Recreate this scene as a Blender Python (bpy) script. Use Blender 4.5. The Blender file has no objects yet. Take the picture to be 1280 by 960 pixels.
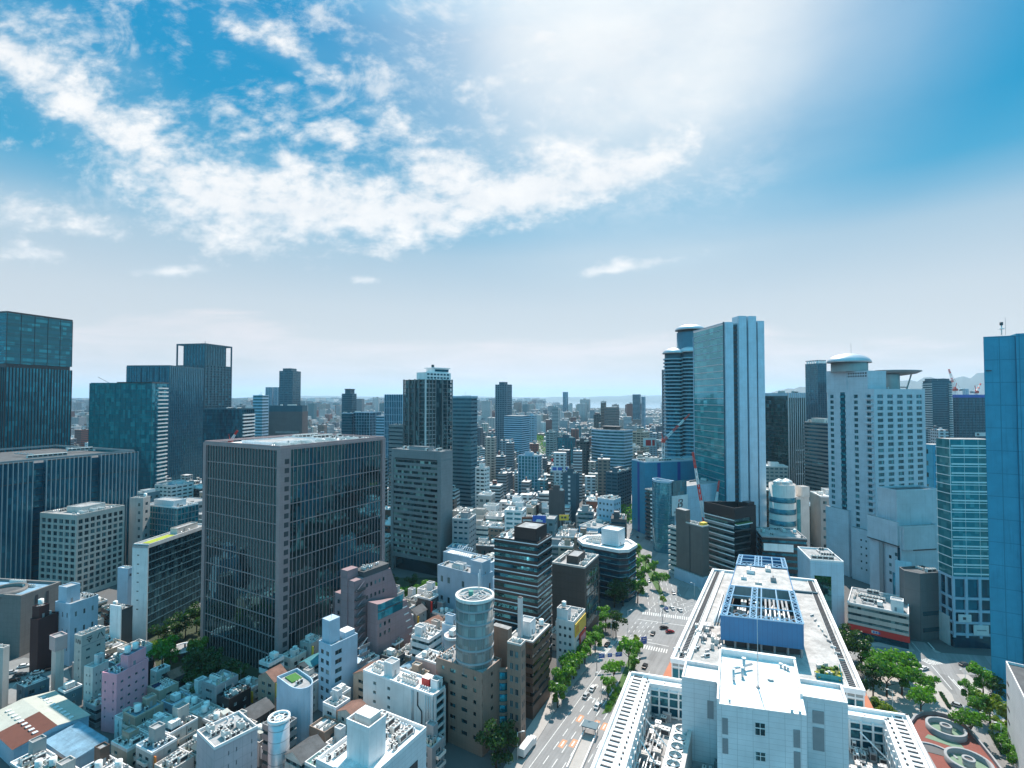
import bpy, bmesh, math, random
from mathutils import Vector, Matrix, Quaternion
random.seed(7)
R = math.radians
scene = bpy.context.scene
COL = scene.collection

# ------------------------------------------------------------------ camera
FPX, CX0, CY0, CAMZ = 640.0, 640.0, 480.0, 120.0
PITCH = math.atan(17 / 640.0)
SP, CP = math.sin(PITCH), math.cos(PITCH)
cam_data = bpy.data.cameras.new('camera')
cam = bpy.data.objects.new('camera', cam_data)
COL.objects.link(cam)
cam.location = (0, 0, CAMZ)
cam.rotation_euler = (math.pi / 2 + PITCH, 0, 0)
cam_data.sensor_width = 36.0
cam_data.lens = 18.0
cam_data.clip_start = 0.5
cam_data.clip_end = 90000
scene.camera = cam

# ------------------------------------------------------------------ sun, sky, exposure
SUN_AZ, SUN_EL = R(17), R(55)
SUNV = Vector((math.sin(SUN_AZ) * math.cos(SUN_EL), math.cos(SUN_AZ) * math.cos(SUN_EL), math.sin(SUN_EL)))
sun_data = bpy.data.lights.new('sun', 'SUN')
sun_data.energy = 5.0
sun_data.angle = R(0.5)
sun_data.color = (1.0, 0.89, 0.80)
sun = bpy.data.objects.new('sun', sun_data)
COL.objects.link(sun)
sun.rotation_euler = SUNV.to_track_quat('Z', 'Y').to_euler()
scene.view_settings.view_transform = 'Standard'
scene.view_settings.look = 'None'
scene.view_settings.exposure = 0.55
scene.view_settings.gamma = 1.0
scene.view_settings.use_curve_mapping = False
cy = scene.cycles
cy.use_denoising = True
cy.max_bounces = 6
cy.diffuse_bounces = 3
cy.glossy_bounces = 3
cy.transmission_bounces = 2
cy.volume_bounces = 2
cy.transparent_max_bounces = 6
cy.caustics_reflective = False
cy.caustics_refractive = False
cy.sample_clamp_indirect = 4.0

HAZE_D = 4.2e-5
class G:
    """tiny helper for shader node trees"""
    def __init__(s, nt):
        s.nt, s.n, s.l = nt, nt.nodes, nt.links
    def put(s, sock, v):
        if v is None: return
        if hasattr(v, 'is_linked') or hasattr(v, 'links'):
            s.l.new(v, sock)
        else:
            if sock.type in ('RGBA',) and len(v) == 3: v = (*v, 1)
            sock.default_value = v
    def node(s, t, ins=None, **kw):
        nd = s.n.new(t)
        for k, v in kw.items(): setattr(nd, k, v)
        for k, v in (ins or {}).items(): s.put(nd.inputs[k], v)
        return nd
    def m(s, op, a, b=None, c=None, clamp=False):
        nd = s.n.new('ShaderNodeMath'); nd.operation = op; nd.use_clamp = clamp
        s.put(nd.inputs[0], a)
        if b is not None: s.put(nd.inputs[1], b)
        if c is not None: s.put(nd.inputs[2], c)
        return nd.outputs[0]
    def vm(s, op, a, b=None):
        nd = s.n.new('ShaderNodeVectorMath'); nd.operation = op
        s.put(nd.inputs[0], a)
        if b is not None: s.put(nd.inputs[1], b)
        return nd.outputs[1] if op in ('DOT_PRODUCT', 'LENGTH', 'DISTANCE') else nd.outputs[0]
    def mix(s, f, a, b, mode='MIX'):
        nd = s.n.new('ShaderNodeMix'); nd.data_type = 'RGBA'; nd.blend_type = mode
        s.put(nd.inputs[0], f); s.put(nd.inputs[6], a); s.put(nd.inputs[7], b)
        return nd.outputs[2]
    def ss(s, x, a, b, lo=0.0, hi=1.0):
        nd = s.n.new('ShaderNodeMapRange'); nd.interpolation_type = 'SMOOTHSTEP'
        s.put(nd.inputs[0], x); nd.inputs[1].default_value = a; nd.inputs[2].default_value = b
        nd.inputs[3].default_value = lo; nd.inputs[4].default_value = hi
        return nd.outputs[0]
    def lin(s, x, a, b, lo=0.0, hi=1.0):
        nd = s.n.new('ShaderNodeMapRange')
        s.put(nd.inputs[0], x); nd.inputs[1].default_value = a; nd.inputs[2].default_value = b
        nd.inputs[3].default_value = lo; nd.inputs[4].default_value = hi
        return nd.outputs[0]
    def noise(s, v, scale, detail=5, rough=0.55, dist=0.0, lac=2.0):
        nd = s.n.new('ShaderNodeTexNoise')
        s.put(nd.inputs['Vector'], v); nd.inputs['Scale'].default_value = scale
        nd.inputs['Detail'].default_value = detail; nd.inputs['Roughness'].default_value = rough
        nd.inputs['Distortion'].default_value = dist; nd.inputs['Lacunarity'].default_value = lac
        return nd.outputs[0]
    def curve(s, x, pts, lo, hi):
        """float curve through pts (x 0..1 mapped), returns value scaled lo..hi"""
        nd = s.n.new('ShaderNodeFloatCurve')
        cv = nd.mapping.curves[0]
        while len(cv.points) > 2: cv.points.remove(cv.points[1])
        cv.points[0].location = pts[0]; cv.points[-1].location = pts[-1]
        for p in pts[1:-1]: cv.points.new(*p)
        nd.mapping.update()
        s.put(nd.inputs['Value'], x)
        return s.m('MULTIPLY_ADD', nd.outputs[0], hi - lo, lo)

def build_world():
    w = bpy.data.worlds.new('World'); scene.world = w; w.use_nodes = True
    g = G(w.node_tree)
    for n in list(g.n): g.n.remove(n)
    sky = g.node('ShaderNodeTexSky', sky_type='NISHITA', sun_disc=False, sun_elevation=SUN_EL, sun_rotation=SUN_AZ,
                 altitude=100.0, air_density=1.0, dust_density=0.6, ozone_density=3.0)
    tc = g.node('ShaderNodeTexCoord').outputs['Generated']
    sep = g.node('ShaderNodeSeparateXYZ', {0: tc})
    x, y, z = sep.outputs[0], sep.outputs[1], sep.outputs[2]
    zc = g.m('MAXIMUM', z, 0.0)
    # directions on the plane straight ahead (compass-fixed): X to the right, Z up, one unit = 640 px
    ya = g.m('MAXIMUM', y, 0.05)
    X = g.m('DIVIDE', x, ya); Z = g.m('DIVIDE', z, ya)
    front = g.ss(y, 0.1, 0.3)
    PXn = lambda px: (px - 640 + 800) / 1600.0      # curve abscissa for a photo column
    Xn = g.m('MULTIPLY_ADD', X, 0.4, 0.5, clamp=True)
    ZP = lambda py: (497 - py) / 640.0
    # cloud texture: flat layer seen in perspective
    den = g.m('ADD', zc, 0.16)
    cp = g.node('ShaderNodeCombineXYZ', {0: g.m('DIVIDE', x, den), 1: g.m('MULTIPLY', g.m('DIVIDE', y, den), 1.0), 2: 0.0}).outputs[0]
    n_big = g.noise(cp, 2.6, 6, 0.6, 0.35)
    sc_ = g.node('ShaderNodeCombineXYZ', {0: X, 1: g.m('MULTIPLY', Z, 1.55), 2: 0.0}).outputs[0]
    n_fine = g.noise(sc_, 7.5, 9, 0.62, 0.15)
    n_rip = g.noise(g.vm('ADD', sc_, (3.1, 1.7, 0.0)), 24.0, 4, 0.55, 0.1)
    # main cloud arc: centre line and half width by column
    arc = [(-160, 20), (0, 60), (90, 130), (170, 205), (260, 247), (400, 262), (560, 252), (700, 232), (800, 205), (900, 172), (1440, 90)]
    cl = g.curve(Xn, [(PXn(a), (497 - b) / 640.0) for a, b in arc], 0, 1)
    wid = [(-160, 70), (0, 100), (120, 116), (250, 84), (400, 66), (560, 58), (700, 54), (800, 46), (880, 30), (930, 8), (1440, 0)]
    wd = g.curve(Xn, [(PXn(a), b / 128.0) for a, b in wid], 0, 0.2)
    dz = g.m('SUBTRACT', Z, cl)
    q = g.m('DIVIDE', dz, g.m('ADD', wd, 0.004))
    up = g.m('MULTIPLY', g.m('MAXIMUM', q, 0.0), 0.62)          # ragged, wider upper edge
    dn = g.m('MULTIPLY', g.m('MINIMUM', q, 0.0), -1.0)          # firmer lower edge
    m_arc = g.m('SUBTRACT', 1.0, g.m('ADD', up, dn))
    m_arc = g.m('SUBTRACT', m_arc, g.m('MULTIPLY', g.ss(X, 0.36, 0.46), 3.0))
    m_arc = g.m('SUBTRACT', m_arc, g.ss(X, -0.40, -0.85, 0.0, 0.30))
    m_arc = g.m('MAXIMUM', m_arc, -0.6)
    def blob(px, py, rx, ry, k, rot=0.0):
        dx = g.m('SUBTRACT', X, (px - 640) / 640.0); dy = g.m('SUBTRACT', Z, ZP(py))
        c, s_ = math.cos(rot), math.sin(rot)
        ex = g.m('DIVIDE', g.m('ADD', g.m('MULTIPLY', dx, c), g.m('MULTIPLY', dy, s_)), rx / 640.0)
        ey = g.m('DIVIDE', g.m('SUBTRACT', g.m('MULTIPLY', dy, c), g.m('MULTIPLY', dx, s_)), ry / 640.0)
        d = g.m('SQRT', g.m('ADD', g.m('MULTIPLY', ex, ex), g.m('MULTIPLY', ey, ey)))
        return g.m('MULTIPLY', g.m('SUBTRACT', 1.0, d), k)
    acc = m_arc
    for a in [(340, 40, 85, 26, .62, -.45), (400, 85, 60, 20, .5, -.5), (420, 165, 50, 26, .7, -.1), (505, 155, 60, 32, .75, -.2),
              (395, 122, 26, 20, .5, 0), (15, 262, 70, 42, .75, 0), (25, 315, 60, 22, .7, -.2), (110, 282, 70, 20, .6, -.2),
              (575, 100, 40, 30, .3, 0), (675, 40, 30, 12, .35, 0), (300, 165, 46, 16, .5, -.1), (60, 20, 80, 40, .45, -.5),
              (590, 190, 40, 22, .45, .2), (690, 182, 44, 18, .5, .2), (745, 183, 26, 12, .45, 0), (625, 160, 22, 12, .4, 0), (460, 135, 30, 14, .45, .1), (350, 105, 22, 12, .45, 0), (270, 130, 30, 14, .35, -.3), (640, 95, 60, 14, .3, .1), (835, 324, 95, 16, 1.0, .14), (760, 338, 60, 9, .8, .08), (210, 338, 60, 11, .95, 0), (454, 349, 22, 8, .9, 0), (150, 90, 60, 40, .5, -.6)]:
        acc = g.m('MAXIMUM', acc, blob(*a))
    body = g.m('ADD', g.m('MULTIPLY', n_big, 0.95), g.m('MULTIPLY', n_fine, 1.55))
    body = g.m('ADD', body, g.m('MULTIPLY', n_rip, 0.74))
    dens = g.m('ADD', g.m('SUBTRACT', body, 1.79), g.m('MULTIPLY', acc, 0.75))
    dens = g.m('SUBTRACT', dens, g.m('MULTIPLY', g.ss(X, 0.12, 0.42), 0.30))
    cover = g.m('MULTIPLY', g.ss(dens, -0.12, 0.50), front)
    # torn thin cloud spread over the upper left and centre
    n_thin = g.noise(g.vm('ADD', sc_, (7.3, 2.2, 0.0)), 4.2, 8, 0.68, 0.6)
    field = g.m('MULTIPLY', g.ss(Z, 0.30, 0.46), g.ss(X, 0.62, 0.25))
    thin = g.m('MULTIPLY', g.m('MULTIPLY', g.ss(g.m('ADD', g.m('MULTIPLY', n_thin, .72), g.m('MULTIPLY', n_rip, .28)), 0.47, 0.68), field), 0.72)
    cover = g.m('MAXIMUM', cover, g.m('MULTIPLY', thin, front))
    # thin veil round the arc and low stratus bank near the horizon
    veil = g.m('MULTIPLY', g.ss(acc, -0.25, 0.9), 0.22)
    nlow = g.noise(g.node('ShaderNodeCombineXYZ', {0: g.m('MULTIPLY', X, 1.1), 1: g.m('MULTIPLY', Z, 6.0), 2: 3.0}).outputs[0], 3.2, 7, 0.6, 0.4)
    top = [(-160, 420), (100, 402), (170, 388), (260, 385), (350, 400), (460, 412), (600, 416), (760, 424), (900, 408), (1100, 424), (1440, 430)]
    tl = g.curve(Xn, [(PXn(a), (497 - b) / 128.0) for a, b in top], 0, 0.2)
    stq = g.m('ADD', g.m('SUBTRACT', tl, Z), g.m('MULTIPLY', g.m('SUBTRACT', nlow, 0.5), 0.09))
    strat = g.m('MULTIPLY', g.ss(stq, -0.004, 0.030), g.lin(nlow, 0.34, 0.66, 0.15, 1.0))
    # colours
    s1 = g.mix(1.0, sky.outputs[0], (0.62, 1.02, 1.10), 'MULTIPLY')
    s1 = g.mix(1.0, s1, (0.093, 0.093, 0.093), 'MULTIPLY')
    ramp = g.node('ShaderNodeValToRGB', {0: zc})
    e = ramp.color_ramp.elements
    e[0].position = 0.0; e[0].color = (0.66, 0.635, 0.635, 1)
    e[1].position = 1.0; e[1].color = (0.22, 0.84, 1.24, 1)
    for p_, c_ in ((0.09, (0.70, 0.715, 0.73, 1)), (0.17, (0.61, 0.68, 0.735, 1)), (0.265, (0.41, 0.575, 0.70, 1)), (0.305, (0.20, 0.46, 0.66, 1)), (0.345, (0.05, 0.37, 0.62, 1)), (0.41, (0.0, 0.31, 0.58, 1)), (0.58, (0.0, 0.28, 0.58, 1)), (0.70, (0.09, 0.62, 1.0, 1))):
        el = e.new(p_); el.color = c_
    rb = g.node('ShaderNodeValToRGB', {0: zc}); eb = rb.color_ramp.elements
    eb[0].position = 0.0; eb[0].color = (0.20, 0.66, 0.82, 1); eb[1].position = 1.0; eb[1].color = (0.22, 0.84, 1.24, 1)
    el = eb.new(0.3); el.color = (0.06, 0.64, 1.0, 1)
    rampc = g.mix(g.ss(g.m('MULTIPLY', y, -1.0), -0.15, 0.4), ramp.outputs[0], rb.outputs[0])  # unseen sky overhead and behind is boosted cyan to tint shade and reflections
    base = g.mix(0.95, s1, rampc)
    # aureole of the high sun: the air round it is white
    gd = g.vm('DOT_PRODUCT', tc, tuple(Vector((0.25, 1.0, 0.84)).normalized()))
    glow = g.m('ADD', g.m('MULTIPLY', g.ss(gd, 0.86, 1.0), 0.46), g.m('MULTIPLY', g.ss(gd, 0.94, 1.0), 0.38))
    glow = g.m('MULTIPLY', glow, g.lin(n_big, 0.3, 0.7, 0.8, 1.1))
    base = g.mix(glow, base, (1.02, 1.02, 1.0))
    base = g.mix(veil, base, (0.55, 0.70, 0.80))
    base = g.mix(strat, base, (0.82, 0.79, 0.81))
    shade = g.ss(q, -1.1, 0.2)
    cc = g.mix(g.lin(n_fine, 0.3, 0.65), (0.74, 0.80, 0.86), (0.97, 0.97, 0.97))
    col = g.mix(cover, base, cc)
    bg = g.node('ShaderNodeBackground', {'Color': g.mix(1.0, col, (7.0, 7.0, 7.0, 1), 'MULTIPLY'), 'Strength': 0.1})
    out = g.node('ShaderNodeOutputWorld', {'Surface': bg.outputs[0]})
    return bg
build_world()

# ------------------------------------------------------------------ projection helpers (photo pixel -> place on the ground / at a height)
def ray(px, py):
    a, u = (px - CX0) / FPX, -(py - CY0) / FPX
    return a, CP - SP * u, SP + CP * u
def at_z(px, py, z):
    """point where the sight line through a photo pixel meets height z"""
    a, b, c = ray(px, py)
    t = (z - CAMZ) / c
    return Vector((a * t, b * t, z))
def at_d(px, d, z=0.0):
    """point at depth d and height z in a photo column"""
    return Vector(((px - CX0) / FPX * (CP * d + SP * (z - CAMZ)), d, z))
def h_at(py, d):
    a, b, c = ray(640, py)
    return CAMZ + d * c / b

# ------------------------------------------------------------------ materials
MATS = {}
def new_mat(name):
    m = bpy.data.materials.new(name); m.use_nodes = True
    g = G(m.node_tree)
    bs = g.n['Principled BSDF']
    return m, g, bs
def panel_lines(g, v, sx, sz, w=0.03):
    """0..1 mask of panel joints on upright faces, object space"""
    sep = g.node('ShaderNodeSeparateXYZ', {0: v})
    h = g.m('ADD', sep.outputs[0], sep.outputs[1])
    fx = g.m('ABSOLUTE', g.m('SUBTRACT', g.m('FRACT', g.m('DIVIDE', h, sx)), 0.5))
    fz = g.m('ABSOLUTE', g.m('SUBTRACT', g.m('FRACT', g.m('DIVIDE', sep.outputs[2], sz)), 0.5))
    a = g.m('GREATER_THAN', fx, 0.5 - w / sx)
    b = g.m('GREATER_THAN', fz, 0.5 - w / sz)
    return g.m('MAXIMUM', a, b)
def wall(name, col, rough=0.7, grime=0.25, joints=None, spec=0.35, vary=0.0):
    """painted / tiled / concrete wall with streaks of dirt, joints and small tone changes"""
    if name in MATS: return MATS[name]
    m, g, bs = new_mat(name)
    v = g.node('ShaderNodeTexCoord').outputs['Object']
    n1 = g.noise(v, 0.16, 4, 0.6)
    n2 = g.noise(g.vm('MULTIPLY', v, (1.0, 1.0, 0.06)), 0.9, 5, 0.65)
    f = g.m('MULTIPLY_ADD', g.m('SUBTRACT', n1, 0.5), 0.5, 1.0)
    st = g.m('MULTIPLY', g.ss(n2, 0.5, 0.78), grime)
    c = g.mix(1.0, (*col, 1), g.node('ShaderNodeCombineColor', {0: f, 1: f, 2: f}).outputs[0], 'MULTIPLY')
    c = g.mix(st, c, tuple(k * 0.45 for k in col))
    if joints:
        j = panel_lines(g, v, joints[0], joints[1], joints[2] if len(joints) > 2 else 0.03)
        c = g.mix(g.m('MULTIPLY', j, 0.55), c, tuple(k * 0.4 for k in col))
    if vary:
        rnd = g.node('ShaderNodeObjectInfo').outputs['Random']
        c = g.mix(1.0, c, g.mix(rnd, tuple(1 - vary * k for k in (1, 1, 1)), (1 + vary * .5,) * 3), 'MULTIPLY')
    g.put(bs.inputs['Base Color'], c)
    bs.inputs['Roughness'].default_value = rough
    bs.inputs['Specular IOR Level'].default_value = spec
    MATS[name] = m
    return m
def plain(name, col, rough=0.5, metal=0.0, spec=0.5):
    if name in MATS: return MATS[name]
    m, g, bs = new_mat(name)
    v = g.node('ShaderNodeTexCoord').outputs['Object']
    n = g.noise(v, 0.7, 4, 0.6)
    f = g.m('MULTIPLY_ADD', g.m('SUBTRACT', n, 0.5), 0.35, 1.0)
    c = g.mix(1.0, (*col, 1), g.node('ShaderNodeCombineColor', {0: f, 1: f, 2: f}).outputs[0], 'MULTIPLY')
    g.put(bs.inputs['Base Color'], c)
    bs.inputs['Roughness'].default_value = rough
    bs.inputs['Metallic'].default_value = metal
    bs.inputs['Specular IOR Level'].default_value = spec
    MATS[name] = m
    return m
def curtain_glass(name, dark, pale, cell=(1.5, 1.5, 3.9), amount=0.3, ior=1.9, rough=0.04, wob=0.012, band=None, bandcol=None, tint=None):
    """glazing: each pane its own tone (blinds, ceilings, depth of room) and a slightly different tilt"""
    if name in MATS: return MATS[name]
    m, g, bs = new_mat(name)
    oz = g.node('ShaderNodeSeparateXYZ', {0: g.node('ShaderNodeObjectInfo').outputs['Location']}).outputs[2]
    v = g.vm('ADD', g.node('ShaderNodeTexCoord').outputs['Object'], g.node('ShaderNodeCombineXYZ', {0: .37, 1: .37, 2: oz}).outputs[0])
    sn = g.node('ShaderNodeVectorMath', {0: v, 1: cell}, operation='SNAP').outputs[0]
    wn = g.node('ShaderNodeTexWhiteNoise', {'Vector': sn}, noise_dimensions='3D')
    val, wcol = wn.outputs[0], wn.outputs[1]
    big = g.noise(sn, 0.045, 3, 0.6)
    k = g.m('MULTIPLY', g.ss(val, 0.45, 1.0), amount)
    k = g.m('MULTIPLY', k, g.lin(big, 0.35, 0.65, 0.3, 1.5))
    c = g.mix(k, (*dark, 1), (*pale, 1))
    if band:
        sep = g.node('ShaderNodeSeparateXYZ', {0: v})
        fz = g.m('FRACT', g.m('DIVIDE', sep.outputs[2], cell[2]))
        c = g.mix(g.m('LESS_THAN', fz, band), c, (*bandcol, 1))
    g.put(bs.inputs['Base Color'], c)
    bs.inputs['Roughness'].default_value = rough
    bs.inputs['IOR'].default_value = ior
    g.put(bs.inputs['Specular Tint'], (*(tint or (.20, .80, 1.0)), 1))
    nrm = g.node('ShaderNodeNewGeometry').outputs['Normal']
    off = g.vm('SCALE', g.vm('SUBTRACT', wcol, (0.5, 0.5, 0.5)))
    off.node.inputs['Scale'].default_value = wob * 2
    wav = g.noise(v, 0.35, 2, 0.5)
    nn = g.vm('NORMALIZE', g.vm('ADD', nrm, off))
    bp = g.node('ShaderNodeBump', {'Height': wav, 'Normal': nn}); bp.inputs['Strength'].default_value = 0.007
    g.put(bs.inputs['Normal'], bp.outputs[0])
    MATS[name] = m
    return m
def window_glass(name='window_glass', dark=(0.008, 0.026, 0.034), pale=(0.13, 0.25, 0.27), amount=0.7):
    """pane of a single window; blinds or curtains differ from window to window"""
    if name in MATS: return MATS[name]
    m, g, bs = new_mat(name)
    rnd = g.node('ShaderNodeObjectInfo').outputs['Random']
    v = g.node('ShaderNodeTexCoord').outputs['Object']
    wn = g.node('ShaderNodeTexWhiteNoise', {'Vector': g.node('ShaderNodeVectorMath', {0: g.vm('ADD', v, (.3, .3, .3)), 1: (2.2, 2.2, 3.3)}, operation='SNAP').outputs[0], 'W': rnd}, noise_dimensions='4D').outputs[0]
    k = g.m('MULTIPLY', g.ss(wn, 0.45, 1.0), amount)
    g.put(bs.inputs['Base Color'], g.mix(k, (*dark, 1), (*pale, 1)))
    bs.inputs['Roughness'].default_value = 0.06
    bs.inputs['IOR'].default_value = 1.7
    g.put(bs.inputs['Specular Tint'], (.3, .85, 1.0, 1))
    MATS[name] = m
    return m
def roof_mat(name, col, rough=0.85):
    """flat roof: felt or painted concrete with stains, patches and seams"""
    if name in MATS: return MATS[name]
    m, g, bs = new_mat(name)
    v = g.node('ShaderNodeTexCoord').outputs['Object']
    n1 = g.noise(v, 0.22, 6, 0.7); n2 = g.noise(v, 2.2, 4, 0.6)
    f = g.m('ADD', g.m('MULTIPLY', g.ss(n1, 0.3, 0.72), 0.5), g.m('MULTIPLY_ADD', n2, 0.3, 0.42))
    sp = g.node('ShaderNodeSeparateXYZ', {0: v})
    seam = g.m('MAXIMUM', g.m('GREATER_THAN', g.m('FRACT', g.m('DIVIDE', sp.outputs[0], 3.1)), .965), g.m('GREATER_THAN', g.m('FRACT', g.m('DIVIDE', sp.outputs[1], 4.3)), .975))
    n3 = g.noise(v, 0.55, 3, 0.5, 1.2)
    f = g.m('MULTIPLY', f, g.m('SUBTRACT', 1.0, g.m('ADD', g.m('MULTIPLY', seam, 0.16), g.m('MULTIPLY', g.ss(n3, .62, .7), .18))))
    c = g.mix(1.0, (*col, 1), g.node('ShaderNodeCombineColor', {0: f, 1: f, 2: f}).outputs[0], 'MULTIPLY')
    g.put(bs.inputs['Base Color'], c)
    bs.inputs['Roughness'].default_value = rough
    MATS[name] = m
    return m

# ------------------------------------------------------------------ mesh builder
class MB:
    def __init__(s):
        s.v, s.f, s.mi, s.mats = [], [], [], []
        s.smooth = []
    def mat(s, m):
        if m not in s.mats: s.mats.append(m)
        return s.mats.index(m)
    def face(s, pts, m, smooth=False):
        b = len(s.v); s.v += [tuple(p) for p in pts]
        s.f.append(tuple(range(b, b + len(pts)))); s.mi.append(s.mat(m)); s.smooth.append(smooth)
    def box(s, x0, y0, z0, x1, y1, z1, m, top=None, skip=''):
        P = lambda *k: k
        b = len(s.v)
        s.v += [(x0, y0, z0), (x1, y0, z0), (x1, y1, z0), (x0, y1, z0), (x0, y0, z1), (x1, y0, z1), (x1, y1, z1), (x0, y1, z1)]
        i, j = s.mat(m), s.mat(top or m)
        for key, f, mm in (('b', (0, 3, 2, 1), i), ('t', (4, 5, 6, 7), j), ('f', (0, 1, 5, 4), i), ('r', (1, 2, 6, 5), i), ('k', (2, 3, 7, 6), i), ('l', (3, 0, 4, 7), i)):
            if key in skip: continue
            s.f.append(tuple(b + q for q in f)); s.mi.append(mm); s.smooth.append(False)
    def cbox(s, cx, cy, z0, sx, sy, sz, m, rot=0.0, top=None):
        b = len(s.v); s.box(-sx / 2, -sy / 2, 0, sx / 2, sy / 2, sz, m, top)
        c, k = math.cos(rot), math.sin(rot)
        for q in range(b, len(s.v)):
            x, y, z = s.v[q]; s.v[q] = (cx + x * c - y * k, cy + x * k + y * c, z0 + z)
    def prism(s, poly, z0, z1, m, top=None, bottom=True, smooth=False):
        """upright prism over a counter-clockwise polygon"""
        n = len(poly); b = len(s.v)
        a = sum(poly[k][0] * poly[(k + 1) % n][1] - poly[(k + 1) % n][0] * poly[k][1] for k in range(n))
        if a < 0: poly = poly[::-1]
        s.v += [(p[0], p[1], z0) for p in poly] + [(p[0], p[1], z1) for p in poly]
        i, j = s.mat(m), s.mat(top or m)
        for k in range(n):
            s.f.append((b + k, b + (k + 1) % n, b + n + (k + 1) % n, b + n + k)); s.mi.append(i); s.smooth.append(smooth)
        s.f.append(tuple(b + n + k for k in range(n))); s.mi.append(j); s.smooth.append(False)
        if bottom: s.f.append(tuple(b + k for k in reversed(range(n)))); s.mi.append(i); s.smooth.append(False)
    def ring(s, poly, inset, z0, z1, m):
        """closed kerb / parapet of thickness inset along a polygon"""
        n = len(poly)
        a = sum(poly[k][0] * poly[(k + 1) % n][1] - poly[(k + 1) % n][0] * poly[k][1] for k in range(n))
        if a < 0: poly = poly[::-1]
        inn = offset_poly(poly, -inset)
        b = len(s.v); i = s.mat(m)
        for P, z in ((poly, z0), (poly, z1), (inn, z1), (inn, z0)): s.v += [(p[0], p[1], z) for p in P]
        for r in range(3):
            for k in range(n):
                s.f.append((b + r * n + k, b + r * n + (k + 1) % n, b + (r + 1) * n + (k + 1) % n, b + (r + 1) * n + k)); s.mi.append(i); s.smooth.append(False)
    def cyl(s, cx, cy, z0, r, h, m, n=16, r2=None, top=None, smooth=True, cap=True):
        r2 = r if r2 is None else r2
        b = len(s.v); i, j = s.mat(m), s.mat(top or m)
        for rr, zz in ((r, z0), (r2, z0 + h)):
            s.v += [(cx + rr * math.cos(2 * math.pi * k / n), cy + rr * math.sin(2 * math.pi * k / n), zz) for k in range(n)]
        for k in range(n):
            s.f.append((b + k, b + (k + 1) % n, b + n + (k + 1) % n, b + n + k)); s.mi.append(i); s.smooth.append(smooth)
        if cap:
            s.f.append(tuple(b + n + k for k in range(n))); s.mi.append(j); s.smooth.append(False)
    def annulus(s, cx, cy, z0, z1, ro, ri, m, n=32, a0=0.0, a1=2 * math.pi, top=None):
        full = abs(a1 - a0 - 2 * math.pi) < 1e-4
        b = len(s.v); i = s.mat(m); j = s.mat(top or m); k1 = n if full else n + 1
        for rr, zz in ((ro, z0), (ro, z1), (ri, z1), (ri, z0)):
            s.v += [(cx + rr * math.cos(a0 + (a1 - a0) * k / n), cy + rr * math.sin(a0 + (a1 - a0) * k / n), zz) for k in range(k1)]
        for r in range(3):
            for k in range(n):
                k2 = (k + 1) % k1
                s.f.append((b + r * k1 + k, b + r * k1 + k2, b + (r + 1) * k1 + k2, b + (r + 1) * k1 + k)); s.mi.append(j if r == 1 else i); s.smooth.append(r != 1)
    def tube(s, p, q, r, m, n=6, r2=None):
        p, q = Vector(p), Vector(q); d = (q - p)
        if d.length < 1e-6: return
        d.normalize()
        u = d.cross(Vector((0, 0, 1)) if abs(d.z) < 0.95 else Vector((1, 0, 0))).normalized(); w = d.cross(u)
        b = len(s.v); i = s.mat(m); r2 = r if r2 is None else r2
        for c, rr in ((p, r), (q, r2)):
            s.v += [tuple(c + (u * math.cos(2 * math.pi * k / n) + w * math.sin(2 * math.pi * k / n)) * rr) for k in range(n)]
        for k in range(n):
            s.f.append((b + k, b + n + k, b + n + (k + 1) % n, b + (k + 1) % n)); s.mi.append(i); s.smooth.append(n > 5)
        s.f.append(tuple(b + k for k in range(n))); s.mi.append(i); s.smooth.append(False)
        s.f.append(tuple(b + n + k for k in reversed(range(n)))); s.mi.append(i); s.smooth.append(False)
    def bar(s, p, q, w, m): s.tube(p, q, w * 0.7, m, 4)
    def lattice(s, p, q, w, m, m2=None, seg=8, t=0.12, taper=1.0, alt=3):
        """square lattice mast or jib between two points; colour alternates when m2 is given"""
        p, q = Vector(p), Vector(q); d = (q - p).normalized()
        u = d.cross(Vector((0, 0, 1)) if abs(d.z) < 0.95 else Vector((1, 0, 0))).normalized(); v = d.cross(u)
        prev = None
        for k in range(seg + 1):
            f = k / seg; ww = w * (1 + (taper - 1) * f) / 2; c = p + (q - p) * f
            cur = [c + u * a * ww + v * b_ * ww for a, b_ in ((-1, -1), (1, -1), (1, 1), (-1, 1))]
            mm = m2 if (m2 and (k // alt) % 2) else m
            if prev:
                for e in range(4):
                    s.tube(prev[e], cur[e], t, mm, 4)
                    s.tube(prev[e], cur[(e + 1) % 4], t * 0.7, mm, 3)
            prev = cur
    def data(s, name):
        me = bpy.data.meshes.new(name)
        me.from_pydata(s.v, [], s.f)
        for m in s.mats: me.materials.append(m)
        me.polygons.foreach_set('material_index', s.mi)
        me.polygons.foreach_set('use_smooth', s.smooth)
        me.update()
        return me
    def build(s, name, parent=None, loc=None, rz=None):
        o = bpy.data.objects.new(name, s.data(name)); COL.objects.link(o)
        if parent: o.parent = parent
        if loc is not None: o.location = loc
        if rz is not None: o.rotation_euler = (0, 0, rz)
        return o
def offset_poly(poly, d):
    """grow (+) or shrink (-) a counter-clockwise polygon"""
    n = len(poly); out = []
    for k in range(n):
        a, b, c = Vector(poly[k - 1][:2]), Vector(poly[k][:2]), Vector(poly[(k + 1) % n][:2])
        e1, e2 = (b - a).normalized(), (c - b).normalized()
        n1, n2 = Vector((e1.y, -e1.x)), Vector((e2.y, -e2.x))
        w = (n1 + n2)
        w = w / max(0.25, 1 + n1.dot(n2))
        out.append(tuple(b + w * d))
    return out
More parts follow.
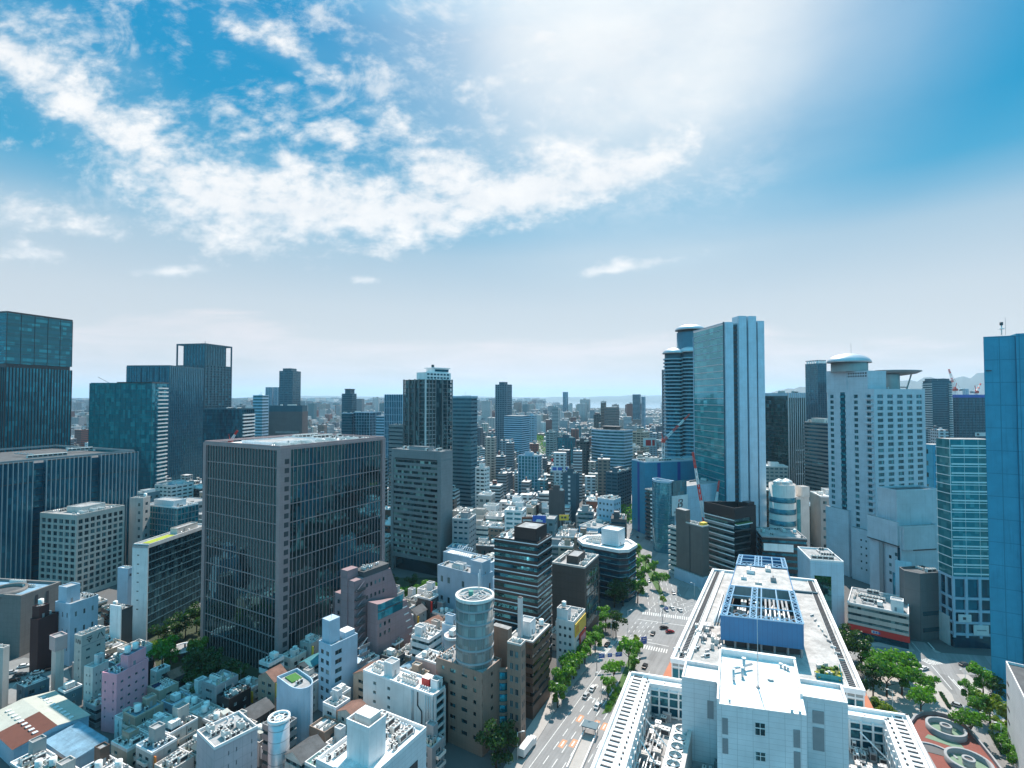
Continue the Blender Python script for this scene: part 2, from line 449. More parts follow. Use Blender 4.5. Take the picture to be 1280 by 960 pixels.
def link_mesh(name, me, parent=None, loc=(0, 0, 0), rz=0.0, sc=None):
    o = bpy.data.objects.new(name, me); COL.objects.link(o)
    if parent: o.parent = parent
    o.location = loc
    if rz: o.rotation_euler = (0, 0, rz)
    if sc: o.scale = sc if not isinstance(sc, (int, float)) else (sc,) * 3
    return o
def tag(o, label, cat, group=None):
    o['label'] = label; o['category'] = cat
    if group: o['group'] = group
    return o
def thing(name, label, cat, loc=(0, 0, 0), rz=0.0, group=None):
    o = bpy.data.objects.new(name, None); COL.objects.link(o)
    o.empty_display_size = 1
    o.location = loc; o.rotation_euler = (0, 0, rz)
    return tag(o, label, cat, group)
def struct(o):
    o['kind'] = 'structure'; return o

# ------------------------------------------------------------------ palette
WHITE = wall('white_wall', (0.78, 0.76, 0.75), 0.6, 0.45, vary=.22)
WHITE2 = wall('white_panel_wall', (0.70, 0.71, 0.72), 0.5, 0.15, (2.4, 1.2, 0.03))
OFFWHITE = wall('off_white_wall', (0.62, 0.58, 0.54), 0.7, 0.5, vary=.25)
CREAM = wall('cream_tile_wall', (0.50, 0.46, 0.42), 0.6, 0.25, (1.8, 3.9, 0.03))
BEIGE = wall('beige_wall', (0.42, 0.34, 0.27), 0.7, 0.4, vary=.25)
TAN = wall('tan_tile_wall', (0.27, 0.19, 0.15), 0.6, 0.3, (1.2, 1.2, 0.02))
BROWN = wall('brown_tile_wall', (0.10, 0.065, 0.05), 0.5, 0.3, (1.2, 1.2, 0.02))
RUST = wall('rust_brown_wall', (0.20, 0.075, 0.05), 0.7, 0.4)
PINK = wall('pink_wall', (0.86, 0.36, 0.42), 0.65, 0.35)
GREY = wall('grey_wall', (0.28, 0.29, 0.30), 0.7, 0.4, vary=.3)
DKGREY = wall('dark_grey_wall', (0.075, 0.08, 0.085), 0.55, 0.3)
BLACK = wall('black_tile_wall', (0.018, 0.018, 0.02), 0.35, 0.2, (1.5, 1.5, 0.02), 0.5)
CONC = wall('concrete_wall', (0.36, 0.36, 0.35), 0.85, 0.5)
BLUEW = wall('pale_blue_wall', (0.40, 0.52, 0.62), 0.6, 0.25)
GRANITE = wall('brown_granite', (0.36, 0.25, 0.245), 0.35, 0.15, (1.6, 1.3, 0.02), 0.5)
MAUVE = wall('mauve_tile_wall', (0.30, 0.205, 0.215), 0.55, 0.25, (3.2, 3.2, 0.05))
R_WHITE = roof_mat('white_roof', (0.80, 0.79, 0.78))
R_GREY = roof_mat('grey_roof', (0.36, 0.36, 0.36))
R_DARK = roof_mat('dark_roof', (0.10, 0.105, 0.11))
R_BLUE = roof_mat('blue_roof', (0.20, 0.34, 0.44))
R_GREEN = roof_mat('green_roof_sheet', (0.16, 0.36, 0.30))
R_BROWN = roof_mat('brown_roof', (0.22, 0.11, 0.08))
R_TEAL = roof_mat('teal_roof', (0.06, 0.26, 0.30))
GLASSW = window_glass()
METAL = plain('galvanised_metal', (0.55, 0.56, 0.57), 0.4, 0.6)
STEELW = plain('white_painted_steel', (0.76, 0.76, 0.75), 0.45)
STEELG = plain('grey_painted_steel', (0.28, 0.29, 0.30), 0.5)
STEELD = plain('dark_metal', (0.045, 0.05, 0.055), 0.45)
SILVER = plain('silver_fin', (0.50, 0.53, 0.55), 0.35, 0.5)
ACW = plain('unit_casing', (0.62, 0.61, 0.58), 0.5)
ACD = plain('unit_grille', (0.05, 0.05, 0.055), 0.6)
TANKM = plain('tank_shell', (0.66, 0.68, 0.66), 0.5)
RED = plain('red_paint', (0.62, 0.035, 0.03), 0.45)
YELLOW = plain('yellow_paint', (0.75, 0.48, 0.05), 0.5)
BLUEP = plain('blue_paint', (0.03, 0.11, 0.42), 0.45)
ORANGE = plain('orange_paint', (0.70, 0.20, 0.04), 0.5)

# ------------------------------------------------------------------ buildings
B_ALL = []          # footprints for the fill-in of the districts: (polygon, building)
class Bld:
    """a building whose near corner stands in photo column cx at depth D; local +X runs along the right-hand face,
    local +Y along the left-hand face; a is the compass turn of the right-hand face from straight ahead"""
    def __init__(s, name, label, cx, D, a, lx, rx, ytop=None, H=None, group=None, cat='building', hfoot=None):
        a = R(a); ux, uy = math.sin(a), math.cos(a); vx, vy = -math.cos(a), math.sin(a)
        s.H = H if H is not None else h_at(ytop, D)
        hz = min(s.H, CAMZ + 40)
        yc = CP * D + SP * (hz - CAMZ)
        x0 = (cx - CX0) / FPX * yc
        def ext(px, dx, dy):
            r = (px - CX0) / FPX
            den = dx - r * dy * CP
            return (r * yc - x0) / den
        s.w = ext(rx, ux, uy) if rx is not None else 20
        s.d = ext(lx, vx, vy) if lx is not None else 20
        s.x, s.y, s.rz = x0, D, math.pi / 2 - a
        s._mk(name, label, cat, group)
    def _mk(s, name, label, cat, group):
        s.root = thing(name, label, cat, (s.x, s.y, 0), s.rz, group)
        s.wins = []; s.bands = []
        s.name = name
        B_ALL.append((s.foot(), s))
    @classmethod
    def raw(cls, name, label, x, y, rz, w, d, H, group=None, cat='building'):
        s = cls.__new__(cls)
        s.x, s.y, s.rz, s.w, s.d, s.H = x, y, rz, w, d, H
        s._mk(name, label, cat, group)
        return s
    def foot(s, grow=0.0):
        c, k = math.cos(s.rz), math.sin(s.rz)
        return [(s.x + px * c - py * k, s.y + px * k + py * c) for px, py in
                ((-grow, -grow), (s.w + grow, -grow), (s.w + grow, s.d + grow), (-grow, s.d + grow))]
    def part(s, name, mb, label=None, loc=None, parent=None):
        o = mb.build(name, parent or s.root, loc)
        if label: o['label'] = label
        return o
    # ---- whole-block facade types; each takes local bounds so that blocks can be stacked
    def block(s, m, top=None, x0=0, y0=0, x1=None, y1=None, z0=0, z1=None, name='wall', label=None):
        mb = MB(); mb.box(x0, y0, z0, s.w if x1 is None else x1, s.d if y1 is None else y1, s.H if z1 is None else z1, m, top)
        return s.part(name, mb, label)
    def curtain(s, glass, frame, x0=0, y0=0, x1=None, y1=None, z0=0, z1=None, vs=3.0, hs=3.9, vw=0.25, hw=0.3, vd=0.35, hd=0.2, top=None, corner=0.0, name='curtain_wall', every=None):
        """sheer glazing with upright fins (vs apart) and floor rails (hs apart) standing proud of it"""
        x1 = s.w if x1 is None else x1; y1 = s.d if y1 is None else y1; z1 = s.H if z1 is None else z1
        g_ = MB(); g_.box(x0, y0, z0, x1, y1, z1, glass, top or R_GREY); s.part(name, g_)
        f = MB()
        if vs:
            n = max(1, round((x1 - x0) / vs))
            for k in range(n + 1):
                x = x0 + (x1 - x0) * k / n
                f.box(x - vw / 2, y0 - vd, z0, x + vw / 2, y0 + 0.05, z1, frame)
            n = max(1, round((y1 - y0) / vs))
            for k in range(n + 1):
                y = y0 + (y1 - y0) * k / n
                f.box(x0 - vd, y - vw / 2, z0, x0 + 0.05, y + vw / 2, z1, frame)
                if k and s.x < -20: pass
            f.box(x1 - vw / 2, y1 - vw / 2, z0, x1 + vd, y1 + vd, z1, frame)
        if hs:
            n = max(1, round((z1 - z0) / hs))
            for k in range(1, n):
                z = z0 + (z1 - z0) * k / n
                f.box(x0 - hd, y0 - hd, z - hw / 2, x1 + hd, y0 + 0.05, z + hw / 2, frame)
                f.box(x0 - hd, y0, z - hw / 2, x0 + 0.05, y1 + hd, z + hw / 2, frame)
                f.box(x1 - 0.05, y0 - hd + 0.01, z - hw / 2, x1 + hd, y1, z + hw / 2, frame)
        if corner:
            f.box(x0 - vd - .05, y0 - vd - .05, z0, x0 + corner, y0 + 0.1, z1 + .3, frame); f.box(x0 - vd - .05, y0 + .1, z0, x0 + .1, y0 + corner, z1 + .3, frame)
            f.box(x1 - corner, y0 - vd - .05, z0, x1 + vd, y0 + 0.1, z1 + .3, frame)
            f.box(x0 - vd - .05, y1 - corner, z0, x0 + 0.1, y1 + vd, z1 + .3, frame)
        s.part('facade_frame', f)
    def ribbon(s, wm, glass, floor=3.9, x0=0, y0=0, x1=None, y1=None, z0=0, z1=None, wh=1.8, sill=1.0, inset=0.3, piers=0, pw=0.5, top=None, solid_left=False, solid_right=False, first=None):
        """solid spandrel rings with a set-back glazed storey between them, each storey's glazing a part"""
        x1 = s.w if x1 is None else x1; y1 = s.d if y1 is None else y1; z1 = s.H if z1 is None else z1
        n = max(1, int((z1 - z0 - (first or 0)) / floor)); zb = z1 - n * floor
        mb = MB(); i = inset
        if zb - z0 > 0.3: mb.box(x0, y0, z0, x1, y1, zb + sill, wm)
        for k in range(n):
            z = zb + k * floor
            if not (k == 0 and zb - z0 > 0.3):
                mb.box(x0, y0, z - (floor - sill - wh if k else 0), x1, y1, z + sill, wm)
        mb.box(x0, y0, zb + (n - 1) * floor + sill + wh, x1, y1, z1, wm, top or R_GREY)
        if solid_left: mb.box(x0 + 0.003, y0 + .4, z0 + .1, x0 + 0.6, y1 - .4, z1 - 0.1, wm)
        if solid_right: mb.box(x0 + .4, y0 + 0.003, z0 + .1, x1 - .4, y0 + 0.6, z1 - 0.1, wm)
        if piers:
            for (A, Bq, ax) in ((x0, x1, 0), (y0, y1, 1)):
                m_ = max(1, round((Bq - A) / piers))
                for q in range(m_ + 1):
                    c = min(max(A + (Bq - A) * q / m_, A + pw / 2 + .004), Bq - pw / 2 - .004)
                    if ax == 0: mb.box(c - pw / 2, y0 + .004, z0 + .2, c + pw / 2, y0 + inset + .1, z1 - .2, wm)
                    else: mb.box(x0 + .004, c - pw / 2, z0 + .2, x0 + inset + .1, c + pw / 2, z1 - .2, wm)
        s.part('wall', mb)
        gm = MB(); gm.box(x0 + i, y0 + i, -0.05, x1 - i, y1 - i, wh + 0.05, glass, skip='tb')
        me = gm.data('window_band')
        for k in range(n):
            s.bands.append((me, (0, 0, zb + k * floor + sill)))
    def punched(s, wm, glass, nx, ny, nz, x0=0, y0=0, x1=None, y1=None, z0=0, z1=None, fw=0.6, fh=0.55, dep=0.25, mx=0.6, base=3.5, cap=1.2, top=None, frame=None, skipx=(), skipy=(), wname='window', fwy=None):
        """wall with real window openings; every window is a part with its own frame"""
        x1 = s.w if x1 is None else x1; y1 = s.d if y1 is None else y1; z1 = s.H if z1 is None else z1
        frame = frame or STEELG
        mb = MB()
        fh_ = (z1 - z0 - base - cap) / nz
        def side(A, Bq, n, ax, skips, fw):
            L = Bq - A; cw = (L - 2 * mx) / max(n, 1); ww = cw * fw; wh = fh_ * fh
            P = (lambda a, dpt, z: (a, y0 + dpt, z)) if ax == 0 else (lambda a, dpt, z: (x0 + dpt, a, z))
            def q(a0, z0_, a1, z1_):
                pts = [P(a0, 0, z0_), P(a1, 0, z0_), P(a1, 0, z1_), P(a0, 0, z1_)]
                mb.face(pts if ax == 0 else pts[::-1], wm)
            cols = [k for k in range(n) if k not in skips]
            if not cols: q(A, z0, Bq, z1); return
            edges = [(A + mx + k * cw + (cw - ww) / 2, A + mx + k * cw + (cw + ww) / 2) for k in cols]
            # upright strips
            last = A
            for e0, e1 in edges: q(last, z0, e0, z1); last = e1
            q(last, z0, Bq, z1)
            pane = MB(); w2 = ww / 2
            t = 0.07
            if ax == 0:
                pane.box(-w2, -0.02, 0, w2, 0.03, wh, glass)
                for bx in ((-w2, 0, -w2 + t, wh), (w2 - t, 0, w2, wh), (-w2 + t, 0, w2 - t, t), (-w2 + t, wh - t, w2 - t, wh), (-t / 2, t, t / 2, wh - t)):
                    pane.box(bx[0], -0.07, bx[1], bx[2], -0.02, bx[3], frame)
            else:
                pane.box(-0.02, -w2, 0, 0.03, w2, wh, glass)
                for bx in ((-w2, 0, -w2 + t, wh), (w2 - t, 0, w2, wh), (-w2 + t, 0, w2 - t, t), (-w2 + t, wh - t, w2 - t, wh), (-t / 2, t, t / 2, wh - t)):
                    pane.box(-0.07, bx[0], bx[1], -0.02, bx[2], bx[3], frame)
            me = pane.data(wname)
            for e0, e1 in edges:
                zl = z0
                for r in range(nz):
                    zw = z0 + base + r * fh_ + (fh_ - wh) * 0.55
                    q(e0, zl, e1, zw); zl = zw + wh
                    for (a, b_) in (((e0, zw), (e1, zw)), ((e1, zw), (e1, zw + wh)), ((e1, zw + wh), (e0, zw + wh)), ((e0, zw + wh), (e0, zw))):
                        pts = [P(a[0], 0, a[1]), P(b_[0], 0, b_[1]), P(b_[0], dep, b_[1]), P(a[0], dep, a[1])]
                        mb.face(pts[::-1] if ax == 0 else pts, wm)
                    s.wins.append((me, P((e0 + e1) / 2, dep - 0.03, zw)))
                q(e0, zl, e1, z1)
        side(x0, x1, nx, 0, skipx, fw); side(y0, y1, ny, 1, skipy, fwy or fw)
        mb.face([(x1, y0, z0), (x1, y1, z0), (x1, y1, z1), (x1, y0, z1)], wm)
        mb.face([(x1, y1, z0), (x0, y1, z0), (x0, y1, z1), (x1, y1, z1)], wm)
        mb.face([(x0, y0, z1), (x1, y0, z1), (x1, y1, z1), (x0, y1, z1)], top or R_GREY)
        s.part('wall', mb)
    def parapet(s, m, h=1.0, t=0.35, x0=0, y0=0, x1=None, y1=None, z=None):
        x1 = s.w if x1 is None else x1; y1 = s.d if y1 is None else y1; z = s.H if z is None else z
        mb = MB(); mb.ring([(x0 - .02, y0 - .02), (x1 + .02, y0 - .02), (x1 + .02, y1 + .02), (x0 - .02, y1 + .02)], t, z - 0.02, z + h, m)
        s.part('parapet', mb)
    def done(s):
        """hang the windows: the nearest hundred as parts, any further ones as one part"""
        for lst, nm in ((s.wins, 'window'), (s.bands, 'window_band')):
            if not lst: continue
            c, k = math.cos(s.rz), math.sin(s.rz)
            def dist(e):
                x, y, z = e[1]
                return (s.x + x * c - y * k) ** 2 + (s.y + x * k + y * c) ** 2 + (z - CAMZ) ** 2
            lst.sort(key=dist)
            for me, loc in lst[:100]: link_mesh(nm, me, s.root, loc)
            if len(lst) > 100:
                v, f, mi, mats = [], [], [], []
                for me, loc in lst[100:]:
                    b = len(v); v += [(q.co.x + loc[0], q.co.y + loc[1], q.co.z + loc[2]) for q in me.vertices]
                    mp = []
                    for mm in me.materials:
                        if mm not in mats: mats.append(mm)
                        mp.append(mats.index(mm))
                    for p in me.polygons: f.append(tuple(b + q for q in p.vertices)); mi.append(mp[p.material_index])
                me2 = bpy.data.meshes.new(nm); me2.from_pydata(v, [], f)
                for mm in mats: me2.materials.append(mm)
                me2.polygons.foreach_set('material_index', mi); me2.update()
                link_mesh(nm, me2, s.root)['kind'] = 'stuff'
            lst.clear()
        return s

# ------------------------------------------------------------------ roof-top equipment (parts of their building, shared meshes)
def _ac():
    mb = MB(); mb.box(-.55, -.4, .15, .55, .4, 1.35, ACW); mb.box(-.45, -.35, 0, -.35, .35, .15, STEELD); mb.box(.35, -.35, 0, .45, .35, .15, STEELD)
    mb.cyl(0, 0, 1.35, .33, .06, ACD, 12); mb.box(-.45, -.41, .3, .45, -.4, 1.2, ACD); return mb.data('air_conditioner')
def _ac_big():
    mb = MB(); mb.box(-1.3, -.8, .2, 1.3, .8, 1.9, ACW); mb.box(-1.2, -.7, 0, 1.2, -.5, .2, STEELD); mb.box(-1.2, .5, 0, 1.2, .7, .2, STEELD)
    for x in (-.65, .65): mb.cyl(x, 0, 1.9, .52, .15, ACD, 12); mb.annulus(x, 0, 1.9, 2.12, .6, .53, ACW, 12)
    mb.box(-1.1, -.82, .5, 1.1, -.8, 1.6, ACD); return mb.data('air_conditioner')
def _tank():
    mb = MB(); mb.cyl(0, 0, .9, 1.0, 1.9, TANKM, 14); mb.cyl(0, 0, 2.8, 1.0, .35, TANKM, 14, .25)
    for a in range(4): x, y = .8 * math.cos(a * 1.57 + .78), .8 * math.sin(a * 1.57 + .78); mb.tube((x, y, 0), (x, y, .95), .07, STEELG, 4)
    mb.cyl(0, 0, .82, 1.1, .08, STEELG, 14); return mb.data('water_tank')
def _tankbox():
    mb = MB(); mb.box(-1.5, -1.1, .6, 1.5, 1.1, 2.5, TANKM); mb.box(-1.6, -1.2, .5, 1.6, 1.2, .6, STEELG)
    for x in (-1.3, 1.3):
        for y in (-.9, .9): mb.box(x - .1, y - .1, 0, x + .1, y + .1, .5, STEELG)
    for x in (-.75, 0, .75): mb.box(x - .03, -1.14, .6, x + .03, -1.1, 2.5, STEELG)
    mb.cyl(.5, 0, 2.5, .3, .15, STEELG, 10); return mb.data('water_tank')
def _vent():
    mb = MB(); mb.cyl(0, 0, 0, .22, 1.0, METAL, 10); mb.cyl(0, 0, 1.0, .4, .3, METAL, 10, .15); return mb.data('vent')
def _pole():
    mb = MB(); mb.tube((0, 0, 0), (0, 0, 5.5), .06, STEELG, 5, .03)
    for z, l in ((4.2, .7), (4.8, .5), (5.3, .35)): mb.tube((-l, 0, z), (l, 0, z), .03, STEELG, 4)
    return mb.data('antenna')
def _duct():
    mb = MB(); mb.box(-2.5, -.3, .3, 2.5, .3, .85, METAL); mb.box(2.0, -.3, -.0, 2.5, .3, .3, METAL); mb.box(-2.5, -.35, .3, -1.9, .35, 1.5, METAL)
    for x in (-1.2, .6): mb.box(x, -.28, 0, x + .1, .28, .3, STEELG)
    return mb.data('duct')
def _hatch():
    mb = MB(); mb.box(-.7, -.7, 0, .7, .7, .5, OFFWHITE); mb.box(-.75, -.75, .5, .75, .75, .6, METAL); return mb.data('roof_hatch')
def _shed():
    mb = MB(); m = wall('rust_brown_wall', (.2, .075, .05)); r = plain('shed_sheet', (.34, .36, .33), .6)
    mb.box(-1.1, -.8, 0, 1.1, .8, 1.9, OFFWHITE); mb.face([(-1.3, -1, 1.9), (1.3, -1, 1.9), (1.3, 1, 2.5), (-1.3, 1, 2.5)], r); mb.face([(-1.1, .8, 1.9), (1.1, .8, 1.9), (1.1, .8, 2.4), (-1.1, .8, 2.4)][::-1], OFFWHITE)
    mb.box(-.3, -.84, .05, .45, -.79, 1.7, m); return mb.data('roof_shed')
def _solar():
    mb = MB(); p = plain('solar_cell', (.012, .02, .06), .15)
    for k in range(2): y = -.9 + 1.1 * k; mb.face([(-1.4, y, .3), (1.4, y, .3), (1.4, y + .8, .8), (-1.4, y + .8, .8)], p); mb.face([(-1.4, y, .27), (1.4, y, .27), (1.4, y + .8, .77), (-1.4, y + .8, .77)][::-1], METAL); mb.box(-1.3, y + .7, 0, -1.2, y + .8, .75, METAL); mb.box(1.2, y + .7, 0, 1.3, y + .8, .75, METAL); mb.box(-1.3, y, 0, -1.2, y + .08, .28, METAL); mb.box(1.2, y, 0, 1.3, y + .08, .28, METAL)
    return mb.data('solar_panel')
def _dish():
    mb = MB(); mb.tube((0, 0, 0), (0, 0, 1.3), .06, STEELG, 6); mb.tube((0, 0, 1.3), (.12, -.2, 1.5), .55, STEELW, 14, .62); return mb.data('dish_antenna')
def _pipes():
    mb = MB()
    for k in range(4): y = -.45 + .3 * k; mb.tube((-2.2, y, .35), (2.0, y, .35), .1, METAL if k % 2 else STEELW, 6); mb.tube((2.0, y, .35), (2.0, y, 0), .1, METAL if k % 2 else STEELW, 6)
    for x in (-1.8, 0, 1.6): mb.box(x, -.6, 0, x + .1, .6, .25, STEELG)
    return mb.data('pipe_run')
def _ac2():
    g_ = plain('grey_unit_casing', (.34, .35, .34), .5); b_ = plain('beige_unit_casing', (.55, .48, .36), .5); mb = MB()
    mb.box(-.6, -.4, .1, .6, .4, 1.0, b_); mb.box(-.5, -.42, .2, .1, -.4, .9, ACD); mb.box(-.5, -.36, 1.05, .6, .4, 1.9, g_); mb.cyl(0, 0, 1.9, .3, .06, ACD, 10); mb.box(-.5, -.3, 0, .5, -.2, .1, STEELD); mb.box(-.5, .2, 0, .5, .3, .1, STEELD); mb.box(-.4, -.3, 1.0, -.3, .3, 1.05, STEELD); mb.box(.3, -.3, 1.0, .4, .3, 1.05, STEELD); return mb.data('air_conditioner')
KIT = {'ac': (_ac(), 'air_conditioner', .9), 'acb': (_ac_big(), 'air_conditioner', 1.8), 'tank': (_tank(), 'water_tank', 1.5), 'tankbox': (_tankbox(), 'water_tank', 2.1),
       'vent': (_vent(), 'vent', .7), 'shed': (_shed(), 'roof_shed', 1.7), 'solar': (_solar(), 'solar_panel', 1.6), 'dish': (_dish(), 'dish_antenna', .7), 'pipes': (_pipes(), 'pipe_run', 2.0), 'ac2': (_ac2(), 'air_conditioner', .9), 'pole': (_pole(), 'antenna', .6), 'duct': (_duct(), 'duct', 2.8), 'hatch': (_hatch(), 'roof_hatch', 1.1)}
def gear(b, items, x0=0, y0=0, x1=None, y1=None, z=None, seed=0, rows=None, avoid=()):
    """scatter equipment over a roof without overlaps; items: list of (kind, count)"""
    rnd = random.Random(seed * 7919 + int(b.w * 100) + int(b.d * 37))
    x1 = b.w if x1 is None else x1; y1 = b.d if y1 is None else y1; z = b.H if z is None else z
    used = [(*a,) for a in avoid]; got = {}
    for kind, n in items:
        me, nm, r = KIT[kind]
        ang = rnd.choice((0, math.pi / 2))
        k = 0; tries = 0
        line = None
        while k < n and tries < n * 12:
            tries += 1
            m_ = r * .75 + .35
            if x1 - x0 < 2 * m_ or y1 - y0 < 2 * m_: break
            if line and rnd.random() < 0.8:     # continue the row
                x, y = line[0] + (r * 1.5 if ang == 0 else 0), line[1] + (0 if ang == 0 else r * 1.5)
            else:
                x, y = rnd.uniform(x0 + m_, x1 - m_), rnd.uniform(y0 + m_, y1 - m_)
            if not (x0 + m_ <= x <= x1 - m_ and y0 + m_ <= y <= y1 - m_): line = None; continue
            if any((x - u[0]) ** 2 + (y - u[1]) ** 2 < ((r + u[2]) * .72) ** 2 for u in used): line = None; continue
            used.append((x, y, r)); line = (x, y)
            link_mesh(nm, me, b.root, (x, y, z), ang); k += 1
    return used
def penthouse(b, x, y, w, d, h, m=None, z=None, top=None, door=True, name='penthouse', par=True):
    z = b.H if z is None else z; m = m or WHITE
    mb = MB(); mb.box(x, y, z, x + w, y + d, z + h, m, top or R_GREY)
    o = b.part(name, mb)
    if door:
        d_ = MB(); d_.box(x + w * .3, y - .05, z + .1, x + w * .3 + .9, y + .02, z + 2.1, STEELG); b.part('door', d_, parent=o)
    if par:
        p_ = MB(); p_.ring([(x - .02, y - .02), (x + w + .02, y - .02), (x + w + .02, y + d + .02), (x - .02, y + d + .02)], .25, z + h - .02, z + h + .5, m); b.part('parapet', p_, parent=o)
    return o
def ortho(verts): return verts

# ------------------------------------------------------------------ glazing kinds
gTEAL = curtain_glass('teal_glazing', (0.004, 0.110, 0.145), (0.04, 0.36, 0.42), (2.2, 2.2, 3.9), 0.6)
gTEALR = curtain_glass('mirror_teal_glazing', (0.004, 0.125, 0.165), (0.10, 0.46, 0.50), (2.4, 2.4, 4.0), 0.4, 2.4, wob=0.04)
gBLUE = curtain_glass('blue_glazing', (0.003, 0.075, 0.120), (0.02, 0.22, 0.30), (3.0, 3.0, 4.0), 0.35)
gDARK = curtain_glass('smoked_glazing', (0.002, 0.010, 0.012), (0.03, 0.09, 0.10), (2.1, 2.1, 3.95), 0.25, 2.4, wob=0.012)
gGREEN = curtain_glass('pale_green_glazing', (0.015, 0.14, 0.155), (0.16, 0.42, 0.43), (1.8, 1.8, 4.2), 0.4, 2.0, wob=0.02)
gNAVY = curtain_glass('dark_blue_glazing', (0.003, 0.042, 0.068), (0.02, 0.17, 0.22), (2.0, 2.0, 3.6), 0.5)
gBAND = curtain_glass('office_window_glazing', (0.012, 0.030, 0.038), (0.20, 0.28, 0.28), (1.5, 1.5, 4.0), 0.75, 1.7, wob=0.02)
gSTRIPE = curtain_glass('sky_striped_glazing', (0.02, 0.09, 0.12), (0.12, 0.26, 0.28), (3.0, 3.0, 3.7), 0.5, 1.9)
PALEBLUE = wall('pale_blue_cladding', (0.46, 0.62, 0.72), 0.45, 0.12, (2.5, 8.0, 0.04), 0.5)
HOTEL = wall('white_tile_cladding', (0.52, 0.57, 0.62), 0.5, 0.12, (3.4, 3.4, 0.03), 0.5)
SLAB = wall('blue_grey_metal_cladding', (0.05, 0.31, 0.46), 0.6, 0.5, (4.7, 9.0, 0.13), 0.2)
BLUEWRAP = wall('blue_mesh_screen', (0.008, 0.21, 0.34), 0.55, 0.15, (2.0, 3.8, 0.04), 0.5)
BLUEDK = plain('deep_blue_panel', (0.002, 0.05, 0.24), 0.5)
DKBLUE = wall('slate_blue_wall', (0.035, 0.105, 0.14), 0.5, 0.2, (2.0, 3.8, 0.03))

def lx(b, px):
    """distance along the right-hand face of b seen in photo column px"""
    r = (px - CX0) / FPX; c, k = math.cos(b.rz), math.sin(b.rz)
    return (r * CP * b.y - b.x) / (c - r * CP * k)
def ly(b, px):
    r = (px - CX0) / FPX; c, k = math.cos(b.rz), math.sin(b.rz)
    return (r * CP * b.y - b.x) / (-k - r * CP * c)
def cap_dome(mb, cx, cy, z, r, h, m, n=28, rings=6, sx=1.0, sy=1.0, under=None):
    """shallow dome over an ellipse"""
    b = len(mb.v); i = mb.mat(m)
    for q in range(rings + 1):
        a = q / rings * math.pi / 2
        for k in range(n):
            t = 2 * math.pi * k / n
            mb.v.append((cx + r * sx * math.cos(a) * math.cos(t), cy + r * sy * math.cos(a) * math.sin(t), z + h * math.sin(a)))
    for q in range(rings):
        for k in range(n):
            mb.f.append((b + q * n + k, b + q * n + (k + 1) % n, b + (q + 1) * n + (k + 1) % n, b + (q + 1) * n + k)); mb.mi.append(i); mb.smooth.append(True)
    mb.f.append(tuple(b + k for k in reversed(range(n)))); mb.mi.append(mb.mat(under or m)); mb.smooth.append(False)

# ================================================================== left side
# glass tower at the left edge
b = Bld('glass_tower', 'dark teal glass tower with a dark belt at the left edge, taller than its neighbours', 8, 400, 13.6, -150, 90, 391)
zb = h_at(459, 400)
b.curtain(gTEAL, STEELD, z1=zb, vs=2.3, hs=0, vw=.4, vd=.6)
b.block(STEELD, x0=.8, y0=.8, x1=b.w - .8, y1=b.d - .8, z0=zb, z1=zb + 3, name='belt')
b.curtain(curtain_glass('tower_window_glazing', (.004, .07, .10), (.05, .32, .36), (2.9, 2.9, 4.1), .9, 2.0, band=.42, bandcol=(.003, .05, .065)), STEELD, z0=zb + 3, vs=9.5, hs=8.2, vw=.25, hw=.3, vd=.25, hd=.15)
b.parapet(STEELD, 1.5, .6); b.done()

# finned department store podium
b = Bld('department_store', 'long teal glass block with silver upright fins and two dark recesses, left edge', -60, 285, 23.6, -160, 172, None, 80.5)
rec = [(lx(b, 43), lx(b, 60)), (lx(b, 115), lx(b, 128))]
b.curtain(gBLUE, STEELD, x0=0.5, y0=3.2, x1=b.w - .5, z1=b.H - 1.5, vs=0, hs=4.0, top=R_DARK)
xs = [0, rec[0][0], rec[0][1], rec[1][0], rec[1][1], b.w]
fin = MB()
for q in range(3):
    x0, x1 = xs[2 * q], xs[2 * q + 1]
    gm = MB(); gm.box(x0, 0, 0, x1, 3.4, b.H, gBLUE, R_DARK); b.part('glazed_bay', gm)
    n = round((x1 - x0) / 2.45)
    for k in range(n + 1):
        x = x0 + (x1 - x0) * k / n
        fin.box(x - .2, -.75, 0, x + .2, .05, b.H + .4, SILVER)
    for z in (b.H - 13, b.H - .4): fin.box(x0, -.3, z, x1, .04, z + .5, STEELD)
b.part('fins', fin)
b.parapet(STEELG, 1.3, .5, 0, 3.5); gear(b, [('acb', 14), ('duct', 5), ('ac', 10)], 2, 8, seed=1); b.done()

# cream hotel
b = Bld('hotel', 'cream tiled hotel with a regular grid of square windows beside the finned glass block', 96, 308, 14, 50, 156, 646)
b.punched(CREAM, GLASSW, 8, 6, 12, fw=.70, fh=.68, base=2, cap=1.6, dep=.6)
b.parapet(CREAM, 1.0, .5); penthouse(b, b.w * .3, b.d * .3, b.w * .5, b.d * .4, 3.0, OFFWHITE)
gear(b, [('acb', 6), ('duct', 3), ('ac', 9), ('tankbox', 1), ('vent', 4)], 1, 1, b.w - 1, b.d * .3, seed=2); gear(b, [('ac', 8), ('vent', 4)], 1, b.d * .72, seed=3); b.done()

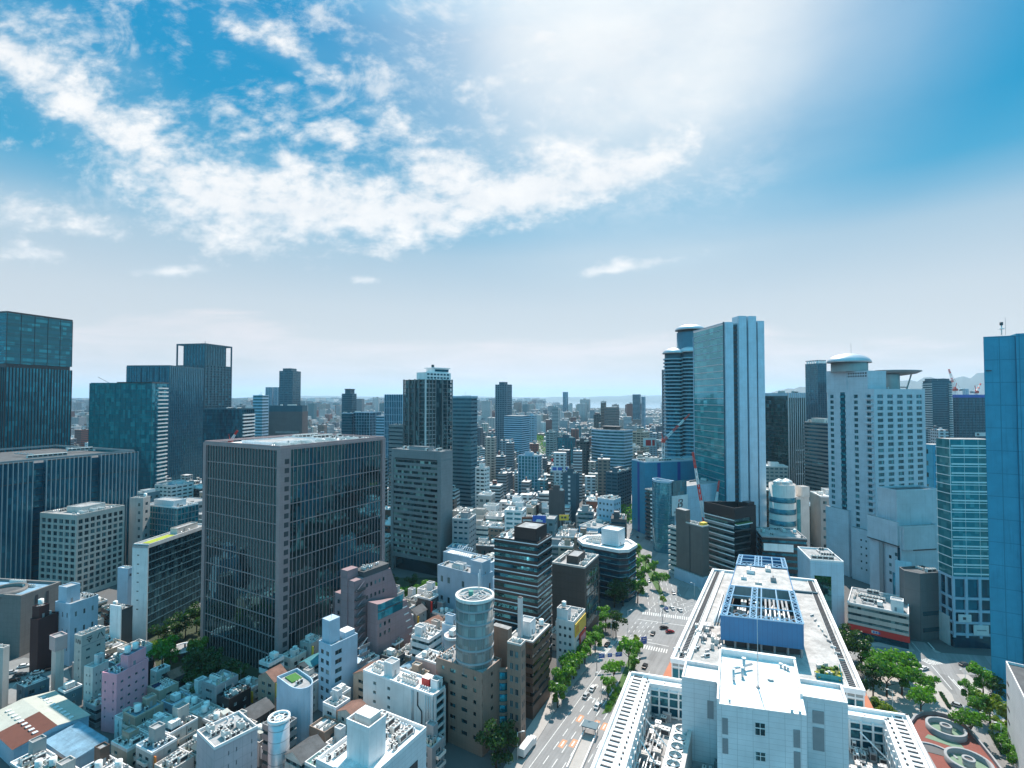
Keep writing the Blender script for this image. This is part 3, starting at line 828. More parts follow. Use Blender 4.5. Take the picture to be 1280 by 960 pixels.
# white slab with turf roof
b = Bld('apartment_slab', 'white end-walled slab building with a patch of grass on its roof', 186, 255, 8, 167, 262, 682)
b.curtain(gBAND, DKBLUE, y0=.3, x0=0, y1=b.d, z0=5, z1=b.H - 1.2, vs=2.1, hs=3.6, vw=.14, hw=.4, vd=.1, hd=.3)
m_ = MB(); m_.box(-.6, -.1, 0, -.05, b.d + .1, b.H, WHITE); m_.box(-.6, -.1, b.H - 1.2, b.w, b.d + .1, b.H, WHITE, R_GREY); b.part('wall', m_)
sl = MB(); sl.box(-.66, b.d * .55, 0, -.58, b.d * .68, .5, STEELD); me = sl.data('window')
for k in range(7): link_mesh('window', me, b.root, (0, 0, b.H - 5 - 4.4 * k))
lawn = plain('roof_lawn', (0.30, 0.34, 0.03), 0.9); m_ = MB(); m_.box(3, 2, b.H, b.w * .45, b.d - 2, b.H + .25, lawn); b.part('lawn', m_)
b.parapet(WHITE, .7, .35); penthouse(b, b.w * .5, 2.5, b.w * .35, b.d * .5, 2.6, OFFWHITE); gear(b, [('ac', 5), ('duct', 2), ('vent', 2)], b.w * .46, .5, seed=5, y1=b.d * .3); b.done()

# blocks between the hotel and the slab
b = Bld('grey_office_block', 'narrow grey concrete block with a column of small windows behind the cream hotel', 179, 345, -2, 162, 188, 624)
b.punched(CONC, GLASSW, 1, 2, 9, fw=.4, fh=.4, skipy=(1,), base=3); b.parapet(CONC, .9, .3); gear(b, [('ac', 3), ('tank', 1)], seed=6); b.done()
b = Bld('glass_office', 'low teal glass office with a white raised roof box behind the grass-roofed slab', 222, 350, 20, 181, 248, 636)
b.curtain(gTEAL, STEELG, vs=2.6, hs=4, vw=.2, hw=.5); b.parapet(STEELW, 1, .4)
penthouse(b, b.w * .12, b.d * .2, b.w * .6, b.d * .6, 4, WHITE2); gear(b, [('ac', 6)], seed=7, y1=b.d * .18); b.done()
b = Bld('white_box_building', 'small windowless white box building at the foot of the cream hotel', 160, 290, 14, 147, 167, 712)
b.block(BLUEW, R_WHITE); b.parapet(BLUEW, .6, .3); b.part('sign_panel', (lambda q: (q.box(b.w * .3, -.12, b.H - 4, b.w * .6, -.0, b.H - 2.6, STEELD), q)[1])(MB())); gear(b, [('ac', 3)], seed=8); b.done()

# glass towers behind
b = Bld('mirror_glass_tower', 'teal mirror glass office tower with glittering reflections behind the cream hotel', 190, 500, 2, 112, 209, 479)
b.curtain(gTEALR, STEELD, vs=5.2, hs=4.0, vw=.12, hw=.14, vd=.1, hd=.08)
sl = MB()
for k in range(int(b.H / 3.9)): sl.box(b.w * .35, -1.3, 3.9 * k, b.w + .5, -.12, 3.9 * k + 1.2, WHITE)
b.part('balconies', sl)
cr = MB(); cr.box(-1, -1, b.H, b.w + 1, b.d * .55, b.H + 1.2, STEELD); cr.box(.5, b.d * .6, b.H - .1, b.w - .5, b.d - 1, b.H + .5, gTEAL); cr.tube((2, b.d * .7, b.H), (-1, b.d * .85, b.H + 6), .25, STEELG); b.part('roof_edge', cr)
b.done()
b = Bld('blue_glass_tower', 'tall blue glass tower with slots at its crown behind the mirror glass tower', 212, 620, 4, 158.5, 255, 458)
b.curtain(gBLUE, DKBLUE, vs=3.2, hs=4, vw=.3, hw=.25)
cr = MB()
for k in range(5): cr.box(-.7, b.d * (.1 + .14 * k), b.H - 20, -.1, b.d * (.16 + .14 * k), b.H - 1.5, gNAVY)
b.part('crown_slots', cr); b.parapet(DKBLUE, 1.5, .6); b.done()
b = Bld('residential_tower', 'dark residential tower with open square frames at its top corners', 256, 720, 12, 220, 290, 429)
zs = h_at(456, 720)
b.ribbon(DKBLUE, curtain_glass('flat_window_glazing', (.004, .05, .075), (.06, .30, .36), (3.2, 3.2, 3.6), .9, 1.9), 3.6, z1=zs, wh=2.0, sill=.8, inset=.9, piers=6.5, pw=1.2)
b.curtain(gNAVY, DKBLUE, x0=1, y0=1, x1=b.w - 12, y1=b.d - 12, z0=zs, z1=b.H - 1, vs=5, hs=0, vw=1.2)
fr = MB()
for px_, py_ in ((b.w - 1.6, 0), (0, b.d - 1.6), (b.w - 1.6, b.d - 1.6)): fr.box(px_, py_, zs, px_ + 1.6, py_ + 1.6, b.H - 2, DKBLUE)
fr.ring([(0, 0), (b.w, 0), (b.w, b.d), (0, b.d)], 1.7, b.H - 2, b.H, DKBLUE); fr.tube((b.w * .3, b.d * .3, b.H - 1), (b.w * .3, b.d * .3, b.H + 5), .4, STEELG); b.part('crown_frame', fr); b.done()
b = Bld('dark_glass_block', 'dark blue-green glass block in front of the tower with open corner frames', 303, 540, 4, 254, 318, 512)
b.curtain(gNAVY, DKBLUE, vs=4, hs=4, vw=.15, hw=.25, y0=.2)
sl = MB()
for k in range(int(b.H / 3.6)): sl.box(0.5, -1.2, 3.6 * k, b.w, .1, 3.6 * k + 1.5, WHITE)
b.part('balconies', sl); b.parapet(DKBLUE, 1.2, .5); gear(b, [('acb', 6)], seed=9); b.done()
b = Bld('pale_teal_tower', 'pale teal tower with a round roof sign frame, left of the far twin towers', 328, 640, 8, 316, 336, 494)
b.ribbon(BLUEW, gSTRIPE, 3.8, wh=1.7, inset=.25); rg = MB(); rg.annulus(b.w * .4, b.d * .4, b.H, b.H + .8, 3, 2.4, STEELW); rg.tube((b.w * .4, b.d * .4, b.H), (b.w * .4, b.d * .4, b.H + 5), .3, STEELW); b.part('roof_ring', rg); b.done()
b = Bld('dark_slab_tower', 'dark blue slab tower standing alone far off, left of centre', 366, 1080, 8, 349, 376, 463.5)
b.ribbon(DKBLUE, gNAVY, 3.7, wh=2.0, inset=.4, piers=9, pw=1.0); penthouse(b, b.w * .1, b.d * .2, b.w * .7, b.d * .6, 5, DKBLUE); b.done()
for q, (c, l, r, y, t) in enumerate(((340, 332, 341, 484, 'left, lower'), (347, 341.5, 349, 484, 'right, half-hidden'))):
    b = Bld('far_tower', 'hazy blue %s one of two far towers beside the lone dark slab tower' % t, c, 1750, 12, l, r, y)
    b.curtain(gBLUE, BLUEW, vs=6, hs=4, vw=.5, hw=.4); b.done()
b = Bld('brown_windowless_block', 'wide brown-grey windowless block behind the big smoked glass office', 378, 590, 3, 336, 385, 508)
b.block(wall('taupe_cladding', (0.125, 0.115, 0.12), .6, .2, (3, 4, .04)), R_DARK, x1=b.w, z1=b.H - 6, y0=0)
b.block(DKBLUE, R_GREY, x0=.4, y0=.4, x1=b.w - .4, y1=b.d - .4, z0=b.H - 6, z1=b.H, name='top_storey'); b.parapet(DKBLUE, 1.0, .5, .4, .4, b.w - .4, b.d - .4)
ds = MB(); ds.box(-.06, b.d * .1, b.H * .72, .02, b.d * .8, b.H * .74, R_GREY); b.part('sign_band', ds); gear(b, [('acb', 5)], seed=11); b.done()
b = Bld('dark_blue_tower', 'slim dark blue tower with a small flat-topped box on its roof', 440, 960, 12, 427, 446, 492)
b.ribbon(DKBLUE, gNAVY, 3.6, wh=1.9, inset=.4); penthouse(b, 1, b.d * .2, b.w * .9, b.d * .5, 8, DKBLUE, par=False); b.block(STEELD, x0=0, y0=b.d * .15, x1=b.w, y1=b.d * .75, z0=b.H + 8, z1=b.H + 9, name='roof_slab'); b.done()
for (l, c, r, y, mt, lab) in ((427, 440, 442, 517, DKBLUE, 'dark slate block in front of the slim dark blue tower'), (442, 462, 476, 516, gNAVY, 'dark glass block with pale corner right of the slate block')):
    b = Bld('office_block', lab, c, 700, 12, l, r, y)
    if mt is gNAVY: b.curtain(gNAVY, BLUEW, vs=4, hs=4, vw=.2, hw=.3)
    else: b.ribbon(mt, gNAVY, 3.8, wh=1.8)
    b.parapet(BLUEW, .8, .4); gear(b, [('acb', 3)], seed=12); b.done()
b = Bld('pale_office_block', 'small pale blue block squeezed beside the dark glass block', 480, 690, 20, 470, 484, 520)
b.ribbon(BLUEW, gBLUE, 3.8); b.done()
b = Bld('ribbed_blue_tower', 'blue ribbed tower with pale uprights, left of the gridded residential tower', 503, 620, 25, 481, 512, 493)
b.curtain(gBLUE, BLUEW, vs=2.6, hs=8, vw=.5, hw=.5, vd=.6); b.done()
b = Bld('brown_block', 'brown-grey block behind the striped office with lit rows', 530, 480, 25, 486, 540, 533)
b.ribbon(GREY, gDARK, 3.8, wh=1.2); b.parapet(GREY, .8, .4); gear(b, [('ac', 5)], seed=13); b.done()

# gridded residential tower with a white penthouse
b = Bld('gridded_tower', 'dark residential tower with a white grid of balconies and white penthouse, left of centre', 532.5, 425, 42, 504.5, 565.5, 474)
b.curtain(gBAND, DKGREY, x0=1.0, y0=1.0, x1=b.w - 1, y1=b.d - 1, vs=0, hs=0)
fr = MB(); n = int(b.H / 3.55)
for k in range(n + 1):
    z = b.H - 3.55 * k
    fr.box(-.1, -.1, z - .35, b.w * .36, 1.1, z, WHITE); fr.box(b.w * .62, -.1, z - .35, b.w, 1.1, z, GREY)
    fr.box(-.1, 1.1, z - .35, 1.1, b.d * .3, z, GREY); fr.box(-.1, b.d * .5, z - .35, 1.1, b.d, z, DKGREY)
    if k < n:
        fr.box(-.12, -.12, z - 3.5, .0, b.d * .29, z - 2.5, gBAND); fr.box(b.w * .64, -.14, z - 3.5, b.w - .3, -.02, z - 2.5, gBAND)
for f in (0, .12, .24, .36, .62, .8, 1.0): fr.box(b.w * f - .35, -.3, 0, b.w * f + .35, 1.15, b.H + .4, GREY if f else WHITE)
for f in (.3, .5, .75, 1.0): fr.box(-.3, b.d * f - .35, 0, 1.15, b.d * f + .35, b.H + .4, GREY)
b.part('balcony_grid', fr)
p = MB(); px0, px1 = b.w * .02, b.w * .95
p.box(1, 1, b.H, b.w - 1, b.d * .45, b.H + 6.0, WHITE); p.box(b.w * .35, 2.5, b.H + 6.0, b.w - 2, b.d * .4, b.H + 9.6, WHITE)
p.box(b.w * .3, 2, b.H + 9.6, b.w - .6, b.d * .43, b.H + 10.3, WHITE); p.cyl(b.w * .36, 4, b.H + 10.3, 1.2, 2.4, STEELD, 10)
po = b.part('penthouse', p)
pw = MB()
for k in range(2):
    for q in range(7): pw.box(2 + q * (b.w - 4) / 7, .9, b.H + .8 + 2.9 * k, 4.4 + q * (b.w - 4) / 7, 1.05, b.H + 2.2 + 2.9 * k, gNAVY)
pw.box(b.w * .4, 2.4, b.H + 7, b.w - 2.6, 2.52, b.H + 8.8, gNAVY)
b.part('window_row', pw, parent=po); b.done()
# brown-grey striped office
b = Bld('striped_office', 'brown-grey office with dark window rows and lit ceilings, in front of the gridded tower', 551, 344, 28, 489.5, 565.5, 566)
z1 = b.H - 4.5
b.ribbon(wall('taupe_tile', (0.25, 0.245, 0.25), .55, .2, (1.8, 2, .03)), curtain_glass('lit_office_glazing', (0.003, 0.014, 0.019), (0.42, 0.52, 0.46), (1.8, 1.8, 3.7), .9, 1.6), 3.7, z0=9, z1=z1 - 1, wh=1.8, sill=1.0, inset=.4, solid_right=True)  # pale panes: light on the ceilings inside, painted into the glass colour
m_ = MB(); TP = MATS['taupe_tile']; m_.box(0, 0, z1 - .9, b.w, b.d, b.H, TP, R_GREY); m_.box(-.05, 3, z1 - 1.6, .5, b.d - 3, z1 - .6, STEELD)
m_.box(-.35, -.35, 0, b.w * .999, 2.5, z1 - 1.2, TP); m_.box(-.35, b.d - 2, 0, 1.2, b.d + .2, z1 - 1.2, TP); b.part('frame_wall', m_)
g_ = MB(); g_.box(2, 3, 0, b.w - 1, b.d - 3, 9, gDARK)
b.part('lobby', g_); b.parapet(TP, .8, .5)
penthouse(b, b.w * .25, b.d * .3, b.w * .5, b.d * .4, 2.5, GREY); gear(b, [('acb', 8), ('duct', 3)], seed=14, avoid=[(b.w * .5, b.d * .5, 9)]); b.done()
b = Bld('banded_block', 'teal banded office block right behind the gridded residential tower', 589, 500, 25, 564, 597, 497)
b.ribbon(wall('teal_tile', (0.10, 0.20, 0.24), .5, .2), gNAVY, 3.8, wh=1.7); b.parapet(BLUEW, 1.6, .5); gear(b, [('acb', 4), ('pole', 2)], seed=15); b.done()
b = Bld('pale_grey_tower', 'lone grey tower standing above the low city, just left of centre', 633, 900, 30, 619, 640, 480.5)
b.ribbon(wall('grey_blue_tile', (.16, .22, .26), .6, .2), gNAVY, 3.4, wh=1.9, inset=.6, piers=5, pw=1.4); penthouse(b, 2, b.d * .3, b.w * .7, b.d * .4, 4, DKBLUE); b.done()
b = Bld('pale_blue_midrise', 'pale blue mid-rise at the foot of the lone grey tower', 652, 860, 30, 630, 662, 520)
b.ribbon(BLUEW, gBLUE, 3.6); b.done()
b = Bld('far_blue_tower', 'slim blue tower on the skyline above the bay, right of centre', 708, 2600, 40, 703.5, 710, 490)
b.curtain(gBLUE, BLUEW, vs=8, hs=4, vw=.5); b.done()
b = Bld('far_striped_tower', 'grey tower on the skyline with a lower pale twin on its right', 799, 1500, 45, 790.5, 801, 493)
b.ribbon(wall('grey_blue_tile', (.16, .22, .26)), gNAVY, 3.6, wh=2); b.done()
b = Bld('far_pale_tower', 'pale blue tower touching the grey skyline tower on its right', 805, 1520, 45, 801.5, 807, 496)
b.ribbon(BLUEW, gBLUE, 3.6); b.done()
b = Bld('curved_banded_office', 'office with a bowed white-and-blue banded front and a dark roof crest, right of centre', 780, 640, 42, 739, 785, 538)
n = 14; W, Dp = b.w, b.d
# bowed front towards the camera: left-hand face bulges outwards
def bow(inset=0.0): return [(-6.5 * math.sin(math.pi * k / n) + inset, Dp * (1 - k / n) + (inset if k == n else (-inset if k == 0 else 0))) for k in range(n + 1)] + [(max(W, 22), 0 + inset), (max(W, 22), Dp - inset)]
mb = MB(); fl = 3.9; nf = int(b.H / fl)
for k in range(nf): mb.prism(bow(), b.H - fl * (k + 1) + 2.3, b.H - fl * k, BLUEW, R_GREY)
b.part('wall', mb)
gm = MB(); gm.prism(bow(.5), 0, fl, gSTRIPE); me = gm.data('window_band')
for k in range(nf): b.bands.append((me, (0, 0, b.H - fl * (k + 1))))
cr = MB(); cr.box(6, Dp * .3, b.H, 16, Dp * .7, b.H + 3, STEELD); cr.box(4, Dp * .25, b.H + 3, 18, Dp * .75, b.H + 4, STEELD); b.part('roof_crest', cr); b.done()
b = Bld('brown_tower_block', 'plain brown tower block standing behind the bowed banded office', 769, 1080, 42, 755, 774, 509)
b.ribbon(wall('brown_plaster', (0.23, 0.17, 0.16), .7, .2), gDARK, 3.5, wh=1.2); b.done()

# ================================================================== the big smoked glass office (left of centre)
b = Bld('smoked_glass_office', 'big dark smoked glass office with a brown granite grid, left of centre', 351, 223.5, 29, 257, 479.5, 560)
OFFICE = b
b.curtain(gDARK, GRANITE, z1=b.H - .8, vs=2.15, hs=7.9, vw=.25, hw=.36, vd=.28, hd=.26, top=R_WHITE)
m_ = MB(); H = b.H
m_.box(-.75, -.75, 0, 4.6, .1, H, GRANITE); m_.box(-.75, .1, 0, .1, 1.6, H, GRANITE)
m_.box(b.w - 1.6, -.75, 0, b.w + .7, .1, H, GRANITE); m_.box(-.75, b.d - 1.6, 0, .1, b.d + .7, H, GRANITE)
m_.box(4.6, -.72, H - 1.1, b.w - 1.6, .05, H, GRANITE); m_.box(-.72, 1.6, H - 1.1, .05, b.d - 1.6, H, GRANITE)
b.part('corner_piers', m_)
w_ = MB(); w_.box(1.5, -.8, 0, 3.7, -.72, 2.2, ACD); w_.box(1.4, -.86, -.12, 3.8, -.74, 0, GRANITE); me = w_.data('window')
for k in range(23): link_mesh('window', me, b.root, (0, 0, H - 7.2 - 3.95 * k))
b.parapet(GRANITE, .9, .6, -.3, -.3, b.w + .3, b.d + .3)
penthouse(b, b.w * .12, b.d * .3, b.w * .45, b.d * .4, 1.5, WHITE, z=H - .8); 
gear(b, [('acb', 22), ('duct', 9), ('ac', 26), ('vent', 8)], 2, 2, b.w - 2, b.d * .28, z=H - .8, seed=20); gear(b, [('acb', 12), ('duct', 5), ('ac', 12)], b.w * .6, b.d * .3, z=H - .8, seed=21); b.done()

# black office with white floor lines
b = Bld('black_striped_office', 'black tiled office with thin white floor lines and a black roof box', 672, 224, 27, 618, 689.5, 679)
n = 12; fl = (b.H - 3) / n
m_ = MB(); m_.box(0, 0, 0, b.w, b.d, b.H - .7, BLACK, R_WHITE); b.part('wall', m_)
l_ = MB(); l_.box(-.18, -.18, 0, b.w + .18, b.d + .18, .42, WHITE2); me = l_.data('floor_line')
w_ = MB(); w_.box(-.05, -.05, 0, b.w + .05, b.d + .05, 1.5, gDARK, skip='tb'); mw = w_.data('window_band')
for k in range(n):
    link_mesh('floor_line', me, b.root, (0, 0, 3 + fl * k + fl - .9)); link_mesh('window_band', mw, b.root, (0, 0, 3 + fl * k + .9))
b.parapet(BLACK, .9, .5, z=b.H - .7)
penthouse(b, b.w * .05, b.d * .05, b.w * .75, b.d * .5, 6.0, BLACK, z=b.H - .7, top=R_GREY); gear(b, [('acb', 4), ('ac', 8), ('vent', 4)], 1, b.d * .58, z=b.H - .7, seed=22); gear(b, [('ac', 5)], b.w * .82, .5, z=b.H - .7, seed=23); b.done()
# dark brown banded block in front of it
b = Bld('brown_banded_office', 'dark brown corner office with rows of bronze windows and a white flue on its roof', 666, 194, 27, 636, 687.5, 804)
b.ribbon(BROWN, curtain_glass('bronze_glazing', (.016, .012, .010), (.20, .12, .07), (1.6, 1.6, 3.5), .8, 1.7), 3.5, wh=1.5, sill=1.0, inset=.25, first=2)
b.parapet(OFFWHITE, .6, .5); penthouse(b, b.w * .25, b.d * .3, 5, 5, 5, WHITE)
f_ = MB(); f_.box(1.5, b.d * .55, b.H, 3.0, b.d * .55 + 1.5, b.H + 15, WHITE); f_.box(1.6, b.d * .55 + .1, b.H + 15, 2.9, b.d * .55 + 1.4, b.H + 15.3, ACD); b.part('flue', f_)
gear(b, [('tank', 1), ('ac', 6), ('duct', 1), ('vent', 2)], seed=24, avoid=[(b.w * .25 + 2.5, b.d * .3 + 2.5, 5), (2.2, b.d * .55, 2)]); b.done()
b = Bld('tan_narrow_block', 'narrow tan building with curtained windows at the kerb, left of the brown banded office', 651, 178, 27, 634, 657, 808)
b.punched(TAN, GLASSW, 2, 2, 7, fw=.6, fh=.5); b.parapet(OFFWHITE, .6, .3); gear(b, [('ac', 4), ('tank', 1)], seed=25); b.done()
# white building with yellow signs
b = Bld('white_shop_building', 'small white building with yellow and red sign boards on its street side', 717, 226, 27, 695.5, 731.5, None, 21.5)
b.punched(WHITE, GLASSW, 1, 3, 5, fw=.5, fh=.4, base=3.5); b.parapet(WHITE, .8, .3)
s_ = MB(); s_.box(1.2, -.5, 15.0, b.w - .4, -.1, 20.6, YELLOW); so = b.part('yellow_sign', s_)
t_ = MB()
for x in (2.0, 3.4, 4.8):
    t_.box(x, -.56, 16, x + .25, -.51, 19.6, ORANGE); t_.box(x - .4, -.57, 18.4, x + .8, -.511, 18.8, ORANGE); t_.box(x - .3, -.57, 16.8, x + .7, -.512, 17.2, ORANGE)
b.part('lettering', t_, parent=so)
s_ = MB(); s_.box(b.w * .45, -.45, 8.5, b.w - .4, -.1, 14.0, RED); s_.box(b.w * .52, -.5, 9.5, b.w - 1.0, -.44, 12.6, PINK); b.part('red_sign', s_)
penthouse(b, 1, b.d * .4, 4.5, 5, 4.5, WHITE); t_ = KIT['tank']; link_mesh('water_tank', t_[0], b.root, (3.2, b.d * .4 + 2.5, b.H + 4.6)); gear(b, [('ac', 5)], seed=26, y1=b.d * .36); b.done()
# brown-grey office on the corner
b = Bld('taupe_corner_office', 'brown-grey office with a chamfered pale parapet between the black office and the octagonal one', 731, 258, 27, 690, 748.5, 711)
TP2 = wall('dark_taupe_tile', (0.075, 0.067, 0.062), .5, .25, (2.2, 3.8, .05)); 
b.curtain(TP2, TP2, vs=0, hs=3.8, hw=.8, hd=.12)
g_ = MB(); g_.box(2.5, -.07, 4, b.w - 1.5, -.02, b.H - 3, gBAND); b.part('glazing', g_)
b.parapet(OFFWHITE, .9, .8); penthouse(b, b.w * .2, b.d * .3, b.w * .5, b.d * .35, 3.5, TP2); gear(b, [('acb', 4), ('ac', 8), ('duct', 2)], seed=27, y1=b.d * .28); gear(b, [('acb', 3), ('ac', 4)], seed=28, y0=b.d * .68); b.done()
# octagonal dark office with white penthouse
b = Bld('octagonal_office', 'dark octagonal office with wide white roof and a white box on top, beside the avenue', 782, 300, 35, 716, 792, 690)
def octo(w, d, c, g=0.0): return offset_poly([(0, c * .6), (c * .6, 0), (w - c, 0), (w, c), (w, d - c), (w - c, d), (c, d), (0, d - c)], g)
W, Dp = max(b.w, 24), b.d; oc = 7
NV = wall('navy_tile', (0.022, 0.030, 0.040), .4, .2)
mb = MB(); n = 8; fl = (b.H - 1) / n
for k in range(n): mb.prism(octo(W, Dp, oc), fl * k + 2.2, fl * (k + 1), NV, R_WHITE)
mb.prism(octo(W, Dp, oc, -.5), b.H - 2, b.H - .5, NV, R_WHITE); b.part('wall', mb)
gm = MB(); gm.prism(octo(W, Dp, oc, -.35), 0, fl, gNAVY); me = gm.data('window_band')
for k in range(n): b.bands.append((me, (0, 0, fl * k - .02)))
p_ = MB(); p_.ring(octo(W, Dp, oc, .5), 2.2, b.H - 1.2, b.H + .6, WHITE); b.part('parapet', p_)
penthouse(b, W * .30, Dp * .22, W * .42, Dp * .32, 9, WHITE2, top=R_WHITE); gear(b, [('acb', 6), ('ac', 8), ('duct', 3)], 3, Dp * .56, W - 3, Dp - 4, z=b.H - .5, seed=29); b.done()
# bluish white block with tall right end
b = Bld('bluish_white_block', 'long bluish white low block with a taller end beside the black office', 603, 268, 35, 547, 616, 722)
b.punched(BLUEW, GLASSW, 2, 6, 2, fw=.35, fh=.3, base=4, skipy=(0, 1, 3), skipx=(0,)); b.parapet(BLUEW, .8, .3)
penthouse(b, .5, .5, b.w * .8, b.d * .25, 7, BLUEW); penthouse(b, b.w * .3, b.d * .5, b.w * .4, b.d * .2, 2.5, WHITE); gear(b, [('ac', 8), ('acb', 2), ('vent', 3)], y0=b.d * .28, seed=30); b.done()
b = Bld('white_rooftop_frame_block', 'bluish white block with a slanted steel frame on its roof, behind the long low block', 614, 300, 35, 554, 625, 705)
b.block(BLUEW, R_WHITE); b.parapet(BLUEW, .8, .3); f_ = MB()
for k in range(8): f_.tube((2, b.d * .5 + k * 1.6, b.H), (6, b.d * .5 + k * 1.6, b.H + 4.5), .15, BLUEW); 
f_.tube((6, b.d * .5, b.H + 4.5), (6, b.d * .5 + 11.2, b.H + 4.5), .15, BLUEW); f_.tube((4, b.d * .5, b.H + 2.2), (4, b.d * .5 + 11.2, b.H + 2.2), .15, BLUEW); b.part('roof_frame', f_); gear(b, [('ac', 6), ('acb', 3)], seed=31, y1=b.d * .45); b.done()

# tapered pink-brown office
b = Bld('terraced_mauve_office', 'mauve tiled office stepping down in terraces, in front of the smoked glass office', 443, 222, 33, 418.5, 497, None, 45)
W, Dp = b.w, b.d
def slopeblock(mb, y0, y1, pts, m, top):      # extrude a profile in x,z between y0 and y1
    n = len(pts); bb = len(mb.v); i, j = mb.mat(m), mb.mat(top)
    mb.v += [(x, y0, z) for x, z in pts] + [(x, y1, z) for x, z in pts]
    mb.f.append(tuple(bb + k for k in range(n))); mb.mi.append(i); mb.smooth.append(False)
    mb.f.append(tuple(bb + n + k for k in reversed(range(n)))); mb.mi.append(i); mb.smooth.append(False)
    for k in range(n):
        mb.f.append((bb + (k + 1) % n, bb + k, bb + n + k, bb + n + (k + 1) % n)); mb.mi.append(j if k == 99 else i); mb.smooth.append(False)
mb = MB(); slopeblock(mb, 0, Dp * .55, [(0, 0), (W, 0), (W, 30), (W - 4.5, 41), (0, 41)], MAUVE, R_GREY); b.part('main_wall', mb)
tw = MB(); tw.box(-.6, Dp * .3, 0, 5.2, Dp * .62, b.H, MAUVE); tw.box(-.8, Dp * .28, b.H - 3.5, 5.4, Dp * .64, b.H - 3.0, MAUVE); tw.box(0, Dp * .62, 0, W * .7, Dp, 34, MAUVE); b.part('stair_shaft', tw)
cr = MB(); cr.box(5.4, .3, 41, W - 5, Dp * .54, 43.4, DKGREY, R_DARK); b.part('top_storey', cr)
st = MB()
for k in range(10): st.box(.2, -1.4, 4 + 3.6 * k, 5, -.02, 4.3 + 3.6 * k, STEELD); st.bar((.4, -.8, 4.3 + 3.6 * k), (4.8, -.8, 7.6 + 3.6 * k), .4, MAUVE); st.box(.2, -1.45, 4.3 + 3.6 * k, 5, -1.35, 5.3 + 3.6 * k, DKGREY)
b.part('fire_stair', st)
tr = MB()
slopeblock(tr, -7.5, -1.5, [(6, 0), (W + 4, 0), (W + 4, 14), (W - 1.5, 27), (6, 31)], MAUVE, R_GREY); b.part('terrace_block', tr)
gl = MB()
for k in range(6): zz = 24 - 3.4 * k; xx = W - 2.6 + 1.1 * k; gl.box(xx - 1.6, -7.7, zz, xx + 1.2, -1.3, zz + .5, WHITE); gl.box(xx - 1.6, -7.2, zz + .5, xx + .9, -1.6, zz + 2.2, gNAVY)
b.part('terrace_glazing', gl)
bl = MB(); bl.box(6.5, -7.6, 24, W - 4, -7.5, 30.5, gTEAL); bl.box(6.5, -7.7, 27.2, W - 4, -7.6, 27.6, DKGREY); b.part('blue_glazing', bl)
w_ = MB(); w_.box(0, -.06, 0, 1.0, .02, 1.6, GLASSW); me = w_.data('window')
for r in range(2):
    for q in range(5): link_mesh('window', me, b.root, (6.5 + 2.4 * q, 0, 36.5 - 5.2 * r))
for r in range(2):
    for q in range(3): link_mesh('window', me, b.root, (7.5 + 2.6 * q, -7.5, 20.5 - 4 * r))
for r in range(3): link_mesh('window', me, b.root, (-.6, Dp * .7, 30 - 5 * r), math.pi / 2)
gear(b, [('ac', 6), ('vent', 4)], 6, 1, W - 6, Dp * .5, z=43.4, seed=33); b.done()

# glass drum building
b = Bld('drum_building', 'tan brick office with a round glass drum rising from its corner', 603, 174, 32, 545, 640, None, 27)
W, Dp = b.w, b.d
b.ribbon(TAN, gDARK, 3.9, x1=W * .62, wh=1.3, sill=1.2, inset=.2, piers=4.5, pw=2.6, top=R_GREY)
b.parapet(TAN, .7, .4, x1=W * .62)
dr = MB(); r = 6.6; dcx, dcy = 6.6, 8.0
DG = curtain_glass('drum_glazing', (.19, .18, .165), (.42, .40, .37), (2.2, 2.2, 2.9), .8, 1.45, wob=.03, tint=(.9, .95, 1.0))
dr.cyl(dcx, dcy, 25, r, 49.5 - 25, DG, 36, top=R_GREY)
do = b.part('glass_drum', dr)
fr = MB()
for k in range(5): fr.annulus(dcx, dcy, 28.4 + 4.4 * k, 29.1 + 4.4 * k, r + .2, r - .1, STEELG, 36)
for k in range(18):
    a = k * math.pi / 9; fr.tube((dcx + (r + .05) * math.cos(a), dcy + (r + .05) * math.sin(a), 25), (dcx + (r + .05) * math.cos(a), dcy + (r + .05) * math.sin(a), 49.5), .09, STEELG, 4)
fr.annulus(dcx, dcy, 49.2, 50.3, r + .3, r - .45, OFFWHITE, 36); b.part('drum_frame', fr, parent=do)
rt = MB()
for k in range(3): rt.annulus(dcx, dcy, 49.5, 50.0, 4.4 - 1.4 * k, 4.0 - 1.4 * k, STEELG, 24)
for k in range(6): a = k * math.pi / 3; rt.bar((dcx, dcy, 50.0), (dcx + 5.3 * math.cos(a), dcy + 5.3 * math.sin(a), 50.0), .3, OFFWHITE)
rt.cyl(dcx - 1, dcy + 1, 49.9, .9, 1.6, plain('green_tank', (.06, .25, .2)), 10); rt.tube((dcx + 3, dcy, 49.5), (dcx + 3, dcy, 58), .12, STEELW); rt.tube((dcx + 4.2, dcy + 1.5, 49.5), (dcx + 4.2, dcy + 1.5, 56), .12, STEELW); b.part('drum_roof_plant', rt, parent=do)
sh = MB(); sh.box(W * .86, 0, 0, W, Dp * .35, 36, TAN, R_GREY); b.part('slab_wings', sh)
gb = MB()
for k in range(6): gb.annulus(W * .74, .8, 2 + 3.8 * k, 4.6 + 3.8 * k, 3.6, 3.0, gTEAL, 16, -math.pi, 0.0); gb.annulus(W * .74, .8, 4.6 + 3.8 * k, 5.7 + 3.8 * k, 3.8, 2.8, TAN, 16, -math.pi, 0.0)
b.part('bow_window', gb)
sg = MB(); sg.box(W * .56, -.6, 15, W * .66, -.1, 19, BLUEP); b.part('blue_sign', sg)
gear(b, [('ac', 8), ('acb', 2), ('vent', 4)], .5, .5, W * .6, z=b.H, seed=34, avoid=[(dcx, dcy, 10)]); b.done()
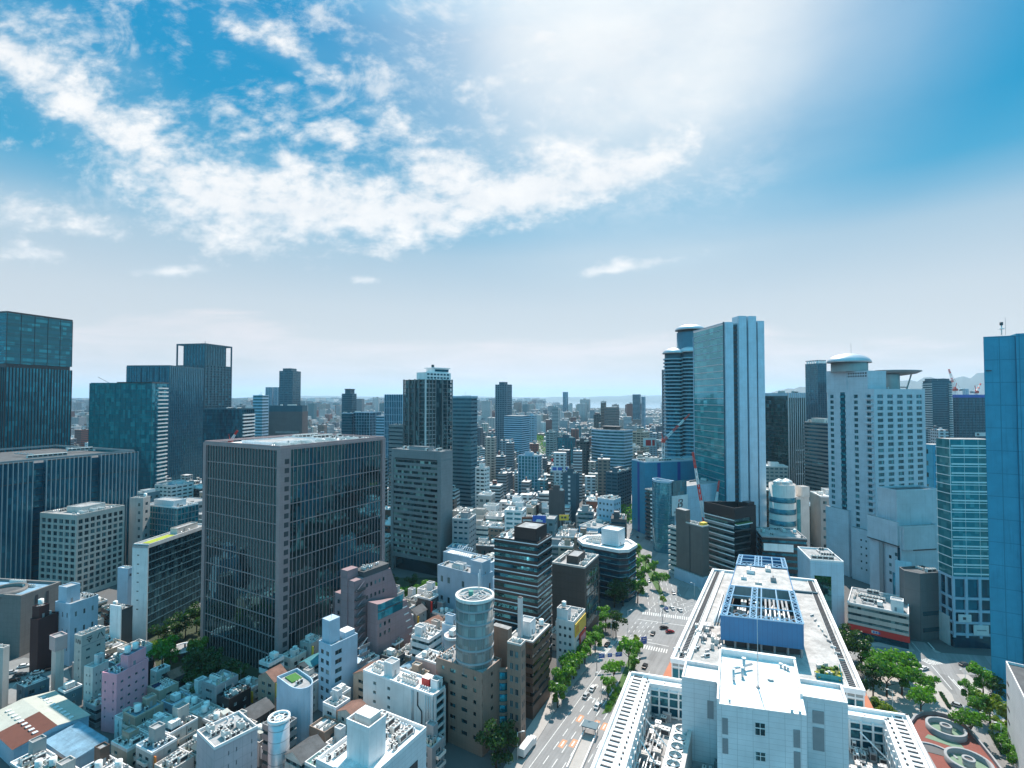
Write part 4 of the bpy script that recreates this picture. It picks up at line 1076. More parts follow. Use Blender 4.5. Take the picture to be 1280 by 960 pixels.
# low vaulted shopping hall left of the drum
b = Bld('arched_hall', 'low pale pink hall with dark arched openings, left of the glass drum', 560, 205, 30, 519, 575, None, 13)
b.block(wall('pale_pink_wall', (.48, .37, .36), .7, .3), R_WHITE); ar = MB()
for k in range(2):
    pts = [(4 + 8 * k + 2.6 * math.cos(t), -.06, 4 + 3.4 * math.sin(t)) for t in [math.pi * q / 10 for q in range(11)]]
    ar.face(pts[::-1] if False else [(4 + 8 * k - 2.6, -.06, .2), (4 + 8 * k + 2.6, -.06, .2)] + pts, gDARK)
b.part('arch_openings', ar); b.parapet(WHITE, .7, .4); gear(b, [('ac', 10), ('acb', 4), ('duct', 2), ('tank', 1)], seed=35); b.done()
b = Bld('pink_turret', 'small round-cornered pinkish tower standing beside the glass drum', 569, 196, 30, 553, 573, None, 28)
m_ = MB(); m_.cyl(3.2, 3.2, 14, 3.4, 14, wall('pale_pink_wall', (.48, .37, .36)), 18); m_.cyl(3.2, 3.2, 0, 2.6, 14, GRANITE, 14); m_.annulus(3.2, 3.2, 27.5, 28.5, 3.6, 3.0, WHITE, 18); b.part('wall', m_); gear(b, [('tankbox', 1)], 1.2, 1.2, 5.2, 5.2, z=28, seed=36); b.done()

# bluish white stepped block
b = Bld('bluish_stepped_block', 'bluish white stepped apartment block with a tall lift shaft, below the smoked glass office', 414, 196, 34, 398.5, 447, None, 25.5)
W, Dp = b.w, b.d
b.punched(BLUEW, GLASSW, 2, 2, 6, fw=.55, fh=.5, skipx=(1,), y1=Dp); b.parapet(BLUEW, .8, .3)
t_ = MB(); t_.box(1.0, 2.5, b.H, 5.8, 7, b.H + 9, BLUEW); b.part('lift_shaft', t_); t_ = MB(); t_.box(W * .58, 1.0, b.H - .01, W - .6, 5.5, b.H + 2.6, BLUEW, R_WHITE); t_.box(W, .5, 0, W + 4, 8, 14, BLUEW); b.part('annexe', t_)
es = MB()
for k in range(7): es.box(W + .2, -1.4, 3 * k + 2, W + 5, .3, 3 * k + 2.3, GREY); es.bar((W + .4, -.6, 3 * k + 2.3), (W + 4.6, -.6, 3 * k + 5.2), .35, STEELG); es.box(W + .2, -1.5, 3 * k + 2.3, W + 5, -1.4, 3 * k + 3.3, GREY)
b.part('fire_stair', es); gear(b, [('ac', 3), ('vent', 2)], 0, 7.5, seed=37); link_mesh('antenna', KIT['pole'][0], b.root, (3, 4, b.H + 9)); b.done()

# white office with dark windows, pipes and glass stair
b = Bld('white_piped_office', 'white office with dark slit windows, a black pipe and a glazed stair, lower centre', 541, 174.5, 30, 454, 559, None, 19.5)
W, Dp = b.w, b.d
xs_ = 1.2
b.punched(WHITE, GLASSW, 1, 9, 5, fw=.12, fh=.35, fwy=.4, skipy=(0, 1, 2, 3, 4, 6, 8), skipx=(0,), y0=.5, x0=.01, x1=W - .3, base=2, top=R_WHITE); b.parapet(WHITE, .7, .35)
gs = MB(); gs.box(xs_, .1, 0, W - 1.6, .49, b.H - 1, gDARK); gs.box(0, .12, b.H - 1, W - .3, .495, b.H - .1, WHITE); go = b.part('glazed_stair', gs)
ss = MB()
for k in range(7): ss.box(xs_ - .1, -.35, 2.9 * k + 2, W - 1.5, .2, 2.9 * k + 2.8, WHITE)
ss.box(xs_ - .2, -.4, 0, xs_ + .4, .3, b.H, WHITE); ss.box(W - 1.9, -.4, 0, W - 1.3, .3, b.H, WHITE); b.part('stair_frame', ss, parent=go)
bs_ = MB(); bs_.box(W - 1.2, -.2, 0, W + .2, 6, b.H + 1, BLACK); b.part('black_fin_wall', bs_)
pp = MB(); pp.tube((-.25, 6.4, b.H), (-.25, 6.4, 15), .18, BLACK); pp.tube((-.25, 6.4, 15), (-.25, 4.6, 13.5), .18, BLACK); pp.tube((-.25, 4.6, 13.5), (-.25, 4.6, 0), .18, BLACK)
for x in (1.2, 2.0, 3.0, 8.4, 9.0): pp.tube((-.2, x, b.H), (-.2, x, 0), .14, METAL)
b.part('drain_pipes', pp)
rb = MB(); rb.box(W * .5, 5, b.H, W * .5 + 3.2, 8.2, b.H + 2.6, RED, R_WHITE); b.part('red_roof_box', rb)
penthouse(b, 4, 1.2, 3, 3, 2.6, WHITE); penthouse(b, 2, Dp * .62, 4, 4, 4.5, WHITE); gear(b, [('ac', 22), ('acb', 6), ('duct', 3), ('vent', 5)], .5, .8, W - .8, Dp, seed=38, avoid=[(4, Dp * .62 + 2, 4), (W * .5 + 1.6, 6.6, 3), (5.5, 2.7, 3)]); b.done()

# large white wall at the bottom edge
b = Bld('white_sheer_office', 'large white sheer-walled office cut by the bottom edge, with a tall roof box', 455, 122, 29, 395, 533, None, 29.5)
W, Dp = b.w, b.d
b.block(WHITE2, R_WHITE, z1=b.H - .3); b.parapet(WHITE, 1.0, .35, z=b.H - .3)
g_ = MB(); g_.box(W * .62, -.08, 21, W * .84, -.01, 23.6, ACD); g_.box(W * .60, -.12, 20.6, W * .86, -.08, 21, STEELG); b.part('window', g_)
g_ = MB(); g_.box(W * .60, -.08, 12, W * .63, -.01, 15, ACD); g_.box(W * .70, -.08, 12, W * .73, -.01, 15, ACD); b.part('window', g_)
p_ = MB(); p_.box(5, 3.5, b.H - .3, 11, 11, b.H + 8, WHITE); po = b.part('lift_house', p_); p_ = MB(); p_.ring([(4.9, 3.4), (11.1, 3.4), (11.1, 11.1), (4.9, 11.1)], .3, b.H + 8, b.H + 9.4, WHITE); p_.box(5.4, 3.8, b.H + 8, 10.6, 10.6, b.H + 8.3, R_DARK); p_.box(6.4, 4.5, b.H + 8.3, 10.2, 9.8, b.H + 10.5, OFFWHITE, R_WHITE); b.part('plant_box', p_, parent=po)
gear(b, [('acb', 8), ('vent', 8), ('ac', 16), ('duct', 4)], 12, .8, W - .8, Dp - 1, z=b.H - .3, seed=39); gear(b, [('ac', 10), ('acb', 3)], .8, 12, 12, Dp - 1, z=b.H - .3, seed=40); b.done()

# pink building and its neighbours, lower left
b = Bld('pink_building', 'slim pink building with a dark roof terrace, lower left', 146, 186, 14, 127.5, 185.5, 846)
b.punched(PINK, GLASSW, 4, 3, 5, fw=.35, fh=.28, base=3.5, skipy=(1,), skipx=()); b.parapet(PINK, .8, .3)
b.block(BLUEW, R_BLUE, x0=.4, y0=.4, x1=b.w - .4, y1=b.d - .4, z0=b.H, z1=b.H + .2, name='roof_terrace')
o = penthouse(b, b.w * .38, b.d * .1, b.w * .58, b.d * .5, 4.6, PINK, top=R_BLUE, par=True)
for x in (.5, .75): link_mesh('water_tank', KIT['tank'][0], b.root, (b.w * x, b.d * .4, b.H + 4.7))
gear(b, [('ac', 5), ('vent', 2)], .4, .4, b.w * .36, b.d, seed=41, z=b.H + .2); b.done()
b = Bld('white_lettered_building', 'white building with black characters painted round its top, left of the pink building', 102, 206, 18, 93, 132, 797)
W, Dp = b.w, b.d
b.punched(OFFWHITE, GLASSW, 2, 2, 5, fw=.38, fh=.26, base=4, cap=4.2, skipy=(1,)); b.parapet(OFFWHITE, .7, .3)
ch = MB()
def stroke(ax, u0, z0, u1, z1, w=.34):      # brush stroke on the right (ax 0) or left (ax 1) face
    p, q = ((u0, -.06, z0), (u1, -.06, z1)) if ax == 0 else ((-.06, u0, z0), (-.06, u1, z1))
    d = Vector(q) - Vector(p); d.normalize(); nrm = Vector((0, -1, 0)) if ax == 0 else Vector((-1, 0, 0)); sd = d.cross(nrm) * w / 2
    P, Q = Vector(p), Vector(q)
    pts = [P - sd, Q - sd, Q + sd, P + sd]
    ch.face(pts, STEELD); ch.face([v + nrm * -.04 for v in pts][::-1], STEELD)
zt = b.H
for s_ in ((W * .74, zt - .9, W * .66, zt - 2.9), (W * .80, zt - .8, W * .92, zt - 2.9),                       # 八
           (W * .22, zt - .9, W * .42, zt - .9), (W * .20, zt - 1.7, W * .44, zt - 1.7), (W * .40, zt - 1.7, W * .32, zt - 2.6), (W * .27, zt - 2.2, W * .34, zt - 3.1)):
    stroke(0, *s_)
for s_ in ((Dp * .72, zt - .8, Dp * .72, zt - 2.4), (Dp * .45, zt - 1.0, Dp * .52, zt - 2.6), (Dp * .36, zt - 1.0, Dp * .26, zt - 2.8), (Dp * .18, zt - 1.2, Dp * .12, zt - 2.6)): stroke(1, *s_)
b.part('lettering', ch)
bd = MB(); bd.box(-.08, -.08, zt - 3.9, W + .02, -.01, zt - 3.6, STEELG); b.part('band', bd)
gear(b, [('ac', 6), ('tankbox', 1), ('vent', 2)], seed=42); b.done()
b = Bld('white_stepped_block', 'off-white stepped block between the lettered building and the pink building', 116, 196, 16, 105, 136, None, 17.5)
b.punched(OFFWHITE, GLASSW, 3, 2, 4, fw=.3, fh=.3); b.parapet(OFFWHITE, .6, .3); penthouse(b, b.w * .5, b.d * .4, b.w * .4, b.d * .4, 3, WHITE); gear(b, [('ac', 6), ('tank', 1)], seed=43, y1=b.d * .36); b.done()
# dark theatre block with round hole in a blue roof
b = Bld('theatre_block', 'broad grey-brown block with a blue roof and a round roof well, left edge', 26, 240, 8, -60, 76, None, 27)
W, Dp = b.w, b.d
THW = wall('warm_grey_tile', (.20, .185, .175), .6, .3, (2.2, 2.2, .03))
mb = MB(); mb.box(0, 0, 0, W, Dp, b.H, THW, R_BLUE); b.part('wall', mb); b.parapet(THW, 1.2, 1.0)
wl = MB(); wl.annulus(W * .30, Dp * .42, b.H, b.H + 1.6, 8.2, 7.2, THW, 36); wl.cyl(W * .30, Dp * .42, b.H, 7.2, .1, R_DARK, 36); b.part('roof_well', wl)
sv = MB()
for x in (W * .35, W * .62): sv.box(x, -.1, 3, x + 1.2, -.01, b.H - 1, ACD)
b.part('wall_slots', sv); gear(b, [('ac', 6), ('acb', 3)], W * .6, 2, seed=44); b.done()
# bluish white houses behind the lettered one
b = Bld('white_stair_house', 'bluish white house with a raised stair tower beside the grey-brown theatre block', 88, 232, 18, 69, 123, 757)
b.punched(BLUEW, GLASSW, 3, 3, 3, fw=.25, fh=.3); b.parapet(BLUEW, .7, .3); penthouse(b, .6, b.d * .35, 5.5, 5.5, 7, BLUEW); gear(b, [('ac', 9), ('acb', 2), ('tank', 2)], 7, 0, seed=45); b.done()
b = Bld('white_wing_wall_house', 'dark house with one tall blank white wing wall below the grass-roofed slab', 152, 236, 15, 139, 166, 764)
b.block(DKGREY, R_GREY); w_ = MB(); w_.box(-.5, -.1, 0, -.05, b.d + .1, b.H + 2.5, WHITE); b.part('wing_wall', w_); b.parapet(DKGREY, .6, .3); gear(b, [('ac', 5), ('tank', 2)], seed=46); b.done()
b = Bld('dark_red_house', 'dark maroon house with a roof tank stand beside the theatre block', 48, 226, 12, 38, 73, 776)
b.block(wall('maroon_wall', (.055, .022, .022), .6, .3), R_DARK); b.parapet(MATS['maroon_wall'], .6, .3); penthouse(b, 1, 1, 4, 4, 5, MATS['maroon_wall']); link_mesh('water_tank', KIT['tank'][0], b.root, (3, 3, b.H + 5.2)); gear(b, [('ac', 4)], 5.5, 1, seed=47); b.done()
p0 = at_d(69, 206, 24); b = Bld.raw('shaft_house', 'slim pinkish shaft house with a wider top, left of the lettered building', p0.x, p0.y, R(62), 4, 5, 24)
m_ = MB(); m_.box(.5, .5, 0, 3.2, 4.2, b.H - 5, OFFWHITE); m_.box(0, 0, b.H - 5, 4, 5, b.H, wall('pale_pink_wall', (.48, .37, .36)), R_GREY); b.part('wall', m_); b.parapet(wall('pale_pink_wall', (.48, .37, .36)), .6, .3); b.done()
b = Bld('edge_white_building', 'off-white windowless building cut by the left edge beside the car park', 4, 196, 5, -40, 12, 812)
b.block(OFFWHITE, R_GREY); b.parapet(OFFWHITE, .7, .3); gear(b, [('ac', 4)], seed=48); b.done()
# corrugated market hall
p0, p1, p2 = at_z(12, 905, 8), at_z(34, 922, 8), at_z(100, 890, 8)
b = Bld.raw('market_hall', 'long low hall with rusty and cream corrugated roof and rows of skylights', -161, 168.5, R(60), 17, 30, 8)
W, Dp = max(b.w, 20), b.d
RUSTR = wall('rust_corrugated_roof', (.15, .055, .038), .8, .6, (.5, 50, .07)); CREAMR = wall('cream_corrugated_roof', (.46, .46, .40), .8, .4, (.5, 50, .07))
m_ = MB(); m_.box(0, 0, 0, W, Dp, 6.6, BLUEW); b.part('wall', m_)
rf = MB(); rf.face([(-.5, -.5, 6.6), (W * .55, -.5, 8.2), (W * .55, Dp * .5, 8.2), (-.5, Dp * .5, 6.6)], RUSTR); rf.face([(-.5, Dp * .5, 6.6), (W * .55, Dp * .5, 8.2), (W * .55, Dp + .5, 8.2), (-.5, Dp + .5, 6.6)], CREAMR); rf.face([(W * .55, -.5, 8.2), (W + .5, -.5, 6.6), (W + .5, Dp + .5, 6.6), (W * .55, Dp + .5, 8.2)], CREAMR)
rf.face([(-.5, -.5, 6.4), (W + .5, -.5, 6.4), (W * .55, -.5, 8.2)], BLUEW); b.part('roof', rf)
sk = MB(); sk.box(-.7, -.6, 0, .7, .6, .25, STEELW, R_WHITE); me = sk.data('skylight')
for row in (.30, .78):
    for k in range(9): f = row; z = 6.75 + 1.5 * (f / .55 if f < .55 else (1 - f) / .45); link_mesh('skylight', me, b.root, (W * f, Dp * (.08 + .1 * k), z))
b.done()
b = Bld.raw('blue_roof_hall', 'low hall with a plain pale blue sheet roof beside the corrugated market hall', -138, 164, R(62), 9, 19, 7)
m_ = MB(); m_.box(0, 0, 0, b.w, b.d, 6, BLUEW); b.part('wall', m_); m_ = MB(); m_.face([(-.4, -.4, 6.2), (b.w + .4, -.4, 7.4), (b.w + .4, b.d + .4, 7.4), (-.4, b.d + .4, 6.2)], R_BLUE); m_.face([(-.4, -.4, 6.0), (b.w + .4, -.4, 6.0), (b.w + .4, -.4, 7.4), (-.4, -.4, 6.2)], BLUEW); b.part('roof', m_); b.done()
# fan-topped steel cylinder and its white curved neighbour
b = Bld('steel_silo_tower', 'shiny steel cylinder with a spoked ring on top among the low roofs', 349, 160, 20, 342, 366, None, 19)
m_ = MB(); m_.cyl(3, 3, 0, 3.1, 19, plain('bright_steel_sheet', (.55, .57, .60), .35, .55), 28, top=R_DARK); m_.annulus(3, 3, 18.8, 19.8, 3.3, 2.8, STEELW, 28)
for k in range(8): a = k * math.pi / 4; m_.bar((3, 3, 19.3), (3 + 3 * math.cos(a), 3 + 3 * math.sin(a), 19.3), .2, STEELW)
m_.annulus(3, 3, 19.1, 19.5, 1.5, 1.1, STEELW, 16)
for k in range(5): m_.annulus(3, 3, 3 + 3.4 * k, 3.15 + 3.4 * k, 3.16, 3.0, STEELG, 28)
b.part('drum', m_); b.done()
b = Bld('white_curved_house', 'bluish white curved building with a green-edged roof garden, lower left of centre', 372, 175, 40, 346, 398, None, 20)
m_ = MB(); pts = [(b.w * .5 + b.w * .5 * math.cos(t), b.d * .4 + b.d * .4 * math.sin(t)) for t in [math.pi + math.pi * q / 12 for q in range(13)]] + [(b.w, b.d), (0, b.d)]
m_.prism(pts, 0, 20, BLUEW, R_GREY); b.part('wall', m_); m_ = MB(); m_.ring(pts, .3, 19.98, 21, BLUEW); b.part('parapet', m_); m_ = MB(); m_.box(b.w * .3, b.d * .55, 20, b.w * .8, b.d * .9, 20.4, plain('roof_garden', (.05, .16, .03), .9)); b.part('roof_garden', m_); gear(b, [('ac', 6), ('acb', 1), ('tank', 1)], 1.5, b.d * .3, b.w - 1.5, b.d * .52, z=20, seed=49); b.done()
b = Bld('pinkish_slab_house', 'pinkish white slab with slit windows and a slanted right edge, bottom left', 268, 148, 38, 246, 322, None, 20)
b.punched(wall('pinkish_wall', (.52, .44, .46), .65, .3, (2.6, 2.8, .04)), GLASSW, 5, 2, 4, fw=.14, fh=.35, skipx=(0, 3), skipy=(0, 1)); b.parapet(WHITE, .8, .3); gear(b, [('ac', 10), ('acb', 3), ('vent', 3), ('duct', 1)], seed=50); b.done()

# ================================================================== right side
# tower with bowed balconies and round caps
b = Bld('domed_tower', 'tower of bowed balcony floors under round cap roofs beside the finned glass tower', 868, 520, 80, 828, 884, None, 120 + 52 * 520 / 640)
def wx(px, d=520): return (px - 640) / 640 * d
def to_local(o, x, y):
    c, k = math.cos(o.rz), math.sin(o.rz); dx, dy = x - o.x, y - o.y
    return dx * c + dy * k, -dx * k + dy * c
zl = 120 + 52 * 520 / 640; zt = 120 + 90 * 520 / 640
CAP = plain('cap_roof_metal', (.52, .54, .57), .4, .4)
for (px, dd, r, zz) in ((842, 531, 10.2, zl - 2), (862, 527, 9.6, zl - 1)):
    cx_, cy_ = to_local(b, wx(px, dd), dd)
    m_ = MB(); m_.cyl(cx_, cy_, 0, r - 1.2, zz, gNAVY, 28); o = b.part('balcony_wing', m_)
    m_ = MB()
    for k in range(int(zz / 3.7)): m_.annulus(cx_, cy_, zz - 3.7 * k - 1.3, zz - 3.7 * k, r, r - 1.5, wall('balcony_grey', (.26, .36, .42), .5, .2), 28); m_.annulus(cx_, cy_, zz - 3.7 * k - .3, zz - 3.7 * k - .02, r - .02, 1, MATS['balcony_grey'], 28)
    b.part('balconies', m_, parent=o)
    m_ = MB(); m_.cyl(cx_, cy_, zz, r - 1.5, 6, DKBLUE, 28); cap_dome(m_, cx_, cy_, zz + 5.2, r + .9, 6.0, CAP, under=STEELD); b.part('cap_roof', m_, parent=o)
cx_, cy_ = to_local(b, wx(863, 546), 546)
m_ = MB(); m_.cyl(cx_, cy_, 0, 13.5, zt - 4, wall('steel_blue_wall', (.10, .20, .26), .5, .2, (2, 4, .04)), 30); b.part('shaft', m_)
m_ = MB(); cap_dome(m_, cx_, cy_, zt - 1.5, 15.4, 6.5, CAP, under=STEELD); m_.cyl(cx_, cy_, zt - 4, 12.5, 2.6, STEELD, 28); b.part('cap_roof', m_)
x0, y0 = to_local(b, wx(842), 548); 
m_ = MB(); m_.box(min(x0, cx_), min(y0, cy_) , 0, max(x0, cx_) + 6, max(y0, cy_) + 8, zl - 12, DKBLUE); b.part('wall', m_)
b.done()

# finned glass tower
b = Bld('finned_glass_tower', 'tallest glass tower right of centre with green glass left face and pale blue upright piers', 905, 415, 84, 867, 954, 403)
H = b.H
GG = curtain_glass('green_mirror_glazing', (.012, .20, .215), (.10, .46, .46), (6.0, 6.0, 5.6), .6, 2.2, wob=.012)
W, Dp = b.w, b.d
m_ = MB(); m_.box(0, 0, 0, W, Dp, H - 2, GG, R_GREY); b.part('curtain_wall', m_)
f_ = MB()
for k in range(33):
    z = H - 5.6 * k
    f_.box(-.35, .2, z - .45, .1, Dp + .3, z, BLUEW if k < 6 else SILVER)
f_.box(-.4, -.1, 0, .2, .9, H + .5, DKBLUE); f_.box(-.4, Dp - .6, 0, .3, Dp + .4, H - 6, BLUEW); b.part('facade_frame', f_)
L = lambda px: (px - 905) / (954 - 905) * W
pz = [h_at(y, 418) for y in (403.5, 396, 396, 401.5)]
for (a, c, z, d_) in ((905.6, 915, pz[0], 2), (921, 930.6, pz[1], 3.2), (933, 942.8, pz[2], 3.2), (945.4, 953.6, pz[3], 2.2)):
    m_ = MB(); m_.box(L(a), -d_, 0, L(c), .05, z, PALEBLUE, R_GREY); m_.box(L(a), .05, H - 2, L(c), 7, z, PALEBLUE, R_GREY); b.part('pier', m_)
g_ = MB(); n = int(H / 3.9)
for k in range(n): g_.box(L(915), -.6, 3.9 * k + 2.4, L(921), -.05, 3.9 * k + 3.9, DKBLUE)
g_.box(L(930.6), -.5, 0, L(933), -.05, pz[1] - 2, STEELD); g_.box(L(942.8), -.5, 0, L(945.4), -.05, pz[1] - 4, STEELD); 
for a_, c_ in ((915, 921), (930.6, 933), (942.8, 945.4)): g_.box(L(a_), -.14, 0, L(c_), -.03, H - 2.2, STEELD)
b.part('window_slots', g_)
b.parapet(SILVER, 1.5, .5, z=H - 2); b.done()

# dark tower pair
b = Bld('dark_glass_tower', 'dark green glass tower with pale ribbed right edge, between the finned tower and the hotel', 985, 520, 76, 952, 1006, 491)
b.curtain(curtain_glass('deep_green_glazing', (.006, .028, .026), (.02, .07, .06), (3, 3, 3.9), .5, 1.8), STEELD, vs=0, hs=3.9, hw=.2)
f_ = MB()
for k in range(9): x = b.w * k / 8; f_.box(x - .35, -.9, 0, x + .35, .05, b.H, SILVER)
for k in range(6): f_.box(b.w * .35, -.5, 6 + 12 * k, b.w, .04, 7 + 12 * k, SILVER)
b.part('ribs', f_); f_ = MB(); f_.box(0.3, -.3, b.H - 5, b.w, b.d, b.H, BLUEW, R_GREY); f_.box(-.4, .5, b.H - 3, .02, b.d, b.H, BLUEW); b.part('crown', f_); gear(b, [('acb', 4), ('ac', 6)], seed=52); b.done()
b = Bld('slim_navy_tower', 'slim navy glass tower behind the white hotel, with white frames on its roof', 1022, 880, 78, 1007, 1033, 454)
b.curtain(gNAVY, DKBLUE, vs=5, hs=3.6, vw=.5, hw=.4); f_ = MB()
for k in range(5): f_.box(1 + k * b.w / 5.2, 0, b.H, 3.5 + k * b.w / 5.2, 1, b.H + 5, WHITE); f_.box(0, 1 + k * b.d / 5.2, b.H, 1, 3.5 + k * b.d / 5.2, b.H + 5, WHITE)
f_.ring([(0, 0), (b.w, 0), (b.w, b.d), (0, b.d)], 1, b.H + 4.5, b.H + 5.5, DKBLUE); b.part('crown_frame', f_); b.done()
b = Bld('brown_striped_block', 'brown striped office block squeezed between the dark tower and the white hotel', 1036, 470, 78, 1004, 1060, 529)
b.ribbon(wall('warm_grey_stripe', (.22, .20, .20), .6, .2), gDARK, 3.6, wh=1.7, sill=.9, inset=.6); penthouse(b, 1, b.d * .2, 6, b.d * .5, 4, OFFWHITE, par=False); gear(b, [('acb', 5), ('ac', 5)], seed=53); b.done()

# white hotel tower
b = Bld('white_hotel_tower', 'white hotel tower with small square windows, a silver curved roof and a disc-like canopy', 1092, 330, 72, 1034, 1156, 486)
W, Dp, H = b.w, b.d, b.H
b.punched(HOTEL, curtain_glass('hotel_glazing', (.010, .07, .085), (.14, .36, .38), (1.2, 1.2, 4), .8, 1.9), 5, 7, 30, fw=.58, fh=.6, base=6, cap=3, dep=.5, skipy=(1, 3, 5), fwy=.62, mx=1.2)
u_ = MB(); u_.box(.2, Dp * .12, H - .5, W * .36, Dp + .2, H + 12, HOTEL, R_GREY); u_.box(-.2, Dp * .55, H - 2, W * .3, Dp + .4, H + 13, HOTEL, R_GREY); uo = b.part('upper_block', u_)
w_ = MB(); w_.box(-.06, 0, 0, .02, 1.0, 1.1, ACD); me = w_.data('window')
for r in range(2):
    for q in range(10): link_mesh('window', me, uo, (.2, Dp * .14 + 1.7 * q, H + 8 + 1.9 * r))
bl = MB()
for k in range(30):
    z = 6 + (H - 9) / 30 * k
    bl.box(-1.3, Dp * .02, z, .06, Dp * .16, z + 1.2, HOTEL); bl.box(-.5, Dp * .60, z + 1, .06, Dp * .70, z + 2.6, gTEAL)
b.part('balconies', bl)
rc = MB(); rc.box(-.06, Dp * .60, 4, .03, Dp * .70, H - 1, gNAVY); b.part('glass_slot', rc)
dm = MB(); ccx, ccy = to_local(b, *at_d(1066, 352)[:2])
dm.cyl(ccx, ccy, H + 12, 10.8, 6.3, CONC, 28); do = b.part('roof_drum', dm)
dm = MB(); cap_dome(dm, ccx, ccy, H + 18.2, 16, 6.4, CAP, n=36, rings=7, sy=.7, under=STEELD)
b.part('curved_roof', dm, parent=do)
cn = MB(); kx, ky = W * .78, Dp * .3; b_ = len(cn.v); i = cn.mat(STEELG); N = 32
for (rr, zz) in ((.2, 9.0), (13, 10.6), (17.5, 12.3), (17.5, 12.9), (.2, 13.2)):
    cn.v += [(kx + rr * math.cos(2 * math.pi * k / N), ky + rr * .6 * math.sin(2 * math.pi * k / N), H + zz) for k in range(N)]
for r in range(4):
    for k in range(N): cn.f.append((b_ + r * N + k, b_ + r * N + (k + 1) % N, b_ + (r + 1) * N + (k + 1) % N, b_ + (r + 1) * N + k)); cn.mi.append(i); cn.smooth.append(r < 2)
co = b.part('canopy', cn)
st = MB(); st.cyl(kx - 8, ky, H, 5.5, 10, CONC, 20); st.bar((kx + 5, ky - 2, H), (kx + 10, ky - 2, H + 11), .8, CONC); st.bar((kx - 1, ky, H + 1.5), (kx + 8, ky, H + 1.5), .5, STEELG); b.part('canopy_support', st, parent=co)
pd = MB(); pd.box(-2.5, -1, 0, .2, Dp * .45, 34, HOTEL, R_GREY); pd.box(-2, Dp * .52, 0, .2, Dp + 1, 44, HOTEL, R_GREY); po = b.part('podium', pd)
w_ = MB(); w_.box(-.06, -.5, 0, .02, .5, 1.2, GLASSW); me = w_.data('window')
for r in range(5):
    for q in range(3): link_mesh('window', me, po, (-2.5, 1.5 + 3.4 * q, 8 + 4.6 * r))
gear(b, [('ac', 5), ('acb', 3), ('duct', 1)], W * .4, 1, W, Dp, seed=54, avoid=[(kx, ky, 9)]); link_mesh('antenna', KIT['pole'][0], b.root, (ccx + 2, ccy, H + 23), 0, 1.6); b.done()
# towers behind the hotel
b = Bld('white_balcony_tower', 'dark tower with white balcony edges right behind the hotel canopy', 1165, 780, 84, 1153, 1190, 476)
b.ribbon(DKBLUE, gNAVY, 3.5, wh=1.9, inset=.6); f_ = MB()
for k in range(int(b.H / 3.5)): f_.box(-1.4, 0, 3.5 * k, -.02, b.d, 3.5 * k + 1.4, WHITE); f_.box(b.w * .82, -1.2, 3.5 * k, b.w, -.02, 3.5 * k + 1.3, WHITE)
b.part('balconies', f_); penthouse(b, 2, 2, b.w - 4, b.d - 4, 3, DKBLUE); b.done()
b = Bld('tower_under_construction', 'dark netted tower under construction below two red and white cranes', 1198, 690, 86, 1191, 1250, 497)
b.ribbon(DKBLUE, gNAVY, 3.6, wh=2.3, inset=.4, piers=5, pw=.6); f_ = MB(); f_.box(lx(b, 1217), -1, b.H - 52, lx(b, 1230), -.6, b.H - 47, WHITE); f_.box(lx(b, 1219), -1.06, b.H - 51, lx(b, 1222), -1, b.H - 48, STEELD); b.part('site_banner', f_)
f_ = MB(); f_.ring([(-.5, -.5), (b.w, -.5), (b.w, b.d), (-.5, b.d)], .3, b.H, b.H + 4, BLUEP); b.part('safety_screen', f_); b.done()
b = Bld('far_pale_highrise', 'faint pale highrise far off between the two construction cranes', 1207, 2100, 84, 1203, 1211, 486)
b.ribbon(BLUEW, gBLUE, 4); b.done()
b = Bld('blue_grey_annexe', 'blue-grey plain block behind the glass corner office', 1166, 360, 82, 1150, 1185, 556)
b.punched(SLAB, GLASSW, 3, 1, 10, fw=.3, fh=.4); b.done()

# white windowless complex
b = Bld('white_windowless_complex', 'white and grey windowless complex of stacked blocks in front of the white hotel', 1126, 285, 80, 1086, 1174, None, 52)
W, Dp, H = b.w, b.d, b.H
PW = wall('blotched_white_wall', (.50, .55, .60), .6, .45, (5, 12, .03))
m_ = MB(); m_.box(0, 0, 0, W, Dp, H - 4, PW, R_GREY); b.part('wall', m_)
m_ = MB(); m_.box(W * .08, Dp * .2, H - 4, W * 1.2, Dp * .8, H + 15, PW, R_DARK); m_.box(W * .02, -1.2, H - 16, W * .85, .05, H - 3.0, PW, R_GREY); m_.box(-1.2, Dp * .05, H - 14, .05, Dp, H - 1.2, PW, R_GREY); o = b.part('upper_block', m_)
m_ = MB(); m_.ring([(W * .08, Dp * .2), (W * 1.2, Dp * .2), (W * 1.2, Dp * .8), (W * .08, Dp * .8)], .5, H + 14.9, H + 16, PW); b.part('parapet', m_, parent=o)
tr_ = MB(); tr_.box(-1.4, Dp * .5, 2, -1.19, Dp * .62, H - 15, STEELG); tr_.box(W * .3, -.25, H - 17, W * .9, -.0, H - 16.2, DKGREY); tr_.box(-.35, Dp * .04, 3, -.0, Dp * .1, H - 15, gNAVY); tr_.box(-1.5, Dp * .05, H - 14.6, .1, Dp, H - 14, DKGREY); b.part('trim', tr_)
cv = MB(); cv.annulus(3.2, 2.2, 6, 30, 5.2, 4.4, PW, 16, math.pi, math.pi * 1.5); cv.cyl(3.2, 2.2, 0, 4.8, 22, gTEAL, 24); b.part('bow_corner', cv)
w_ = MB(); w_.box(-.06, 0, 0, .03, 1.5, 1.8, GLASSW); me = w_.data('window')
for r in range(8): link_mesh('window', me, b.root, (0, Dp * .12, 5 + 3.8 * r))
for r in range(4): link_mesh('window', me, b.root, (0, Dp * .3, 16 + 4.4 * r))
b.parapet(PW, .8, .5, z=H - 4); gear(b, [('acb', 3), ('ac', 5)], 1, Dp * .82, seed=55, z=H - 4); b.done()
